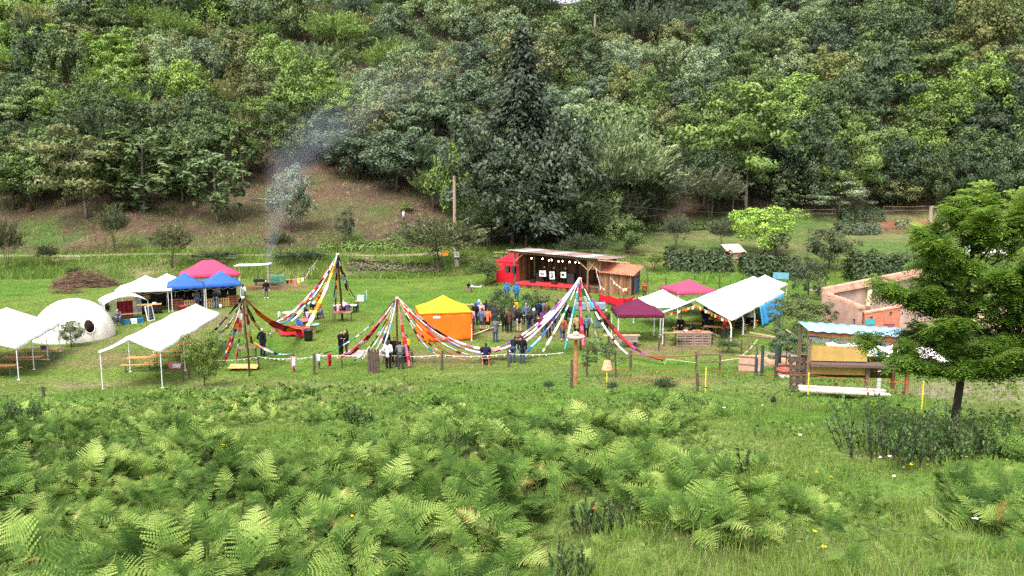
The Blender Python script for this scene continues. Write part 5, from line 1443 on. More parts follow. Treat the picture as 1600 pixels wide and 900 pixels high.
t4, f4, p4 = maypole(P(907, 548), 906, 433, 'right front maypole with long streamers before the stage', .07)
for (ex, ey, ed, cols, w_, sg) in (
    (774, 544, 50, ['maroon', 'white', 'purple', 'lilac', 'purple', 'white', 'maroon', 'lilac', 'olive', 'cream'], .20, .7), (772, 549, 48.8, ['white', 'maroon', 'purple', 'lilac', 'purple', 'white', 'pink', 'lilac', 'lilac', 'pink'], .26, .85), (779, 548, 48.6, ['white', 'lilac', 'white', 'purple', 'white', 'white', 'pink', 'maroon', 'white'], .24, .75), (796, 549, 48.3, ['white'] * 8 + ['cream', 'white'], .32, .62),
    (822, 549, 49, ['white', 'sky', 'blue', 'white', 'blue', 'black', 'white', 'lilac', 'blue', 'white', 'bluegrey' if False else 'grey', 'blue'], .22, .45), (848, 549, 49.5, ['cream', 'white', 'olive', 'cream', 'white', 'cream', 'olive', 'white', 'green', 'cream', 'cream'], .19, .32), (882, 547, 50.5, ['white', 'blue', 'lilac', 'white', 'teal', 'green', 'teal', 'sky', 'white', 'cream'], .17, .16),
    (911, 541, 51.5, ['red', 'red', 'pink', 'red', 'red', 'pink', 'red', 'pink', 'red'], .30, .05), (935, 534, 53, ['grey', 'white', 'green', 'green', 'white', 'cream', 'cream', 'white', 'cream'], .22, .15), (981, 553, 48.5, ['white', 'maroon', 'white', 'white', 'teal', 'white', 'white', 'black', 'white', 'white'], .17, .65), (1036, 562, 47.6, ['maroon', 'maroon', 'purple', 'red', 'red', 'maroon', 'red', 'red', 'red', 'maroon'], .26, 1.15),
    (905, 500, 52.5, ['sky', 'white', 'lilac', 'blue'], .14, .05)):
    streamer(t4, f4, p4, at(ex, ey, ed), cols, w_, sg)

# ------------------------------------------------------------------ stage
UB = Vector((.88, -.475, 0)).normalized(); VBk = Vector((.475, .88, 0)).normalized(); S0 = Vector((.3, 82.6, 0)); RS = math.atan2(UB.y, UB.x)
def SP(x, y, z=0): return S0 + UB * x + VBk * y + Vector((0, 0, z))
def boards(mb, p, q, z0, z1a, z1b, w=.19, t=.025, mats=(0, 1, 2), gap=.008):
    p, q = Vector((*p, 0)), Vector((*q, 0)); L = (q - p).length; d = (q - p) / L; n = max(1, int(L / w)); rz = math.atan2(d.y, d.x)
    for i in range(n):
        f = (i + .5) / n; z1 = z1a + (z1b - z1a) * f - R.uniform(0, .03); c = p + d * L * f
        nn = Vector((-d.y, d.x, 0)) * R.uniform(-.006, .006)
        mb.box((c.x + nn.x, c.y + nn.y, (z0 + z1) / 2), (L / n - gap, t, z1 - z0), rz, R.choice(mats))
WB = [wood2, wood4, M('reddish_boards', (.24, .105, .055), .9, .4, 3, bump=.4, spec=.1, stretch=(5, 5, .6)), M('light_brown_boards', (.27, .17, .10), .9, .35, 3, bump=.4, spec=.1, stretch=(5, 5, .6))]
st = thing('stage', 'open-fronted wooden festival stage with a long shallow roof', 'stage', S0, RS)
FZ = .55; DP = 4.3
mb = MB()
for i in range(22): mb.box((4.75, .1 + DP * (i + .5) / 22, FZ - .03), (9.5, DP / 22 - .01, .05), 0, R.choice((0, 1, 3)))
mb.build('deck', WB, st)
mb = MB(); mb.grid(lambda u, v: (.25 + 7.8 * u, -.06 + 1.75 * v, FZ + .012 + .012 * math.sin(u * 30) * math.sin(v * 9)), 40, 8); mb.grid(lambda u, v: (.25 + 7.8 * u, -.062 - .004 * v, FZ + .012 - .2 * v), 40, 2); solid(mb.build('red_carpet', M('red_carpet', (.62, .035, .04), .95, .25, 5), st), .012)
mb = MB(); boards(mb, (0, .02), (9.5, .02), 0.0, FZ - .06, FZ - .06, .24); mb.build('skirt', WB, st)
mb = MB(); boards(mb, (.1, DP), (9.5, DP), 0, 3.55, 3.3, .22, mats=(0, 0, 1, 1)); mb.build('back_wall', WB, st)
mb = MB(); boards(mb, (.06, .7), (.06, DP), 0, 3.5, 3.55, .22, mats=(0, 3, 2, 3)); mb.build('side_wall', WB, st)
mb = MB(); boards(mb, (9.5, .06), (9.5, DP), 0, 3.25, 3.3, .2, mats=(0, 2, 3)); mb.build('side_wall', WB, st)
mb = MB(); boards(mb, (8.25, -.02), (9.45, -.02), 2.35, 3.25, 3.22, .2, mats=(0, 2, 3)); mb.build('fascia_boards', WB, st)
for (x, y, zt) in ((0, 0, 3.72), (8.2, 0, 3.4), (9.5, 0, 3.3), (2.7, DP - .1, 3.6), (5.6, DP - .1, 3.5)):
    mb = MB(); mb.box((x, y, zt / 2), (.16, .16, zt)); mb.build('post', woodm, st)
for (a, b) in (((0, -.02, 2.75), (1.0, -.02, 3.55)), ((8.2, -.02, 2.3), (6.8, -.02, 3.4)), ((8.3, -.06, 3.1), (9.45, -.06, 2.2)), ((8.3, -.11, 2.2), (8.95, -.11, 3.1))):
    mb = MB(); mb.bar(a, b, .09, .09); mb.build('brace', wood3, st)
mb = MB(); mb.bar((-.5, -.1, 3.70), (10.2, -.1, 3.28), .08, .18); mb.build('beam', woodm, st)
rust = M('rusty_roof_sheet', (.27, .18, .155), .6, .45, 1.2, bump=.2, spec=.3)
mb = MB()
def roofz(x, y): return 3.88 - .040 * x - .045 * y
for k in range(10):
    x0 = -.7 + 1.12 * k
    mb.grid(lambda u, v: (x0 + 1.16 * u, -.75 + 5.9 * v, roofz(x0 + 1.16 * u, -.75 + 5.9 * v) + .022 * math.sin(u * PI * 10) + .006 * (k % 2)), 24, 4, k % 3)
solid(mb.build('roof', [rust, M('pale_roof_sheet', (.45, .42, .42), .5, .3, 1.5, bump=.1), rust], st, smooth=True), .01)
mb = MB(); mb.bar((9.6, -.8, 3.42), (12.9, -.9, 3.30), .06, .10); mb.build('gutter_pole', wood3, st)
# bulbs
sl_ = thing('string_lights', 'string of lit white bulbs under the stage roof', 'string lights', SP(0, 0), RS)
mb = MB(); bp = [(.3 + 7.6 * i / 20, .35 + .15 * math.sin(i), 3.28 - .033 * i * .38 - .10 * math.sin(i * .9) ** 2) for i in range(21)]; mb.tube(bp, .012, 5); mb.build('cord', blackpl, sl_)
bulbm = M('lit_bulb', (1, .93, .82), .3, 0, 1, emit=7)
for i in (4, 7, 9, 10, 12, 13, 15, 17, 18):
    mb = MB(); x, y, z = bp[i]; mb.tube([(x, y, z), (x, y, z - .05)], .02, 6); mb.ell((x, y, z - .10), (.055, .055, .065), 10, 8); mb.build('bulb', bulbm, sl_, smooth=True)
# performers
def placard(x, y, lab, mark):
    t = thing('placard_stand', lab, 'placard stand', SP(x, y, FZ), RS - .05)
    mb = MB(); mb.tube([(0, .03, .02), (0, .03, 1.1)], .016, 6)
    for k in range(3): a = 2 * PI * k / 3; mb.tube([(0, .03, .18), (.28 * math.cos(a), .03 + .28 * math.sin(a), .02)], .012, 5)
    mb.build('stand', blackpl, t)
    w, h = (.78, .62) if mark == 'wings' else (.58, .80) if mark == 'curl' else (.62, .60)
    mb = MB(); mb.grid(lambda u, v: ((u - .5) * w + .03 * v, -.03 + .02 * math.sin(u * 6), 1.28 - h * v + .04 * (u - .5)), 8, 8); solid(mb.build('white_cloth', whitem, t), .012)
    mb = MB(); Z = 1.28 - h / 2
    def blob(pts, z0=-.052):
        n = len(pts); mb.add([(x, z0, Z + z) for x, z in pts] + [(x, z0 + .02, Z + z) for x, z in pts], [tuple(range(n)), tuple(range(2 * n - 1, n - 1, -1))] + [(i, n + i, n + (i + 1) % n, (i + 1) % n) for i in range(n)])
    if mark == 'wings':
        for s in (-1, 1): blob([(s * .015, -.10), (s * .08, -.13), (s * .17, -.11), (s * .24, -.03), (s * .27, .08), (s * .17, .05), (s * .08, .0), (s * .02, -.03)])
    elif mark == 'curl':
        blob([(-.14, .26), (.02, .28), (.13, .18), (.06, .05), (-.02, .05), (.04, .14), (-.02, .20), (-.15, .17)]); blob([(-.16, .01), (.05, .02), (.16, -.10), (.08, -.26), (-.12, -.28), (-.15, -.17), (.0, -.18), (.03, -.10), (-.10, -.08)]); blob([(.08, .02), (.18, .06), (.19, -.02), (.12, -.03)])
    else:
        blob([(-.20, .10), (-.10, .15), (.0, .08), (.10, .15), (.21, .09), (.19, -.05), (.05, -.16), (.02, -.06), (-.08, -.05), (-.06, -.15), (-.19, -.06)])
    mb.build('mark', blackpl, t)
placard(2.75, .95, 'white cloth with black wing mark on a stand at the left of the stage', 'wings')
placard(3.95, .70, 'tall white cloth with a black curling mark on a stand mid stage', 'curl')
placard(5.15, .85, 'white cloth with a black notched mark on a stand right on stage', 'notch')
for (x, y, lab, hair, st_) in ((2.75, 1.35, 'musician in black behind the cloth with the wing mark', 'brunette', 'short'), (3.95, 1.10, 'musician in black behind the cloth with the curling mark', 'brunette', 'long'), (5.2, 1.25, 'musician in black behind the cloth with the notched mark', 'blond', 'short')):
    person(SP(x, y, FZ), 190, 'play', 'black', 'black', hair, lab, 'musicians on the stage', style=st_)
def boxy(name, cat, lab, loc, rz, dims, m_, face=None):
    t = thing(name, lab, cat, loc, rz)
    mb = MB(); w, d, h = dims; mb.box((0, 0, h / 2), dims); mb.build('cabinet', m_, t)
    mb = MB(); mb.box((0, -d / 2 - .008, h / 2), (w * .86, .012, h * .86)); mb.build('grille', face or greym, t); return t
dgm = M('speaker_grille', (.03, .03, .032), .7, .3, 40)
for (x, lab) in ((1.9, 'black wedge monitor at the left front of the stage'), (4.4, 'black wedge monitor at the middle front of the stage')):
    o = boxy('stage_monitor', 'monitor', lab, SP(x, .3, FZ + .02), RS + PI, (.55, .36, .34), blackpl, dgm)
boxy('amplifier', 'amplifier', 'black amplifier beside the right-hand musician', SP(5.9, 1.2, FZ + .01), RS, (.8, .5, 1.15), blackpl, dgm)
boxy('amplifier', 'amplifier', 'low black amplifier behind the left-hand musician', SP(2.0, 2.0, FZ + .01), RS, (.9, .5, .9), blackpl, dgm)
dk = thing('drum_kit', 'dark drum kit at the back of the stage', 'drums', SP(4.6, 2.6, FZ), RS)
for (x, y, z, r0, h0) in ((0, 0, .3, .3, .4), (.5, .15, .62, .18, .2), (-.5, .15, .55, .2, .24), (.1, .35, .68, .16, .16)):
    mb = MB(); mb.tube([(x, y, z - h0 / 2), (x, y, z + h0 / 2)], r0, 16); mb.tube([(x, y, 0), (x, y, z)], .02, 6); mb.build('drum', blackpl, dk)
for (x, z) in ((.75, 1.15), (-.8, 1.1)):
    mb = MB(); mb.lathe([(0, .03), (.22, 0), (.22, .006), (0, .04)], 18, c=(x, .2, z)); mb.tube([(x, .2, 0), (x, .2, z)], .012, 6); mb.build('cymbal', M('brass', (.45, .30, .10), .35, .2, 8, metal=.8), dk)
for k, (px, dy) in enumerate(((-.55, -.35), (.05, -.15))):
    t = thing('loudspeaker', ('left' if k == 0 else 'right') + ' one of two black loudspeakers on stands left of the stage', 'loudspeaker', SP(px - .1, dy), RS)
    mb = MB(); mb.box((0, 0, 1.9), (.42, .36, .66)); mb.build('cabinet', blackpl, t); mb = MB(); mb.box((0, -.187, 1.9), (.36, .012, .58)); mb.build('grille', dgm, t)
    mb = MB(); mb.tube([(0, 0, .3), (0, 0, 1.57)], .022, 6)
    for j in range(3): a = 2 * PI * j / 3; mb.tube([(0, 0, .62), (.4 * math.cos(a), .4 * math.sin(a), .02)], .016, 6)
    mb.build('stand', blackpl, t)
# red backstage tent
gazebo(SP(-1.55, 2.9), RS, 3, 3, redc, 'gazebo', 'closed red tent standing against the left end of the stage', 'tent', he=2.35, hp=3.55, val=.2, walls=('front', 'right', 'back', 'left'))
# lean-to shed
sh = thing('shed', 'small brown board shed with a clay tile roof at the right of the stage', 'shed', SP(9.56, 0), RS)
mb = MB(); boards(mb, (.05, 0), (3.1, 0), 0, 2.05, 1.95, .17, mats=(0, 2, 2, 3)); boards(mb, (3.1, .05), (3.1, 1.1), 0, 1.95, 2.2, .2, mats=(0, 1)); boards(mb, (.05, 2.4), (3.1, 2.4), 0, 2.6, 2.5, .22); boards(mb, (3.1, 1.15), (3.1, 2.3), 1.75, 2.2, 2.45, .2, mats=(3, 0)); mb.build('wall', WB, sh)
for (x, y, z) in ((3.14, -.04, 2.0), (3.14, 1.1, 2.25), (3.14, 2.4, 2.5), (.0, -.06, 2.05)): mb = MB(); mb.box((x, y, z / 2), (.12, .12, z)); mb.build('post', woodm, sh)
mb = MB(); mb.box((3.08, 1.72, .8), (.04, 1.0, 1.6)); mb.build('door', M('blue_sheet', (.03, .10, .30), .7, .3, 3), sh)
def tiles(mb, p00, p10, p01, p11, nx, ny, m=0):
    """pantile roof from eave p00-p10 to ridge p01-p11"""
    p00, p10, p01, p11 = map(Vector, (p00, p10, p01, p11))
    def fn(u, v):
        p = p00.lerp(p10, u).lerp(p01.lerp(p11, u), v); row = (v * ny) % 1.0
        return p + Vector((0, 0, .045 * math.sin(u * nx * 2 * PI) + .035 * (1 - row)))
    mb.grid(fn, nx * 4, ny * 3, m)
def tile_mat(name, a, b):
    m, nt, out = newmat(name); N = nt.nodes.new
    tc = N('ShaderNodeTexCoord'); vo = N('ShaderNodeTexVoronoi'); vo.inputs['Scale'].default_value = 4.5; lk(nt, tc.outputs['Object'], vo.inputs['Vector'])
    sx = N('ShaderNodeSeparateColor'); lk(nt, vo.outputs['Color'], sx.inputs[0]); mx = N('ShaderNodeMix'); mx.data_type = 'RGBA'; lk(nt, sx.outputs[0], mx.inputs[0]); mx.inputs[6].default_value = (*a, 1); mx.inputs[7].default_value = (*b, 1)
    no = N('ShaderNodeTexNoise'); no.inputs['Scale'].default_value = 9; no.inputs['Detail'].default_value = 5; lk(nt, tc.outputs['Object'], no.inputs['Vector']); rp = N('ShaderNodeMapRange'); rp.inputs[3].default_value = .55; rp.inputs[4].default_value = 1.4; lk(nt, no.outputs[0], rp.inputs[0])
    sc = N('ShaderNodeVectorMath'); sc.operation = 'SCALE'; lk(nt, mx.outputs[2], sc.inputs[0]); lk(nt, rp.outputs[0], sc.inputs['Scale'])
    b_ = N('ShaderNodeBsdfPrincipled'); b_.inputs['Roughness'].default_value = .85; b_.inputs['Specular IOR Level'].default_value = .15; lk(nt, sc.outputs[0], b_.inputs['Base Color']); lk(nt, b_.outputs[0], out.inputs['Surface']); return m
tilem = tile_mat('clay_tile', (.34, .105, .06), (.48, .19, .115)); tilem2 = tile_mat('pale_clay_tile', (.48, .24, .17), (.66, .46, .38))
mb = MB(); tiles(mb, (-.1, -.35, 2.12), (3.5, -.35, 1.98), (-.1, 2.8, 2.80), (3.5, 2.8, 2.66), 16, 9); solid(mb.build('roof', tilem, sh, smooth=True), .03)
# front rail, ramp cloths
def rail_fence(name, lab, pts, h=1.0, nr=2, pm_=None, rm=None, rr=.045, group=None, jit=.05):
    base = Vector(pts[0]); t = thing(name, lab, 'fence', base, 0, group)
    for p in pts:
        q = Vector(p) - base; mb = MB(); mb.tube([q + Vector((0, 0, -.2)), q + Vector((.02, 0, h * .6)), q + Vector((R.uniform(-jit, jit), 0, h + .08))], [.065, .06, .055], 8); mb.build('post', pm_ or postm, t)
    for a, b in zip(pts[:-1], pts[1:]):
        for k in range(nr):
            z = h * (.95 - .42 * k); a2, b2 = Vector(a) - base, Vector(b) - base
            mb = MB(); mb.bar(a2 + Vector((0, -.06, z + R.uniform(-jit, jit))), b2 + Vector((0, -.06, z + R.uniform(-jit, jit))), .04, .10); mb.build('rail', rm or woodm, t)
    return t
rail_fence('low_rail', 'low dark plank rail in front of the stage', [P(834, 466), P(858, 471), P(881, 474)], .6, 2)
rd = thing('red_drape', 'long red cloth fence sagging before the tiled shed', 'drape', P(936, 473))
ba = Vector(rd.location); pts = [P(936, 473), P(951, 477), P(974, 482), P(990, 478)]
for i, (a, b) in enumerate(zip(pts[:-1], pts[1:])):
    mb = MB(); a2, b2 = a - ba, b - ba; L_ = (b2 - a2)
    mb.grid(lambda u, v: a2 + L_ * u + Vector((.0, .06 * math.sin(u * 10), .95 - .16 * math.sin(PI * u) - (.80 - .1 * math.sin(PI * u)) * v)), 14, 5); solid(mb.build('cloth', redc, rd, smooth=True), .012)
for p in pts: mb = MB(); q = p - ba; mb.tube([q + Vector((0, 0, -.1)), q + Vector((0, 0, 1.1))], .035, 7); mb.build('post', wood4, rd)
bunting('bunting', 'orange and white bunting hanging across the shed front', [SP(9.2, -.4, 2.6), SP(10.2, -1.6, 1.0), SP(10.9, -2.4, .9)], ['orange', 'white', 'red', 'maroon'], .25, .3, n=10)
bunting('bunting', 'red and yellow pennants from the shed to the red cloth fence', [SP(10.6, -.2, 1.75), SP(12.2, -1.0, .8), SP(13.0, -1.4, 1.0)], ['red', 'white', 'yellow', 'cream'], .2, .25, n=9)
mb = MB(); mb.grid(lambda u, v: ((u - .5) * 2.6, -.02 + .05 * math.sin(u * 8), .62 - .5 * v), 12, 4); mb.grid(lambda u, v: ((u - .5) * 2.6, .9 * v, .62), 12, 4); solid(tag(mb.build('covered_table', M('grey_blue_cloth', (.20, .24, .33), .9, .35, 4), loc=P(923, 486)), 'grey-blue covered table right of the maypole pole by the stage', 'table'), .03)

# ------------------------------------------------------------------ audience
CROWD = [
    (729, 512, 40, 'folded', 'navy', 'navy', 'blond', 'short', 'fair-haired person in a navy jacket, leftmost of the audience', {}),
    (737, 517, 20, 'stand', 'pink', 'jeans', 'brunette', 'short', 'person in a pale pink top and jeans beside the orange tent', {}),
    (743, 508, 15, 'stand', 'black', 'black', 'brunette', 'short', 'person in a black jacket behind the pink-topped person', {}),
    (749, 501, 20, 'stand', 'blue', 'jeans', 'white', 'hood', 'person in a bright blue coat with a white hood', {}),
    (752, 506, 10, 'stand', 'pink', 'dgrey', 'blond', 'long', 'long-haired person in pink in front of the blue coat', {}),
    (753, 517, 25, 'pockets', 'bluegrey', 'dgrey', 'brunette', 'short', 'person in a blue-grey top with shorts', dict(botkind='shorts')),
    (762, 517, 0, 'stand', 'orange', 'black', 'brunette', 'short', 'person in a salmon orange top with dark shorts', dict(botkind='shorts')),
    (760, 502, 5, 'stand', 'black', 'black', 'black', 'short', 'person in black left of the leafy bush in the crowd', {}),
    (766, 503, 0, 'folded', 'dgrey', 'black', 'brunette', 'short', 'dark-clad person against the left leafy bush', {}),
    (773, 510, 10, 'stand', 'dgrey', 'dgrey', 'brunette', 'long', 'person in dark grey below the left leafy bush', {}),
    (774, 535, 5, 'folded', 'grey', 'jeans', 'brunette', 'short', 'person in a grey jacket and jeans alone behind the audience', {}),
    (788, 518, -5, 'stand', 'black', 'black', 'brunette', 'short', 'slim person in black left of the broad brown coat', {'h': 1.6}),
    (796, 520, 0, 'pockets', 'brown', 'black', 'brown', 'hat', 'broad person in a dark brown coat and brown hat', {'h': 1.8}),
    (804, 512, 0, 'stand', 'dgrey', 'grey', 'blond', 'short', 'person in dark grey right of the brown hat', {}),
    (811, 519, -10, 'stand', 'black', 'beige', 'brunette', 'short', 'person in a black top and beige trousers', {}),
    (804, 501, -10, 'stand', 'yellow', 'jeans', 'blond', 'short', 'person in a yellow jacket between the two leafy bushes', {}),
    (808, 506, 160, 'stand', 'blue', 'jeans', 'blond', 'short', 'child in blue below the yellow jacket', {'h': 1.3}),
    (792, 470, 0, 'pockets', 'blue', 'navy', 'blue', 'hood', 'person in a blue rain cape, left of two before the stage', {}),
    (807, 472, 0, 'pockets', 'blue', 'jeans', 'blue', 'hood', 'person in a blue rain cape, right of two before the stage', {'h': 1.8}),
    (827, 523, 0, 'stand', 'black', 'jeans', 'black', 'short', 'person in a black t-shirt right of the audience middle', {}),
    (834, 517, -15, 'stand', 'dgrey', 'dgrey', 'white', 'hood', 'person with a white hood beside the black t-shirt', {}),
    (841, 505, -20, 'stand', 'navy', 'black', 'brunette', 'short', 'person in navy right of the right leafy bush', {}),
    (847, 502, -10, 'stand', 'sky', 'dgrey', 'blond', 'short', 'person in a light blue top right of the right leafy bush', {}),
    (854, 506, -15, 'stand', 'brown', 'dgrey', 'rust', 'long', 'person with reddish long hair in brown', {}),
    (849, 519, -10, 'stand', 'purple', 'dgrey', 'brunette', 'long', 'person in purple behind the purple streamers', {}),
    (857, 528, -15, 'pockets', 'maroon', 'black', 'brunette', 'short', 'person in maroon behind the white streamer', {}),
    (866, 517, -20, 'stand', 'navy', 'jeans', 'brunette', 'short', 'person in navy left of the rust jacket', {}),
    (879, 533, 0, 'walk', 'rust', 'jeans', 'blond', 'long', 'fair-haired person walking in a rust brown jacket and jeans', {'shoes': 'beige'}),
    (883, 507, -10, 'stand', 'black', 'black', 'black', 'short', 'person in black standing by the pushchair', {}),
    (901, 529, -15, 'stand', 'tan', 'black', 'brunette', 'short', 'person in a tan plaid shirt left of the right maypole', {'plaid': True}),
    (916, 527, -10, 'stand', 'ljeans', 'black', 'brunette', 'short', 'person in a blue plaid shirt right of the right maypole', {'plaid': True, 'h': 1.62}),
    (934, 513, -20, 'pockets', 'black', 'ljeans', 'brunette', 'short', 'person in black top and pale jeans left of the maroon gazebo', {}),
    (947, 519, -25, 'stand', 'brown', 'black', 'greyhair', 'short', 'grey-haired person in a dark coat beside the maroon gazebo', {}),
    (759, 571, 5, 'sit', 'navy', 'black', 'brunette', 'short', 'broad person in navy seated at the small front table', {'h': 1.85}),
    (801, 567, 25, 'lean', 'black', 'jeans', 'brunette', 'short', 'person in black leaning forward beside the front table', {}),
    (816, 568, -5, 'stand', 'black', 'jeans', 'brunette', 'short', 'person in a black jacket and blue jeans at the front fence', {}),
    (732, 456, 30, 'sit', 'black', 'jeans', 'brunette', 'short', 'child in black sitting alone near the red tent', {'h': 1.3}),
    (1007, 466, 190, 'folded', 'rust', 'brown', 'brown', 'hat', 'person in rust and a brown hat right of the tiled shed', {}),
    (631, 350, 90, 'stand', 'white', 'dgrey', 'black', 'short', 'distant person with a white top on the cleared hillside', {'h': 2.0}),
    (872, 500, -10, 'stand', 'maroon', 'jeans', 'brunette', 'long', 'person in maroon behind the blue and white streamer', {}),
    (822, 507, -5, 'stand', 'bluegrey', 'black', 'blond', 'short', 'fair-haired person in blue-grey before the right leafy bush', {}),
]
for (px, py, fc, ps, top, bot, hair, st_, lab, kw) in CROWD:
    kw = dict(kw)
    person(P(px, py), fc, ps, top, bot, hair, lab, 'audience on the meadow' if 700 < px < 960 and py < 540 else None, style=st_, topkind='tshirt' if 't-shirt' in lab or top in ('pink', 'sky') else 'jacket', **kw)
q = P(732, 456); mb = MB(); mb.box((0, 0, .165), (.5, .45, .33)); mb.box((0, 0, .335), (.46, .4, .02)); tag(mb.build('wooden_box', woodm, loc=q), 'wooden box under the child sitting near the red tent', 'box')
mb = MB(); mb.grid(lambda u, v: ((u - .5) * 1.5, (v - .5) * 1.0, .08 + .12 * math.sin(u * 7) * math.sin(v * 5) ** 2), 16, 12); solid(tag(mb.build('tarpaulin', M('grey_tarp', (.42, .43, .44), .7, .2, 4), loc=P(741, 449)), 'crumpled pale grey tarpaulin near the red tent', 'tarpaulin'), .02)
mb = MB(); mb.tube([P(757, 447) - P(757, 447), P(775, 441) - P(757, 447) + Vector((0, 0, .05))], .09, 8); mb.tube([(.3, -.2, .05), (1.5, .1, .1)], .07, 8); tag(mb.build('log_pile', wood4, loc=P(757, 447) + Vector((0, 0, .08))), 'dark logs lying left of the red tent', 'logs')
q = P(759, 571); mb = MB(); mb.box((0, 0, .47), (.5, .4, .05))
for sx in (-1, 1):
    for sy in (-1, 1): mb.box((sx * .2, sy * .15, .22), (.05, .05, .45))
tag(mb.build('stool', terram, loc=q + Vector((0, 0, 0))), 'reddish stool under the broad seated person in navy', 'stool')
base_table(P(772, 563), .05, 1.9, .7, 'small trestle-legged table with a pinkish cloth behind the front fence', .74, M('pinkish_wood', (.42, .22, .17), .8, .25, 4))
for k, (px, py, lab, l) in enumerate(((727, 489, 'narrow bench table left of the audience', 1.6), (782, 497, 'bench table between the two leafy bushes', 2.2), (818, 507, 'narrow table behind the person in beige trousers', 1.9), (836, 512, 'narrow table by the person with a white hood', 1.5))):
    trestle(P(px, py), .1, lab, l, .5, .74, top=wood3, group='tables among the audience')
pc = thing('pushchair', 'dark pushchair with a white canopy edge among the audience', 'pushchair', P(891, 504), .4)
mb = MB(); mb.grid(lambda u, v: ((u - .5) * .5, -.2 + .55 * v, .45 + .5 * v ** 2), 6, 8); solid(mb.build('seat', darkm, pc), .05)
mb = MB(); mb.grid(lambda u, v: ((u - .5) * .55, .3 - .45 * math.sin(v * 1.5), .85 + .35 * math.cos(v * 1.5)), 8, 8); solid(mb.build('hood', darkm, pc, smooth=True), .02)
mb = MB()
for sx in (-.25, .25): mb.tube([(sx, -.35, .1), (sx, .3, .75), (sx, .55, 1.0)], .015, 6); mb.tube([(sx, .35, .12), (sx, -.1, .6)], .015, 6)
mb.tube([(-.25, .55, 1.0), (.25, .55, 1.0)], .018, 6); mb.build('frame', greym, pc)
for sx in (-.27, .27):
    for y, r0 in ((-.35, .11), (.35, .14)): mb = MB(); mb.tube([(sx - .02, y, r0), (sx + .02, y, r0)], r0, 14); mb.build('wheel', blackpl, pc)
tp = thing('ground_tape', 'pale yellow tape stretched low over the grass behind the audience', 'tape', P(736, 527))
mb = MB(); a_, b_ = P(736, 527) - P(736, 527), P(789, 507) - P(736, 527); mb.bar(a_ + Vector((0, 0, .12)), b_ + Vector((0, 0, .12)), .12, .02); mb.build('tape', M('yellow_tape', (.62, .58, .30), .6, .1, 5), tp)
for q in (a_, b_): mb = MB(); mb.tube([q, q + Vector((0, 0, .22))], .02, 6); mb.build('peg', wood3, tp)

# ------------------------------------------------------------------ right-hand tents
gazebo(Q(8.75, 56.3), .02, 3.2, 3.2, maroonc, 'gazebo', 'small maroon gazebo left of the big white marquee', he=1.86, hp=3.0, val=.26)
gazebo(Q(11.5, 61.5), .3, 3.2, 3.6, whitec, 'gazebo', 'white gazebo between the maroon gazebo and the big marquee', he=1.7, hp=2.85, val=.2)
gazebo(Q(14.6, 66.5), .25, 3.6, 3.4, magentac, 'gazebo', 'dusty red gazebo rising behind the white marquee', he=1.95, hp=3.0, val=.25)
mq = marquee(Q(12.9, 56.6), Q(20.9, 69.5), 5.3, whitec, 'white_marquee', 'big white ridge marquee with blue side cloths at the right of the meadow', he=1.55, hr=2.85, bays=5, val=.12, arched=True, skipl=(1, 2, 3, 4))
gazebo(Q(22.4, 71.2), -.55, 3.2, 3.2, whitec, 'gazebo', 'white gazebo closing the far end of the big marquee', he=1.7, hp=2.75, val=.2)
mqz = mq.rotation_euler.z; mqo = mq.location.copy()
def MQ(x, y, z=0): return Vector((mqo.x + x * math.cos(mqz) - y * math.sin(mqz), mqo.y + x * math.sin(mqz) + y * math.cos(mqz), z))
for (y0, y1, lab, zz) in ((7.0, 9.6, 'near blue side cloth hanging from the big marquee', 1.5), (9.7, 12.2, 'middle blue side cloth hanging from the big marquee', 1.55), (12.3, 14.4, 'far blue side cloth hanging from the big marquee', 1.6)):
    mb = MB(); mb.grid(lambda u, v: (2.72 + .35 * v + .06 * math.sin(u * 13), y0 + (y1 - y0) * u - .25 * v, zz * (1 - v) + .06 + .05 * math.sin(u * 9) * v), 18, 8); o = solid(mb.build('side_cloth', tarpc, loc=mqo, smooth=True), .01); o.rotation_euler = (0, 0, mqz); tag(o, lab, 'tarp', 'blue side cloths of the marquee')
for (x, y, lab) in ((-1.2, 2.0, 'left near picnic table inside the big marquee'), (1.2, 1.6, 'orange picnic table beside the person in red'), (.2, 4.2, 'second picnic table inside the big marquee'), (.6, 7.2, 'far picnic table inside the big marquee')):
    trestle(MQ(x, y), mqz + .2, lab, 2.0, .65, .75, group='tables in the big marquee')
for (x, y, fc, ps, top, bot, hair, lab) in ((1.75, 1.0, 60, 'lean', 'red', 'dgrey', 'brunette', 'person in a red top bending over the orange picnic table'), (-1.5, 1.3, 200, 'sit', 'black', 'black', 'brunette', 'person in black seated at the left near picnic table'), (-.2, 3.2, 170, 'stand', 'navy', 'jeans', 'brunette', 'person in navy standing in the middle of the big marquee'), (.3, 2.4, 190, 'sit', 'black', 'black', 'brunette', 'person in black seated behind the pallet counter'), (-.9, 4.9, 150, 'stand', 'black', 'black', 'blond', 'fair-haired person in black deep inside the marquee'), (1.8, 5.2, 230, 'sit', 'dgrey', 'black', 'brunette', 'person in dark grey seated by the side of the marquee'), (2.1, 7.4, 250, 'sit', 'white', 'black', 'brunette', 'person in white seated beside the blue side cloth')):
    q = MQ(x, y); person(q, fc, ps, top, bot, hair, lab)
    if ps == 'sit':
        mb = MB(); mb.box((0, 0, .45), (1.2, .28, .04)); mb.box((-.45, 0, .215), (.05, .24, .43)); mb.box((.45, 0, .215), (.05, .24, .43)); o = mb.build('short_bench', tanwood, loc=q); tag(o, 'short bench under the ' + lab, 'bench'); o.rotation_euler = (0, 0, PI - math.radians(fc))
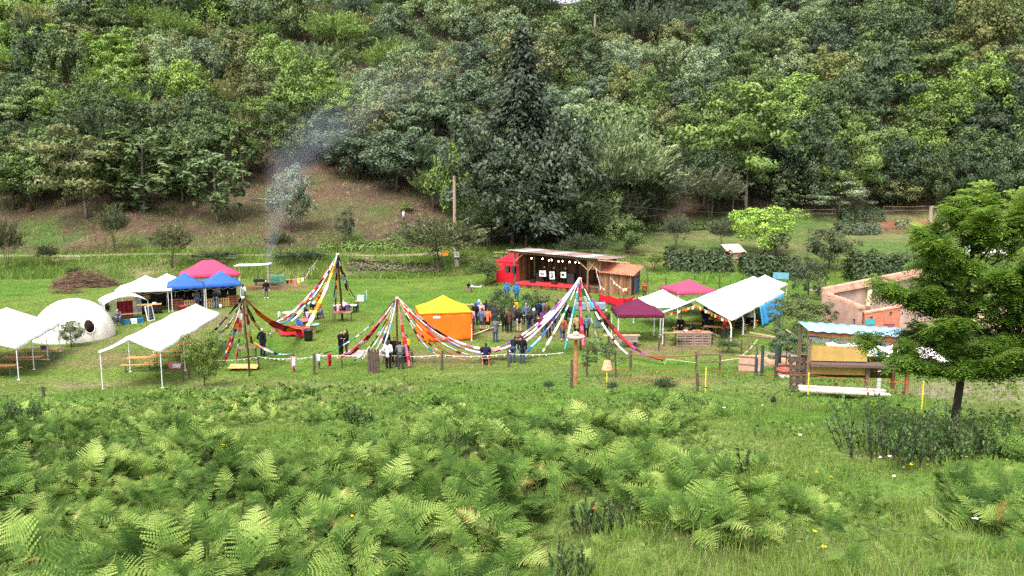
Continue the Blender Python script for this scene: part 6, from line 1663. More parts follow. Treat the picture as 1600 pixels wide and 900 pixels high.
bunting('bunting', 'orange bunting strung under the front gable of the big marquee', [MQ(-2.3, .2, 1.62), MQ(-.8, .2, 2.1), MQ(0, .2, 2.45), MQ(1.0, .2, 2.0), MQ(2.3, .2, 1.6)], ['orange', 'yellow', 'red', 'cream', 'orange'], .2, .2, n=20)
pa = P(1056, 541); pb_ = P(1111, 541)
for k in range(2):
    pallet(pa.lerp(pb_, .25 + .5 * k), .02, ('left' if k == 0 else 'right') + ' grey pallet of the counter before the big marquee', 1.18, .86, 'pallets of the marquee counter', mat_=M('grey_pallet', (.27, .19, .155), .9, .35, 4, bump=.3, stretch=(1, 1, 4)))
mb = MB(); mb.box((0, .35, .9), (2.5, .9, .04)); mb.box((0, .6, .45), (2.3, .04, .84)); tag(mb.build('counter_top', M('brown_counter', (.28, .16, .10), .8, .3, 4), loc=pa.lerp(pb_, .5)), 'brown plank counter top behind the grey pallets', 'counter')
for k, (x, c) in enumerate(((-.5, 'cream'), (.1, 'pink'), (.4, 'orange'))):
    mb = MB(); mb.lathe([(0, 0), (.12, 0), (.16, .12), (.13, .13), (.10, .03), (0, .03)], 14); tag(mb.build('bowl', YARN[PIX[c]], loc=pa.lerp(pb_, .5) + Vector((x, .3, .92)), smooth=True), c + ' bowl on the brown plank counter', 'bowl')
rail_fence('handrail', 'pale wooden handrail left of the pallet counter', [P(1029, 548), P(1037, 541), P(1068, 540)], .95, 1, rm=wood3)
bn = thing('garden_bench', 'weathered bench table under the maroon gazebo edge', 'bench', P(972, 542), .03)
mb = MB(); mb.box((0, .2, .74), (2.5, .5, .05)); mb.build('tabletop', wood3, bn); mb = MB(); mb.box((.25, -.35, .42), (1.6, .3, .05)); mb.box((.25, -.12, .55), (1.6, .05, .3)); mb.build('seat', M('grey_boards', (.22, .17, .15), .9, .3, 4), bn)
for x in (-.9, .9): mb = MB(); mb.box((x, .2, .355), (.08, .4, .71)); mb.box((x, -.35, .195), (.07, .28, .39)); mb.build('leg', postm, bn)
# information sign on legs
sg2 = thing('notice_board', 'tilted blue-green notice board on posts behind the big marquee', 'sign', P(1219, 458), -.35)
mb = MB(); mb.box((0, 0, 1.7), (1.5, .9, .06), 0, 0, .7); mb.build('board', M('teal_board', (.06, .17, .21), .6, .3, 3), sg2)
for x, h in ((-.6, 1.35), (.6, 1.9)): mb = MB(); mb.bar((x, -.2 if x < 0 else .2, 0), (x, -.2 if x < 0 else .2, h), .10); mb.build('post', wood3, sg2)

# ------------------------------------------------------------------ fence line at the foot of the slope
FP = [(69, 621, 'dark weathered post at the far left of the slope'), (286, 597, 'short post left of the small dark tree'), (296, 593, 'leaning post beside the small dark tree'), (405, 577, 'small post right of the yellow board'), (460, 582, 'post draped with a pink cloth at the garland end'), (491, 585, 'tall dark fence post left of the middle maypole'), (499, 577, 'post with a grey scarf beside the tall dark post'), (534, 576, 'short post under the red streamers'), (690, 578, 'fence post below the orange tent'), (795, 574, 'fence post where the two maypoles\' streamers meet'), (985, 579, 'fence post tied with a white streamer, left of the rails'), (952, 580, 'dark post carrying the climbing shrub'), (1090, 613, 'small rusty post on the slope below the rails')]
for px, py, lab in FP:
    h = {69: .55, 286: .8, 296: .7, 405: .7, 460: 1.1, 491: 1.2, 499: 1.0, 534: .6, 690: 1.15, 795: 1.05, 985: 1.15, 952: 1.2, 1090: .75}[px]
    post(P(px, py), h, lab, .075 if px in (69, 491, 690, 795, 985) else .055, lean=.06)
ln1 = [(330, 583), (405, 577), (460, 580), (499, 574), (534, 574), (593, 573), (690, 574), (795, 572), (880, 570)]
bunting('bunting', 'line of small white and faded flags along the fence at the slope foot', [P(*p) + Vector((0, .03, .75)) for p in ln1], ['white', 'cream', 'grey', 'white', 'sky', 'cream'], .08, .09, n=64)
for (px, py, c, lab, w_, h_) in ((460, 582, 'pink', 'pink and black cloth tied to the post at the garland end', .34, .75), (499, 577, 'grey', 'grey scarf wound on a post beside the tall dark post', .3, .55), (516, 577, 'red', 'dark red knitted bag hanging on the fence line', .26, .75), (276, 592, 'pink', 'pink and white rags on the fence left of the small dark tree', .9, .35)):
    mb = MB(); mb.grid(lambda u, v: ((u - .5) * w_ * (1 - .3 * v), -.10 - .05 * math.sin(u * 8) * v, .95 - h_ * v), 10, 8, PIX[c]); mb.grid(lambda u, v: ((u - .3) * w_ * .5, -.15, .90 - h_ * .7 * v), 4, 4, PIX['white' if c != 'red' else 'maroon']); solid(tag(mb.build('hanging_cloth', YARN, loc=P(px, py), smooth=True), lab, 'cloth'), .02)
tg = thing('tree_guard', 'tall crate of upright dark pallet boards by the middle maypole', 'tree guard', P(584, 583), .1)
for (c, w_, rz) in (((0, -.3), .66, 0), ((0, .3), .66, 0), ((-.3, 0), .54, PI / 2), ((.3, 0), .54, PI / 2)):
    mb = MB()
    for k in range(4):
        s = (k - 1.5) * w_ / 4; mb.box((c[0] + s * math.cos(rz), c[1] + s * math.sin(rz), .68 + R.uniform(-.03, .03)), (w_ / 4 - .03, .02, 1.36), rz)
    for z in (.25, .7, 1.15): mb.box((c[0] * .93, c[1] * .93, z), (w_, .018, .09), rz)
    mb.build('side', [postm], tg)
rail_fence('rail_fence', 'three-rail weathered fence right of the fence line', [P(1087, 580), P(1124, 580), P(1181, 586)], 1.05, 2, rm=woodm)
rail_fence('rail_fence', 'two-rail fence slanting up to the big marquee', [P(1138, 546), P(1158, 553), P(1182, 560)], .85, 2)
rail_fence('rail_fence', 'short broken fence at the right end of the pallet counter', [P(1112, 538), P(1123, 543)], .8, 2)
rp_ = thing('rope', 'thick brown rope sagging from the white-tied post to the rails', 'rope', P(985, 579))
mb = MB(); b0 = P(985, 579); pts = [(b0 + (P(1087, 580) - b0) * t + Vector((0, -.08, .98 - .35 * 4 * t * (1 - t) * .35))) - b0 for t in [i / 14 for i in range(15)]]; mb.tube(pts, .045, 7); mb.build('strands', M('rope_fibre', (.22, .10, .06), .95, .4, 30), rp_)
rp_ = thing('hose', 'pale yellow-green hose looped over the rail fence', 'hose', P(1026, 583))
b0 = P(1026, 583); mb = MB(); pts = [Vector(v) - b0 for v in (b0 + Vector((0, 0, .03)), at(1034, 577, 47.5), at(1042, 561, 48), at(1087, 567, 47.4), at(1124, 564, 48), at(1155, 560, 49), at(1172, 545, 51), at(1184, 530, 52))]; mb.tube(pts, .028, 6); mb.build('tube', M('hose_rubber', (.52, .55, .28), .5, .1, 5), rp_, smooth=True)
# electric tape on yellow stakes
st_pts = [P(893, 600), P(948, 606), P(1102, 613), P(1262, 622), P(1440, 640)]
et = thing('electric_fence', 'thin red electric cord on yellow stakes across the slope', 'fence', st_pts[1])
b0 = st_pts[1]
for p in st_pts[1:]: mb = MB(); q = p - b0; mb.tube([q + Vector((0, 0, -.1)), q + Vector((0, 0, .95))], .022, 6); mb.build('stake', M('yellow_plastic', (.70, .58, .05), .5, .1, 5), et)
mb = MB(); cp = []
for a, b in zip(st_pts[:-1], st_pts[1:]):
    for k in range(8): cp.append(a.lerp(b, k / 8) - b0 + Vector((0, 0, .86 - .06 * math.sin(PI * k / 8))))
mb.tube(cp, .009, 5); mb.build('cord', M('red_cord', (.42, .07, .04), .8, .2, 10), et)
# bird table, arbor, pot
bt2 = thing('bird_table', 'orange-brown post with a small round table top below the right maypole', 'bird table', P(899, 602))
mb = MB(); mb.tube([(0, 0, -.2), (.02, 0, 1.0), (.0, 0, 2.1)], [.09, .085, .075], 9); mb.build('post', M('orange_post', (.36, .15, .07), .85, .35, 4, bump=.3), bt2)
mb = MB(); mb.lathe([(0, 2.22), (.36, 2.22), (.4, 2.18), (.38, 2.12), (0, 2.12)], 18); mb.box((0, 0, 2.07), (.5, .12, .08)); mb.build('tabletop', M('pinkish_top', (.50, .33, .26), .8, .25, 5), bt2)
mb = MB(); mb.ell((0, 0, 2.30), (.14, .12, .10)); mb.build('stone', M('pale_stone', (.55, .42, .36), .9, .2, 8), bt2)
post(P(893, 607), 1.2, 'dark short post before the orange-brown bird table', .06)
fp = thing('flower_pot', 'upturned terracotta pot on a yellow stake on the slope', 'pot', P(948, 604))
mb = MB(); mb.lathe([(r_ * .66, z_ * .8) for r_, z_ in [(0, .50), (.20, .50), (.235, .46), (.31, .08), (.36, .08), (.37, -.04), (.33, -.04), (.30, .05), (0, .40)]], 20, c=(0, 0, .72)); mb.build('pot', M('pink_terracotta', (.56, .25, .16), .8, .2, 6), fp, smooth=True)
mb = MB(); mb.tube([(0, 0, -.1), (0, 0, 1.03)], .016, 6); mb.build('stake', M('yellow_plastic'), fp)

# ------------------------------------------------------------------ shelter with the blue roof
cS = P(1261, 611); dS = cS + Vector((3.75, -.35, 0)); ang = math.atan2((dS - cS).y, (dS - cS).x); LS = (dS - cS).xy.length
s5 = thing('market_shelter', 'open wooden shelter with a pale blue sheet roof and ochre counter', 'shelter', cS, ang)
ochre = M('ochre_board', (.42, .27, .085), .7, .18, 3); redbeam = M('red_brown_beam', (.27, .10, .055), .85, .3, 4)
for (x, y, h, m_) in ((0, 0, 2.35, woodm), (LS, 0, 2.15, redbeam), (0, 1.4, 2.42, woodm), (LS, 1.4, 2.2, redbeam)):
    mb = MB(); mb.box((x, y, h / 2 - .1), (.12, .12, h + .2)); mb.build('post', m_, s5)
mb = MB(); mb.grid(lambda u, v: (-.1 + (LS + .22) * u, -.22 + 1.75 * v, 2.45 + .06 * v - .20 * u + .02 * math.sin(u * 60)), 60, 4); solid(mb.build('roof', M('pale_blue_sheet', (.26, .45, .60), .5, .25, 1.5, spec=.4), s5, smooth=True), .02)
mb = MB(); mb.bar((-.1, -.08, 2.33), (LS + .1, -.08, 2.11), .09, .16); mb.build('beam', redbeam, s5)
mb = MB(); mb.box((LS * .30, .02, 1.52), (LS * .58, .03, .60)); mb.build('ochre_panel', ochre, s5)
mb = MB(); mb.box((LS * .30, .04, .85), (LS * .60, .03, .36)); mb.build('ochre_panel', ochre, s5)
mb = MB(); mb.box((LS * .5, -.02, 1.13), (LS * 1.0, .62, .05)); mb.box((LS * .5, -.335, 1.10), (LS * 1.0, .02, .10)); mb.build('counter', M('counter_plank', (.13, .085, .07), .55, .3, 4, stretch=(.4, 4, 4)), s5)
mb = MB(); mb.box((LS * .60, 0, .45), (.14, .12, 1.1)); mb.build('counter_leg', woodm, s5)
mb = MB()
for k in range(3): mb.box((LS * .5, 1.45, .35 + .32 * k), (LS - .1, .03, .26))
mb.build('back_boards', [wood4], s5)
mb = MB(); mb.grid(lambda u, v: (.1 + (LS - .2) * u, .3 + .03 * math.sin(u * 60), 2.10 - .12 * u - (.10 + .14 * abs(math.sin(u * 14))) * v), 80, 3); solid(mb.build('lace_trim', whitem, s5, smooth=True), .008)
for k, (x, c) in enumerate(((.9, 'green'), (2.2, 'yellow'), (3.0, 'red'), (.0, 'blue'), (4.0, 'orange'))):
    mb = MB(); mb.ell((x, -.16, 2.12 - .05 * x), (.05, .05, .07), 8, 6); mb.build('coloured_lantern', YARN[PIX[c]], s5, smooth=True)
pp_ = post(P(1372, 617), 1.55, 'white post with a blue top at the right of the shelter', .085, mat_=whitem); mb = MB(); mb.tube([(0, 0, 1.45), (0, 0, 1.85)], .13, 10); mb.build('blue_cap', crateblue, pp_)
mb = MB(); mb.box((0, 0, .03), (3.3, .32, .05)); mb.box((0, .3, .07), (3.2, .26, .05)); mb.box((-1.3, .15, -.05), (.1, .5, .12)); mb.box((1.3, .15, -.05), (.1, .5, .12)); o = mb.build('planks', M('white_pink_plank', (.52, .40, .36), .75, .4, 3, stretch=(.6, 3, 3)), loc=P(1310, 617) + Vector((0, -.5, .22))); o.rotation_euler = (.04, .03, ang); tag(o, 'whitish planks lying in front of the blue-roofed shelter', 'planks')
pallet(P(1246, 611), ang + .1, 'dark pallet leaning against the left of the blue-roofed shelter', .62, 1.35, tilt=-.14, mat_=postm).rotation_euler = (-.14, 0, ang + .1)

# white and pink roof sheets on the ground behind the shelter
mb = MB(); mb.grid(lambda u, v: ((u - .5) * 6.5, (v - .5) * 3.0, .75 + .55 * v - .35 * u + .035 * math.sin(u * 90)), 140, 6); mb.box((-2.5, 0, .3), (.15, 2.4, .9)); mb.box((2.4, 0, .15), (.15, 2.4, .7)); o = solid(mb.build('lean_to_roof', tile_mat('pink_white_sheet', (.62, .50, .46), (.80, .76, .74)), loc=Q(22.4, 47.8), smooth=False), .02); tag(o, 'low whitish corrugated lean-to roof behind the blue-roofed shelter', 'roof')

# ------------------------------------------------------------------ ruined brick building
def brick_mat():
    m, nt, out = newmat('red_brick'); N = nt.nodes.new
    tc = N('ShaderNodeTexCoord'); mp = N('ShaderNodeMapping'); mp.inputs['Rotation'].default_value = (PI / 2, 0, 0); lk(nt, tc.outputs['Object'], mp.inputs[0])
    b = N('ShaderNodeTexBrick'); b.inputs['Scale'].default_value = 3.0; b.inputs['Color1'].default_value = (.40, .085, .04, 1); b.inputs['Color2'].default_value = (.50, .15, .075, 1); b.inputs['Mortar'].default_value = (.42, .28, .22, 1); b.inputs['Mortar Size'].default_value = .018; lk(nt, mp.outputs[0], b.inputs['Vector'])
    p = N('ShaderNodeBsdfPrincipled'); p.inputs['Roughness'].default_value = .9; lk(nt, b.outputs[0], p.inputs['Base Color']); lk(nt, p.outputs[0], out.inputs['Surface']); return m
brickm = brick_mat(); plaster = M('pink_plaster', (.40, .25, .20), .95, .25, 1.6, bump=.3, spec=.05); plaster2 = M('grey_plaster', (.42, .29, .245), .95, .35, 1.4, bump=.3, spec=.05)
cR = Q(24.4, 56.5); rzR = .16
ru = thing('ruin', 'roofless brick and plaster ruin behind the blue-roofed shelter', 'ruin', cR, rzR); ru.scale = (1, 1, 1.28)
def wall(name, p, q, h0, h1, th, m_, holes=()):
    """wall from p to q, its top running from h0 to h1, with window openings (s0,s1,z0,z1)"""
    p, q = Vector((*p, 0)), Vector((*q, 0)); d = (q - p); L = d.length; d /= L; n = Vector((-d.y, d.x, 0)) * th / 2
    xs = sorted({0, L, *[s for h in holes for s in h[:2]]}); mb = MB()
    def H(s): return h0 + (h1 - h0) * s / L
    for a, b in zip(xs[:-1], xs[1:]):
        hs = sorted([h for h in holes if h[0] <= a + 1e-6 and h[1] >= b - 1e-6], key=lambda h: h[2]); segs = []; z = -.2
        for h in hs: segs.append((z, h[2], z, h[2])); z = h[3]
        segs.append((z, H(a), z, H(b)))
        for (z0a, z1a, z0b, z1b) in segs:
            A, B = p + d * a, p + d * b
            vs = [A - n + Vector((0, 0, z0a)), B - n + Vector((0, 0, z0b)), B - n + Vector((0, 0, z1b)), A - n + Vector((0, 0, z1a)), A + n + Vector((0, 0, z0a)), B + n + Vector((0, 0, z0b)), B + n + Vector((0, 0, z1b)), A + n + Vector((0, 0, z1a))]
            mb.add(vs, [(0, 1, 2, 3), (5, 4, 7, 6), (3, 2, 6, 7), (0, 4, 5, 1), (1, 5, 6, 2), (4, 0, 3, 7)])
    return mb.build(name, m_, ru)
wall('front_wall', (.35, 0), (3.1, 0), 1.40, 1.85, .3, brickm, [(.35, .65, .75, 1.25), (1.75, 2.15, 1.2, 1.5)])
wall('plastered_wall', (3.12, 0), (6.6, 0), 1.85, 2.1, .3, plaster2)
wall('end_wall', (0, -.14), (-.45, 3.9), 1.75, 2.05, .38, plaster, [(.25, .5, .5, 1.1)])
wall('back_wall', (-.2, 4.1), (7.4, 4.1), 2.15, 3.15, .35, plaster2, [(3.6, 4.0, 1.6, 2.3)])
mb = MB(); mb.bar((-.5, 4.0, 2.32), (7.5, 4.0, 3.36), .5, .22); mb.bar((-.45, 3.7, 2.16), (7.2, 3.7, 3.08), .12, .16); mb.build('wall_plate', M('pink_beam', (.47, .27, .20), .9, .3, 3, bump=.3), ru)
mb = MB(); mb.bar((.3, -.02, 1.47), (6.6, -.02, 2.19), .34, .09); mb.build('coping', M('salmon_coping', (.60, .31, .22), .9, .25, 3), ru)
mb = MB(); mb.bar((2.2, 2.3, 1.4), (3.3, 3.85, 2.5), .28, .28); mb.build('fallen_beam', M('pink_beam'), ru)
for k in range(9):
    mb = MB(); f = k / 8; mb.box((-.45 * f * .9 + .03, -.1 + 3.9 * f, 1.84 + .3 * f + R.uniform(-.03, .04)), (.44, .34, .16), R.uniform(-.3, .3)); mb.build('cap_stone', M('salmon_coping'), ru)
mb = MB(); mb.box((.75, -.19, .98), (.75, .04, .32)); mb.build('teal_plate', M('teal_paint', (.05, .32, .36), .6, .15, 4), ru)
mb = MB(); mb.box((1.0, -.17, .42), (1.1, .03, .28)); mb.build('orange_plate', M('orange_paint', (.72, .30, .07), .6, .15, 4), ru)
mb = MB()
for k in range(4): mb.lathe([(.09, -.015), (.14, -.015), (.14, .015), (.09, .015), (.09, -.015)], 14, c=(0, 0, 0)) if False else mb.tube([(1.95 + .22 * k + .10 * math.cos(a), -.175, .68 + .13 * math.sin(a)) for a in np.linspace(.6, 5.7 + .5 * (k % 2), 12)], .025, 5)
mb.build('painted_letters', M('purple_paint', (.16, .03, .13), .7, .15, 4), ru)
mb = MB(); mb.box((1.95, .14, 1.35), (.42, .03, .32)); mb.box((.5, .14, 1.0), (.32, .03, .52)); mb.build('window_board', blackpl, ru)
# tiled roof of a lower building at the right
rb_ = thing('tiled_barn', 'low barn with pale clay tiles half hidden by the big near tree', 'barn', Q(31, 50.0), .10)
mb = MB()
for (p, q) in (((-3, -2.2), (5.5, -2.2)), ((5.5, -2.2), (5.5, 2.2)), ((5.5, 2.2), (-3, 2.2)), ((-3, 2.2), (-3, -2.2))):
    d = Vector((q[0] - p[0], q[1] - p[1], 0)); L = d.length; mb.box(((p[0] + q[0]) / 2, (p[1] + q[1]) / 2, .95), (L + .24, .25, 2.3), math.atan2(d.y, d.x))
mb.build('wall', plaster, rb_)
mb = MB(); tiles(mb, (-3.5, -2.8, 2.0), (6, -2.8, 2.0), (-3.5, 0, 3.4), (6, 0, 3.4), 42, 9); tiles(mb, (6, 2.8, 2.0), (-3.5, 2.8, 2.0), (6, 0, 3.402), (-3.5, 0, 3.402), 42, 9); solid(mb.build('roof', tilem2, rb_, smooth=True), .03)
for x, z in ((-1.5, 1.1), (1.5, 1.1), (3.8, 1.1)): mb = MB(); mb.box((x, -2.34, z), (.8, .03, .9)); mb.build('window', M('dark_window'), rb_)
# arbor corner by the shelter
for (px, py, h, lab) in ((1190, 588, 1.75, 'teal-dark arbor post, left of three by the shelter'), (1212, 591, 1.8, 'dark arbor post, middle of three by the shelter'), (1218, 570, 1.3, 'thin arbor post behind the middle arbor post'), (1181, 587, 1.0, 'stubby dark post at the end of the rail fence')):
    post(P(px, py), h, lab, .09, mat_=M('dark_teal_post', (.03, .05, .05), .8, .3, 5))
rail_fence('plank_gate', 'dark plank gate between the arbor and the shelter', [P(1213, 589), P(1233, 590), P(1256, 592)], 1.25, 2, pm_=postm, rm=wood4)
mb = MB(); mb.box((0, 0, .05), (2.6, 2.2, .08)); mb.box((0, 0, .10), (2.4, 2.0, .03)); tag(mb.build('plank_floor', M('orange_planks', (.52, .25, .13), .8, .25, 2, stretch=(1, 5, 1)), loc=P(1228, 566)), 'orange plank floor behind the arbor posts', 'floor')
mb = MB(); mb.box((0, 0, .45), (1.3, .06, .9)); mb.box((0, .05, .9), (1.35, .14, .05)); mb.box((-.5, .06, .4), (.08, .06, .8)); mb.box((.5, .06, .4), (.08, .06, .8)); o = mb.build('pink_panel', M('pink_board', (.50, .29, .22), .85, .2, 3), loc=P(1171, 580)); tag(o, 'pinkish board panel behind the right end of the rail fence', 'panel')
for (px, py, lab) in ((1226, 592, 'white and brown bowl-shaped planter by the arbor'),):
    t = thing('planter', lab, 'planter', P(px, py)); mb = MB(); mb.lathe([(0, 0), (.22, 0), (.36, .34), (.30, .34), (.2, .1), (0, .1)], 18); mb.build('white_bowl', whitem, t, smooth=True); mb = MB(); mb.lathe([(.30, .36), (.42, .36), (.44, .52), (.36, .54), (.3, .4)], 18); mb.build('brown_rim', M('brown_glaze', (.24, .07, .045), .5, .2, 5), t, smooth=True)
pl_ = thing('pole_stack', 'long weathered poles leaning in front of the dark leafy bush', 'poles', P(1210, 548))
b0 = P(1210, 548)
for k, (a, b) in enumerate((((1162, 524, 54), (1255, 533, 50)), ((1172, 520, 55), (1240, 532, 51)), ((1195, 516, 56), (1262, 536, 50)), ((1228, 515, 56), (1252, 531, 51)), ((1188, 524, 53), (1224, 533, 51)))):
    mb = MB(); mb.tube([at(*a) - b0, at(*b) - b0], .06, 7); mb.build('pole', wood3 if k % 2 else woodm, pl_)
for (q, h) in ((P(1170, 548), 1.1), (P(1250, 552), 1.4)): mb = MB(); mb.tube([q - b0, q - b0 + Vector((0, 0, h))], .06, 7); mb.build('prop', woodm, pl_)

# ------------------------------------------------------------------ things on the bank and in the orchard
def utility_pole(px, pyb, pyt, y, lab, r=.14, wire=True):
    b = at(px, pyb, y); b.z = float(hgt(b.x, b.y)); t_ = at(px, pyt, y); h = t_.z - b.z
    t = thing('utility_pole', lab, 'pole', b)
    mb = MB(); mb.tube([(0, 0, -.3), (0, 0, h * .5), (0, 0, h)], [r * 1.15, r, r * .85], 10); mb.build('shaft', M('pole_wood', (.30, .22, .165), .9, .3, 3, bump=.3, stretch=(2, 2, .4)), t)
    mb = MB(); mb.tube([(0, -r, h - .25), (0, -r - .12, h - .25), (0, -r - .12, h - .05)], .03, 6); mb.lathe([(0, 0), (.05, 0), (.06, .06), (.03, .12), (0, .12)], 10, c=(0, -r - .12, h - .06)); mb.build('insulator', greym, t)
    return b + Vector((0, 0, h))
a1 = utility_pole(711, 395, 275, 101, 'grey wooden utility pole left of the dark conifer', .22)
a2 = utility_pole(1447, 440, 322, 74, 'wooden utility pole behind the big near tree', .2)
a3 = utility_pole(929, 70, 22, 200, 'thin utility pole high on the wooded hillside', .28)
wr = thing('overhead_wire', 'thin dark wire running from the pole by the conifer to the right', 'wire', a1)
mb = MB(); mb.tube([(a2 - a1) * t - Vector((0, 0, 2.2 * 4 * t * (1 - t))) for t in [i / 24 for i in range(25)]], .022, 5); mb.build('cable', blackpl, wr)
wr2 = thing('overhead_wire', 'thin dark wire climbing the hillside to the upper pole', 'wire', a1)
mb = MB(); mb.tube([(a3 - a1) * t - Vector((0, 0, 3.0 * 4 * t * (1 - t))) for t in [i / 24 for i in range(25)]], .025, 5); mb.build('cable', blackpl, wr2)
fb = thing('feeder', 'orange box on a thin post at the back of the meadow', 'feeder', P(696, 430), .2)
mb = MB(); mb.tube([(0, 0, -.1), (0, 0, 2.2)], .04, 7); mb.build('post', greenpl, fb); mb = MB(); mb.box((0, 0, 2.45), (.62, .45, .42), 0, 0, 0, .08); mb.box((0, 0, 2.7), (.7, .55, .05), 0, 0, 0, .08); mb.build('box', M('orange_box', (.80, .26, .04), .6, .15, 4), fb)
nb_ = thing('notice_post', 'white notice above a grey plate on a post by the big bank bush', 'sign', P(714, 421), 0)
mb = MB(); mb.tube([(0, .06, -.1), (0, .06, 1.9)], .06, 7); mb.build('post', postm, nb_); mb = MB(); mb.box((0, -.02, 1.75), (.6, .03, .62)); mb.build('notice', M('pale_notice', (.62, .60, .56), .7, .15, 5), nb_); mb = MB(); mb.box((0, -.02, .75), (.5, .03, .9)); mb.build('plate', M('mottled_plate', (.30, .24, .22), .8, .6, 5), nb_)
mb = MB()
for k in range(3): mb.box((0, -.04, 1.9 - .13 * k), (.4, .006, .03))
mb.build('text_lines', darkm, nb_)
rail_fence('rail_fence', 'pale two-rail gate fence above the stage', [G(-2.2, 96), G(.2, 95.6), G(2.9, 95)], 1.15, 2, rm=wood3)
rail_fence('rail_fence', 'dark two-rail fence along the lower edge of the orchard', [P(880, 400), P(930, 402), P(985, 405), P(1040, 409), P(1080, 412)], 1.1, 2, rm=wood4)
rail_fence('rail_fence', 'grey two-rail fence at the wood edge behind the orchard', [P(1195, 348), P(1235, 345), P(1262, 343), P(1300, 342), P(1305, 342)], 1.6, 2)
rail_fence('rail_fence', 'grey two-rail fence right of the orchard shrubs at the wood edge', [P(1380, 338), P(1396, 337), P(1440, 337), P(1490, 336)], 1.6, 2)
rail_fence('rail_fence', 'short two-rail fence between orchard trees', [P(1083, 398), P(1095, 400), P(1130, 403)], .9, 1)
for i, (px, py, h, lab) in enumerate(((1084, 402, 1.6, 'orchard post left of the dark hedge'), (1040, 447, 1.1, 'post left of the lane behind the tents'), (1124, 450, 1.3, 'post behind the dusty red gazebo'), (1012, 445, 1.5, 'leaning stake right of the tiled shed'), (1180, 452, 1.0, 'post at the lane left of the notice board'))):
    post(P(px, py), h, lab, .06, lean=.12)
tr_ = thing('tile_stack', 'small pale clay tile roof showing over the orchard hedge', 'roof', G(27.6, 99.5), .3)
mb = MB(); tiles(mb, (-1.3, -1, .8), (1.3, -1, .8), (-1.3, .8, 1.7), (1.3, .8, 1.7), 12, 6); solid(mb.build('roof', tilem2, tr_, smooth=True), .03); mb = MB(); mb.box((0, 0, .45), (2.3, 1.5, .9)); mb.build('wall', plaster, tr_)
gazebo(G(52.5, 91.5), .1, 7.0, 3.0, whitec, 'white_tent', 'white tent roof showing through the big near tree', 'tent', he=2.0, hp=3.1, val=.2)
# brush heap, logs, timber on the cleared slope
def brush(loc, rx, rz, n, lab, name='brush_heap', col=(.17, .105, .075)):
    r = np.random.default_rng(int(loc.x * 7 + 999)); mb = MB(); rr = random.Random(9)
    for i in range(n):
        a = rr.uniform(0, 6.28); q = rr.random() ** .5; x, y = rx * q * math.cos(a), rx * .6 * q * math.sin(a); z = rz * (1 - q * q) * rr.uniform(.1, 1)
        b = rr.uniform(0, 6.28); l = rr.uniform(.4, 1.3); dz = rr.uniform(-.2, .35)
        mb.bar((x, y, z), (x + l * math.cos(b), y + l * math.sin(b) * .6, z + dz * l), rr.uniform(.02, .05))
    o = mb.build(name, M('dead_twigs', col, .95, .5, 2, spec=.05), loc=loc); tag(o, lab, 'brush heap')
brush(P(133, 447), 3.3, 1.7, 1100, 'brown heap of cut brushwood behind the dome tent')
brush(P(105, 458), 1.4, 1.0, 120, 'small heap of orange cut branches beside the brush heap', col=(.42, .20, .11))
brush(P(165, 390), 5.5, 1.0, 260, 'line of dead branches above the farm track')
brush(P(430, 384), 5, .5, 120, 'scattered dead branches above the smoking barbecue')
brush(P(1400, 362), 4.5, 1.3, 200, 'pile of old timber at the top of the orchard', col=(.26, .17, .13))
for i, (px, py, lab) in enumerate(((46, 330, 'black tree stump on the cleared slope, far left'), (1455, 365, 'wooden hutch-like stump right of the orchard timber'))):
    mb = MB(); mb.tube([(0, 0, -.2), (0, 0, .3), (.05, 0, 1.1), (.05, 0, 1.15)], [.6, .48, .42, .3], 10); tag(mb.build('tree_stump', wood4, loc=P(px, py)), lab, 'stump')
lg = thing('fallen_log', 'pale curved fallen branch on the cleared slope', 'log', P(405, 316))
mb = MB(); mb.tube([(-1.6, 0, .25), (-.9, 0, .6), (.0, 0, .45), (.8, 0, .35), (1.3, 0, .5)], [.10, .16, .18, .15, .08], 8); mb.build('branch', palebark, lg)
for k, (px, py) in enumerate(((100, 378), (150, 380), (165, 382), (205, 379), (345, 388), (362, 386), (391, 381), (548, 381))):
    post(P(px, py), .9, ('thin fence stake on the cleared slope, ' + ('%s from the left' % ['first', 'second', 'third', 'fourth', 'fifth', 'sixth', 'seventh', 'eighth'][k])), .05, 'fence_stake', 'stake', 'stakes along the farm track')
print('placed', round(time.time() - T0, 1))
# ------------------------------------------------------------------ bank bushes, orchard trees, hedges
HK = {'round': 9.6, 'oak': 8.9, 'layered': 8.8, 'chestnut': 9.9, 'willow': 7.0, 'broom': 4.2, 'conifer': 12.0}
WK = {'round': 7.8, 'oak': 8.8, 'layered': 8.6, 'chestnut': 6.4, 'willow': 8.4, 'broom': 7.8, 'conifer': 7.4}
def tree_at(key, px, pyb, pyt, wpx, tone, name, label, cat='tree', group=None, y=None, v=1.0):
    b = P(px, pyb) if y is None else G(float(at(px, pyb, y).x), y)
    m = b.y / FPX
    h = (pyb - pyt) * m; w = wpx * m
    c = TONE[tone] if isinstance(tone, str) else tone
    t = plant(key, b, w / WK[key], tuple(a * v for a in c), name, label, cat, group, sz=h / HK[key]); return t
tree_at('conifer', 815, 382, 62, 168, (.048, .068, .046), 'conifer_tree', 'tall dark conifer towering behind the stage')
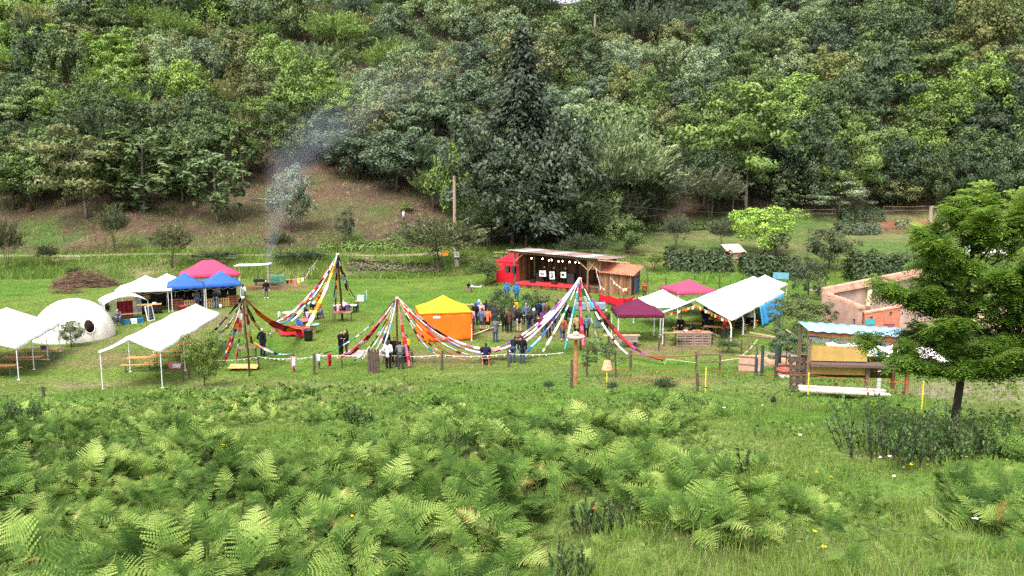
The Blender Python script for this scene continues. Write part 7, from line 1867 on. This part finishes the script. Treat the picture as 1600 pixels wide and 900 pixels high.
for a in (
    ('round', 752, 385, 185, 120, (.072, .10, .06), 'broadleaf_tree', 'dark tree hugging the left side of the tall conifer'), ('round', 878, 382, 170, 110, (.06, .085, .05), 'broadleaf_tree', 'dark tree hugging the right side of the tall conifer'), ('oak', 800, 392, 250, 130, (.055, .08, .042), 'oak_tree', 'dark broad tree hiding the foot of the tall conifer'),
    ('layered', 822, 385, 255, 130, 'blue', 'spreading_tree', 'tiered walnut-like tree at the foot of the dark conifer'), ('willow', 690, 424, 342, 150, (.085, .10, .045), 'willow_tree', 'big grey-green bush on the bank by the white notice'),
    ('round', 722, 378, 228, 84, 'fresh', 'broadleaf_tree', 'fresh green tree directly behind the grey utility pole'), ('willow', 765, 395, 300, 90, 'dark', 'willow_tree', 'dark bush between the utility pole and the conifer'),
    ('willow', 905, 385, 300, 110, 'dark', 'willow_tree', 'dark feathery bush right of the conifer foot'), ('willow', 950, 372, 190, 190, 'pale', 'willow_tree', 'large pale willow over the stage roof'), ('willow', 1020, 358, 250, 130, (.075, .088, .050), 'willow_tree', 'greyish bush under the edge of the pale willow'),
    ('willow', 1110, 350, 262, 110, (.088, .098, .055), 'willow_tree', 'grey-green rounded bush at the wood edge above the orchard'), ('willow', 965, 368, 302, 95, (.085, .095, .055), 'willow_tree', 'upright grey bush below the pale willow'),
    ('layered', 1165, 332, 170, 150, 'fresh', 'spreading_tree', 'wide bright green tree with tiered boughs at the right wood edge'), ('layered', 885, 378, 300, 70, 'mid', 'spreading_tree', 'small leafy tree above the stage roof'),
    ('chestnut', 226, 332, 205, 125, (.115, .165, .065), 'chestnut_tree', 'pale large-leaved tree, left of the pair at the wood edge'), ('chestnut', 340, 348, 238, 98, (.125, .18, .075), 'chestnut_tree', 'pale large-leaved tree, right of the pair at the wood edge'), ('layered', 135, 342, 222, 130, 'olive', 'spreading_tree', 'pale-trunked tree on the cleared slope, left of the large-leaved pair'),
    ('round', 22, 328, 240, 90, 'mid', 'broadleaf_tree', 'mid green tree at the far left of the cleared slope'), ('chestnut', 285, 318, 225, 80, 'mid', 'chestnut_tree', 'mid green tree between the two pale large-leaved trees'),
    ('round', 455, 362, 270, 58, (.16, .20, .13), 'broadleaf_tree', 'slim silvery tree in the smoke on the cleared slope'), ('round', 560, 280, 205, 90, 'blue', 'broadleaf_tree', 'bluish tree in the smoke drift at the wood edge'), ('round', 620, 300, 205, 100, 'blue', 'broadleaf_tree', 'bluish rounded tree right of the smoke'),
    ('willow', 268, 418, 350, 62, (.10, .11, .05), 'willow_tree', 'grey-green bush on the track behind the white gazebo'), ('willow', 12, 425, 345, 50, (.07, .08, .035), 'willow_tree', 'dark bush at the left edge by the track'), ('willow', 180, 395, 320, 46, (.075, .09, .04), 'willow_tree', 'thin bush on the cleared slope above the brush heap'),
    ('willow', 75, 418, 380, 34, (.06, .08, .03), 'willow_tree', 'small sapling on the bank above the brush heap'), ('willow', 440, 402, 360, 42, (.07, .09, .04), 'willow_tree', 'small bush in the smoke beside the barbecue'), ('round', 540, 380, 330, 26, (.09, .11, .05), 'broadleaf_tree', 'tiny sapling on the middle of the cleared slope'), ('layered', 635, 330, 318, 24, 'fresh', 'spreading_tree', 'tiny leafy sapling high on the cleared slope'),
    ('willow', 118, 444, 416, 24, 'dark', 'willow_tree', 'dark little bush before the brush heap'), ('willow', 340, 410, 392, 70, (.05, .07, .03), 'willow_tree', 'low dark bush behind the faded red gazebo'), ('willow', 470, 410, 392, 90, (.05, .075, .03), 'willow_tree', 'low dark bush right of the barbecue smoke'),
    ('willow', 1057, 390, 336, 44, (.085, .10, .06), 'willow_tree', 'small grey orchard tree, left of the grey pair'), ('willow', 1127, 393, 340, 46, (.085, .10, .06), 'willow_tree', 'small grey orchard tree, right of the grey pair'), ('round', 980, 396, 336, 56, 'mid', 'broadleaf_tree', 'mid green bushy tree by the dark orchard fence'),
    ('oak', 1195, 398, 326, 96, (.26, .40, .07), 'oak_tree', 'bright yellow-green round tree in the orchard'), ('round', 1212, 400, 362, 40, (.10, .115, .07), 'broadleaf_tree', 'small grey tree before the bright orchard tree'), ('oak', 1295, 422, 357, 72, (.075, .09, .04), 'oak_tree', 'dark spreading orchard tree right of the hedge gap'),
    ('chestnut', 1226, 332, 270, 46, (.16, .20, .10), 'chestnut_tree', 'slender pale tree at the wood edge above the bright tree'), ('layered', 1310, 340, 287, 86, (.155, .19, .11), 'spreading_tree', 'pale flat-topped tree by the grey fence'), ('round', 1518, 325, 274, 54, (.08, .16, .06), 'broadleaf_tree', 'small bright bush at the dark wood edge, right'),
    ('round', 1402, 326, 280, 70, (.13, .15, .06), 'broadleaf_tree', 'yellowish tree at the wood edge above the timber pile'), ('oak', 1262, 468, 408, 52, (.065, .085, .045), 'oak_tree', 'dense dark bush by the lane behind the marquee'), ('willow', 912, 412, 366, 80, (.045, .06, .03), 'willow_tree', 'dark bush growing behind the stage roof'),
    ('willow', 1022, 425, 394, 30, (.17, .22, .06), 'willow_tree', 'small yellowish shrub right of the stage roof'), ('willow', 760, 445, 405, 50, (.08, .12, .04), 'willow_tree', 'bush on the bank left of the red tent'),
    ('oak', 1250, 524, 468, 90, (.095, .125, .042), 'oak_tree', 'dense round leafy bush between the blue cloths and the ruin'), ('round', 783, 502, 454, 36, (.075, .105, .04), 'broadleaf_tree', 'leafy bush in the audience, left of two'), ('round', 830, 502, 456, 40, (.07, .10, .038), 'broadleaf_tree', 'leafy bush in the audience, right of two'),
    ('round', 112, 542, 500, 34, (.12, .16, .08), 'broadleaf_tree', 'young sapling in front of the dome tent'), ('layered', 1228, 580, 512, 60, (.06, .10, .045), 'spreading_tree', 'drooping shrub growing over the arbor posts'), ('willow', 164, 502, 470, 20, (.07, .10, .05), 'willow_tree', 'potted bush at the left of the arched stall'),
    ('willow', 1038, 620, 588, 36, (.06, .09, .04), 'willow_tree', 'small dark seedling bush on the slope below the rails'), ('willow', 957, 618, 594, 22, (.08, .11, .05), 'willow_tree', 'tiny seedling below the terracotta pot'), ('willow', 857, 614, 594, 18, (.07, .10, .05), 'willow_tree', 'tiny seedling left of the orange-brown post'), ('willow', 1208, 638, 618, 10, (.05, .07, .04), 'willow_tree', 'thin dark seedling below the planks'),
    ('willow', 1060, 540, 526, 30, 'mid', 'willow_tree', 'low weeds before the pallet counter'), ('willow', 1136, 552, 530, 34, (.07, .11, .04), 'willow_tree', 'weeds at the broken fence by the marquee'),
):
    tree_at(*a, cat='bush' if a[6] == 'willow_tree' and ('bush' in a[7] or 'weeds' in a[7] or 'shrub' in a[7] or 'seedling' in a[7]) else 'tree')
def dark_tree():
    b = P(320, 606); t = plant('oak', b, .225, (.125, .175, .032), 'small_tree', 'small dark leafy tree in front of the long white canopy', 'tree', sz=.305); return t
dark_tree()
# shrub hung over the arbor below the right maypole
b = P(940, 588); t = thing('climbing_shrub', 'dark leafy shrub sprawling over a low frame by the terracotta pot', 'shrub', b)
c = link('foliage', leaf_mesh('foliage', crown_clumps(301, .95, .55, 1.25, 36, 34, .12, .5, rough=.6, rc=.28, flat=.8)), oakleaf, t); c.color = (.06, .10, .035, 1); c.scale = (1.15, .7, 1)
mb = MB(); mb.tube([(-.8, 0, -.1), (-.75, 0, 1.5)], .05, 7); mb.tube([(.75, 0, -.1), (.7, 0, 1.3)], .05, 7); mb.tube([(-.75, 0, 1.45), (.7, 0, 1.25)], .04, 7); mb.build('frame', postm, t)

def hedge(pts, w, h, n, lab, tone, L=.34):
    r = np.random.default_rng(int(abs(pts[0][0]) * 10)); pts = [P(*p) for p in pts]
    t = r.uniform(0, len(pts) - 1, n); X = np.interp(t, range(len(pts)), [p.x for p in pts]); Y = np.interp(t, range(len(pts)), [p.y for p in pts])
    a = r.uniform(0, PI, n); lump = 1 + .30 * np.sin(t * 9) + .2 * np.sin(t * 23 + 1); q = r.uniform(.55, 1.05, n)
    oy = np.cos(a); oz = np.sin(a)
    X = X + r.normal(0, .12, n); Yy = Y + oy * w / 2 * q * lump; Zz = hgt(X, Yy) + .05 + h * q * (oz ** .7) * (.8 + .2 * lump)
    p = np.stack([X, Yy, Zz], 1); nrm = unit(np.stack([r.normal(0, .35, n), oy, oz + .2], 1) + r.normal(0, .35, (n, 3))); al = unit(np.cross(nrm, r.normal(size=(n, 3))))
    LL = L * r.uniform(.6, 1.3, n)
    base = np.array([pts[0].x, pts[0].y, pts[0].z])
    o = link('hedge', np_mesh('hedge', diamonds(p - base, al, nrm, LL, LL * .55), quadfaces(n), np.repeat(np.clip(r.normal(.4, .16, n), 0, 1), 4)), oakleaf, loc=base); o.color = (*TONE[tone], 1)
    tag(o, lab, 'hedge')
hedge([(1040, 420), (1090, 424), (1142, 424)], 2.2, 2.3, 5200, 'dark clipped hedge along the orchard, left piece', 'dark')
hedge([(1158, 428), (1200, 432), (1246, 434)], 2.2, 2.3, 4600, 'dark hedge along the orchard, middle piece', 'dark')
hedge([(1326, 442), (1370, 446), (1432, 446)], 2.8, 3.3, 6200, 'tall dark hedge along the lane, right piece', 'dark')
hedge([(1010, 362), (1060, 360), (1110, 358)], 1.6, 1.2, 1600, 'low green hedge at the back of the orchard lawn', 'mid')
hedge([(1310, 365), (1340, 366), (1372, 364)], 3.0, 1.7, 2200, 'long low shrub bed in the middle of the orchard', 'blue')
hedge([(1312, 348), (1340, 347), (1380, 346)], 2.5, 2.2, 2200, 'rounded shrubs before the grey fence', 'dark')
hedge([(1400, 358), (1412, 358), (1424, 357)], 1.5, 1.3, 500, 'small pale shrub beside the orchard timber', 'pale')
hedge([(500, 392), (560, 391), (640, 390)], 1.8, 1.1, 2200, 'low lush green growth along the farm track', 'fresh')
hedge([(545, 418), (610, 421), (690, 424)], 2.2, .75, 2000, 'straw-coloured weeds along the back of the meadow', 'brown')
hedge([(760, 438), (830, 400), (770, 420)], 3, 1.2, 1500, 'weeds behind the red tent', 'mid')

# ------------------------------------------------------------------ the big tree on the slope, right
def near_tree():
    r = np.random.default_rng(404); rr = random.Random(404)
    b = P(1489, 676)
    t = thing('robinia_tree', 'feathery light green tree with a thin dark trunk in front, right', 'tree', b)
    mb = MB()
    trunk = [Vector(p) for p in ((0, 0, -.3), (.03, 0, .5), (.10, .02, 1.3), (.16, .0, 2.2), (.10, .05, 3.2), (.18, .1, 4.3), (.15, .1, 5.3))]
    mb.tube(trunk, [.12, .095, .085, .075, .055, .035, .012], 9)
    LP = []; LD = []
    def limb(p, d, ln, rad, depth):
        n = 7; pts = [p]; dd = d.copy()
        for i in range(n):
            dd = (dd + Vector((rr.gauss(0, .10), rr.gauss(0, .10), (.03 if depth < 2 else -.05) + rr.gauss(0, .05)))).normalized(); pts.append(pts[-1] + dd * ln / n)
        mb.tube(pts, [rad * (1 - .85 * i / n) + .003 for i in range(n + 1)], 5 if depth else 6)
        for i in range(1, n + 1):
            if depth < 2:
                k = 1 if depth == 0 else (1 if i % 2 else 0)
                for _ in range(k):
                    a = rr.choice((-1, 1)) * rr.uniform(.5, 1.1); h = Matrix.Rotation(a, 3, 'Z') @ dd; h = (h + Vector((0, 0, rr.uniform(-.15, .35)))).normalized()
                    limb(pts[i], h, ln * rr.uniform(.32, .52) * (1.15 - .5 * i / n), rad * .5, depth + 1)
            if depth >= 1:
                for _ in range(1 if depth == 1 else 2):
                    LP.append(pts[i] + Vector((rr.gauss(0, .04), rr.gauss(0, .04), rr.gauss(0, .03)))); a = rr.uniform(-1.3, 1.3); q = (Matrix.Rotation(a, 3, 'Z') @ dd); LD.append((q.x, q.y, q.z * .4 - .12 + rr.gauss(0, .2)))
    for (tt, az, el, ln) in ((1.35, 200, 6, 1.9), (1.45, 345, 8, 2.0), (1.5, 30, 5, 1.9), (1.5, 178, 8, 2.5), (1.8, 110, 8, 1.7), (1.9, 320, 10, 2.2), (2.1, 225, 15, 2.1), (2.4, 5, 14, 2.4), (2.6, 165, 18, 2.4), (2.9, 280, 20, 1.9), (3.1, 70, 20, 1.8), (3.3, 345, 25, 2.3), (3.5, 195, 28, 2.1), (3.8, 140, 35, 1.6), (3.9, 30, 32, 2.0), (4.2, 250, 40, 1.5), (4.4, 350, 38, 1.5), (4.6, 180, 45, 1.2), (4.9, 60, 55, 1.0), (1.6, 12, 4, 2.3), (2.1, 335, 10, 2.4), (3.0, 12, 18, 2.5), (3.9, 348, 25, 2.2), (1.6, 235, 4, 1.8), (1.7, 290, 10, 2.0), (2.2, 350, 10, 2.3), (2.3, 90, 12, 1.8), (2.7, 330, 10, 2.2), (2.9, 200, 14, 2.2), (3.4, 300, 15, 2.0), (3.6, 100, 20, 1.7)):
        z = tt; x = np.interp(z, [p.z for p in trunk], [p.x for p in trunk]); y = np.interp(z, [p.z for p in trunk], [p.y for p in trunk])
        a, e = math.radians(az), math.radians(el); limb(Vector((x, y, z)), Vector((math.cos(a) * math.cos(e), math.sin(a) * math.cos(e), math.sin(e))), ln * (.78 if 90 < az < 270 else .98), .032, 0)
    mb.build('trunk', M('dark_bark', (.045, .034, .026), .95, .3, 12, bump=.5), t)
    LP_ = np.array([tuple(p) for p in LP]); LD_ = unit(np.array(LD)); n = len(LP_); print('robinia leaves', n)
    S_ = []; A_ = []; N_ = []; LL = []; T_ = []
    up = unit(np.array([0, 0, 1.]) + r.normal(0, .28, (n, 3))); side = unit(np.cross(LD_, up)); up = np.cross(side, LD_)
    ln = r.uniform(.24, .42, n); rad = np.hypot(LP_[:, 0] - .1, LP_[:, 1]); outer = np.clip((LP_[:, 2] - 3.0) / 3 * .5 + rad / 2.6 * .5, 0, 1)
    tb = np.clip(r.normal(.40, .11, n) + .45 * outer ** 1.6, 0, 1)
    for k in range(6):
        q = (k + .8) / 6.3
        base = LP_ + LD_ * (ln * q)[:, None] - np.array([0, 0, 1]) * (.35 * ln * q * q)[:, None]
        for s in (-1, 1):
            a = unit(side * s + LD_ * .35 - up * .12 + r.normal(0, .1, (n, 3))); lf = ln * .30 * r.uniform(.8, 1.2, n) * (1 - .35 * abs(q - .4))
            S_.append(base + a * (lf * .5)[:, None]); A_.append(a); N_.append(up + r.normal(0, .18, (n, 3))); LL.append(lf); T_.append(tb + r.normal(0, .04, n))
    S_ = np.concatenate(S_); LL = np.concatenate(LL)
    V = diamonds(S_, np.concatenate(A_), np.concatenate(N_), LL, LL * .42)
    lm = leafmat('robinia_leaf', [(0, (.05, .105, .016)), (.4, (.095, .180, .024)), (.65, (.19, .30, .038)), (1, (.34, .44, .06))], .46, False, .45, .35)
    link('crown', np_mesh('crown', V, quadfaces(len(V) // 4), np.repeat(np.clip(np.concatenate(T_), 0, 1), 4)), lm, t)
near_tree()

# dark shrubs at its foot: upright leafy shoots
def shoots(seed, rx, ry, n, h, L):
    r = np.random.default_rng(seed); P_ = []; A_ = []; N_ = []; T_ = []; LL = []; mb = MB()
    for i in range(n):
        a = r.uniform(0, 6.28); q = r.uniform() ** .5; b = np.array([rx * q * math.cos(a), ry * q * math.sin(a), 0]); hh = h * r.uniform(.35, 1.0)
        d = unit(np.array([b[0] * .35, b[1] * .35, 1.]) + r.normal(0, .16, 3)); k = 34; t = r.uniform(.08, 1, k) ** .8
        s = r.normal(size=(k, 3)); s[:, 2] = np.abs(s[:, 2]) * .5; s = unit(s)
        al = unit(s + d * .9); ll = L * r.uniform(.6, 1.2, k) * (1.1 - .4 * t)
        P_.append(b + d * (t * hh)[:, None] + al * (ll * .5)[:, None]); A_.append(al); N_.append(unit(d + s * .3 + r.normal(0, .3, (k, 3)))); LL.append(ll); T_.append(np.clip(.25 + .35 * t + r.normal(0, .12, k), 0, 1))
        mb.tube([tuple(b), tuple(b + d * hh)], [.012, .004], 4)
    LL = np.concatenate(LL); V = diamonds(np.concatenate(P_), np.concatenate(A_), np.concatenate(N_), LL, LL * .36)
    return (V, np.repeat(np.concatenate(T_), 4)), mb
for (px, py, rx, ry, n, h, lab) in ((1390, 712, 1.0, .6, 60, 1.3, 'dark upright shrub on the slope, left of the big tree trunk'), (1462, 722, .85, .5, 46, .85, 'dark low shrub in front of the big tree trunk'), (1530, 714, .6, .4, 46, 1.0, 'dark upright shrub right of the big tree trunk'), (955, 825, .55, .35, 60, .42, 'dark heather-like bush in the grass of the near slope'), (890, 905, .22, .2, 14, .42, 'thin dark seedling at the bottom of the slope'), (1160, 748, .08, .06, 5, .62, 'single dark leafy shoot among the right ferns'), (700, 706, .3, .2, 16, .45, 'dark twiggy bush in the middle ferns'), (870, 672, .4, .3, 20, .6, 'dark shrublet among the upper middle ferns'), (30, 665, 1.1, .6, 60, .8, 'dark leafy thicket at the left edge of the slope'), (560, 665, .4, .3, 20, .6, 'dark shrublet in the grass lane')):
    t = thing('shrub', lab, 'shrub', P(px, py)); vt, mb = shoots(int(px), rx, ry, n, h, .12 if h > .55 else .07)
    c = link('foliage', leaf_mesh('foliage', vt), oakleaf, t); c.color = (.058, .112, .032, 1); mb.build('stems', barkm, t)

# flowers in the grass
def flowers():
    r = np.random.default_rng(8)
    spots = [(1135, 832, 'y'), (1275, 880, 'y'), (1290, 886, 'y'), (1300, 766, 'y'), (1276, 770, 'y'), (557, 868, 'y'), (855, 722, 'p'), (1518, 842, 'w'), (1250, 708, 'w'), (1375, 742, 'w'), (1390, 748, 'w'), (1424, 762, 'y'), (1393, 774, 'w'), (925, 836, 'o'), (350, 728, 'y'), (366, 735, 'y'), (1192, 648, 'w'), (1400, 668, 'w'), (1130, 660, 'w'), (1290, 672, 'w')]
    nm = {'y': 'yellow', 'p': 'purple', 'w': 'white', 'o': 'orange'}; cl = {'y': (.80, .50, .01), 'p': (.32, .06, .34), 'w': (.80, .80, .74), 'o': (.60, .16, .04)}
    for i, (px, py, k) in enumerate(spots):
        b = P(px, py); y = b.y; t = thing('wild_flower', nm[k] + ' wild flower in the slope grass, ' + near_word(px, py), 'flower', b, r.uniform(0, 6), 'wild flowers on the slope')
        h = r.uniform(.18, .42); mb = MB(); mb.tube([(0, 0, -.02), (.01, .01, h * .6), (.03, .0, h)], .004, 5); mb.build('stem', M('stem_green', (.07, .13, .03), .7, .2, 10), t)
        mb = MB()
        rad = .022 if k != 'w' else .035
        for j in range(9 if k != 'w' else 14):
            a = r.uniform(0, 6.28); q = rad * (r.uniform() ** .5); c = (.03 + q * math.cos(a), q * math.sin(a), h + .01 + r.uniform(-.008, .008)); mb.ell(c, (.011, .011, .006), 7, 5)
        mb.build('bloom', M('petal_' + nm[k], cl[k], .6, .15, 20, trans=.2), t, smooth=True)
def near_word(px, py):
    return ('far right' if px > 1400 else 'right' if px > 1100 else 'centre' if px > 700 else 'left') + ', ' + ('bottom edge' if py > 800 else 'mid slope' if py > 720 else 'upper slope') + ', near %s' % ('ferns' if px < 1000 else 'big tree' if px > 1330 else 'right fern clump' if py > 740 else 'planks')
flowers()

# ------------------------------------------------------------------ smoke and haze
def smoke():
    path = [(-25.9, 84.2, .7), (-26.6, 88, 4.0), (-27.4, 94, 8.5), (-26.8, 101, 14.0), (-22, 108, 20.0), (-13, 117, 26.5), (-2, 128, 34)]
    rad = [.35, .9, 2.0, 4.4, 7.5, 10.0, 12]
    n = 40; mb = MB(); pts = []; rr = []
    zs = [p[2] for p in path]
    for i in range(n + 1):
        z = zs[0] + (zs[-1] - zs[0]) * (i / n) ** 1.5
        pts.append(Vector((np.interp(z, zs, [p[0] for p in path]), np.interp(z, zs, [p[1] for p in path]), z))); rr.append(np.interp(z, zs, rad))
    mb.tube(pts, rr, 20)
    m, nt, out = newmat('smoke_volume'); N = nt.nodes.new
    pv = N('ShaderNodeVolumePrincipled'); pv.inputs['Color'].default_value = (.80, .87, 1, 1); pv.inputs['Anisotropy'].default_value = .1
    tc = N('ShaderNodeTexCoord'); sx = N('ShaderNodeSeparateXYZ'); lk(nt, tc.outputs['Object'], sx.inputs[0])
    zn = N('ShaderNodeMapRange'); zn.inputs[1].default_value = zs[0]; zn.inputs[2].default_value = zs[-1]; lk(nt, sx.outputs['Z'], zn.inputs[0])
    def curve(vals, lo, hi):
        """a value along the plume's height, straight between its stations"""
        c = N('ShaderNodeValToRGB'); e = c.color_ramp.elements
        while len(e) < len(vals): e.new(.5)
        for k, v in enumerate(vals): f = (v - lo) / (hi - lo); e[k].position = (zs[k] - zs[0]) / (zs[-1] - zs[0]); e[k].color = (f, f, f, 1)
        lk(nt, zn.outputs[0], c.inputs[0]); r = N('ShaderNodeMapRange'); r.inputs[3].default_value = lo; r.inputs[4].default_value = hi; lk(nt, c.outputs[0], r.inputs[0]); return r.outputs[0]
    ax = curve([p[0] for p in path], -30, 10); ay = curve([p[1] for p in path], 80, 135); ar = curve(rad, 0, 14); dn = curve([.28, .14, .075, .036, .010, .002, 0], 0, .5)
    def mth(op, a, b=None):
        q = N('ShaderNodeMath'); q.operation = op; q.use_clamp = False; lk(nt, a, q.inputs[0])
        if b is not None:
            if isinstance(b, (int, float)): q.inputs[1].default_value = b
            else: lk(nt, b, q.inputs[1])
        return q.outputs[0]
    dx = mth('SUBTRACT', sx.outputs['X'], ax); dy = mth('SUBTRACT', sx.outputs['Y'], ay)
    d2 = mth('ADD', mth('MULTIPLY', dx, dx), mth('MULTIPLY', mth('MULTIPLY', dy, dy), .55)); q = mth('DIVIDE', d2, mth('MULTIPLY', ar, ar))
    fr = N('ShaderNodeMapRange'); fr.inputs[1].default_value = 0; fr.inputs[2].default_value = .8; fr.inputs[3].default_value = 1; fr.inputs[4].default_value = 0; lk(nt, q, fr.inputs[0])
    no = N('ShaderNodeTexNoise'); no.inputs['Scale'].default_value = .22; no.inputs['Detail'].default_value = 5; no.inputs['Roughness'].default_value = .65; no.inputs['Distortion'].default_value = 1.2; lk(nt, tc.outputs['Object'], no.inputs['Vector'])
    r1 = N('ShaderNodeMapRange'); r1.inputs[1].default_value = .32; r1.inputs[2].default_value = .72; r1.inputs[3].default_value = .12; lk(nt, no.outputs[0], r1.inputs[0])
    lk(nt, mth('MULTIPLY', mth('MULTIPLY', fr.outputs[0], r1.outputs[0]), dn), pv.inputs['Density'])
    lk(nt, pv.outputs[0], out.inputs['Volume'])
    o = mb.build('smoke', m); tag(o, 'thin bluish smoke drifting from the barbecue up into the wood', 'smoke', kind='stuff')
smoke()
print('near', round(time.time() - T0, 1))
# ------------------------------------------------------------------ light, sky, camera
EL, AZ = math.radians(58), math.radians(205)     # azimuth clockwise from +Y: the light comes from behind the camera's left shoulder
w = bpy.data.worlds.new('World'); SC.world = w; w.use_nodes = True
nt = w.node_tree; nt.nodes.clear()
sky = nt.nodes.new('ShaderNodeTexSky'); sky.sky_type = 'NISHITA'; sky.sun_disc = False
sky.sun_elevation = EL; sky.sun_rotation = AZ; sky.dust_density = 5; sky.air_density = 1.0; sky.ozone_density = .6
hs = nt.nodes.new('ShaderNodeHueSaturation'); hs.inputs['Saturation'].default_value = .28
bg = nt.nodes.new('ShaderNodeBackground'); bg.inputs['Strength'].default_value = .15
wo = nt.nodes.new('ShaderNodeOutputWorld')
nt.links.new(sky.outputs[0], hs.inputs['Color']); nt.links.new(hs.outputs[0], bg.inputs['Color']); nt.links.new(bg.outputs[0], wo.inputs['Surface'])
sl = bpy.data.lights.new('sun', 'SUN'); sl.energy = 1.1; sl.angle = math.radians(24); sl.color = (1, .96, .9)
so = bpy.data.objects.new('sun', sl); COL.objects.link(so)
sd = Vector((math.sin(AZ) * math.cos(EL), math.cos(AZ) * math.cos(EL), math.sin(EL)))
so.rotation_euler = sd.to_track_quat('Z', 'Y').to_euler(); so.location = (0, -20, 80)

cam = bpy.data.cameras.new('camera'); co = bpy.data.objects.new('camera', cam); COL.objects.link(co)
cam.sensor_width = 36; cam.lens = 36 * FPX / 1600; cam.clip_start = .1; cam.clip_end = 3000
co.location = (0, 0, CAMZ); co.rotation_euler = (PI / 2 - TH, 0, 0)
SC.camera = co
SC.render.engine = 'CYCLES'
cy = SC.cycles
cy.max_bounces = 5; cy.diffuse_bounces = 3; cy.glossy_bounces = 2; cy.transmission_bounces = 3; cy.volume_bounces = 0; cy.transparent_max_bounces = 6
cy.caustics_reflective = False; cy.caustics_refractive = False
cy.use_denoising = False; cy.denoiser = 'OPENIMAGEDENOISE'; cy.denoising_input_passes = 'RGB_ALBEDO_NORMAL'; cy.denoising_prefilter = 'ACCURATE'; cy.use_adaptive_sampling = True; cy.adaptive_threshold = .015
vs = SC.view_settings; vs.view_transform = 'Standard'; vs.look = 'None'; vs.exposure = 1.52; vs.gamma = 1; vs.use_curve_mapping = False
print('built in', round(time.time() - T0, 1), 's')
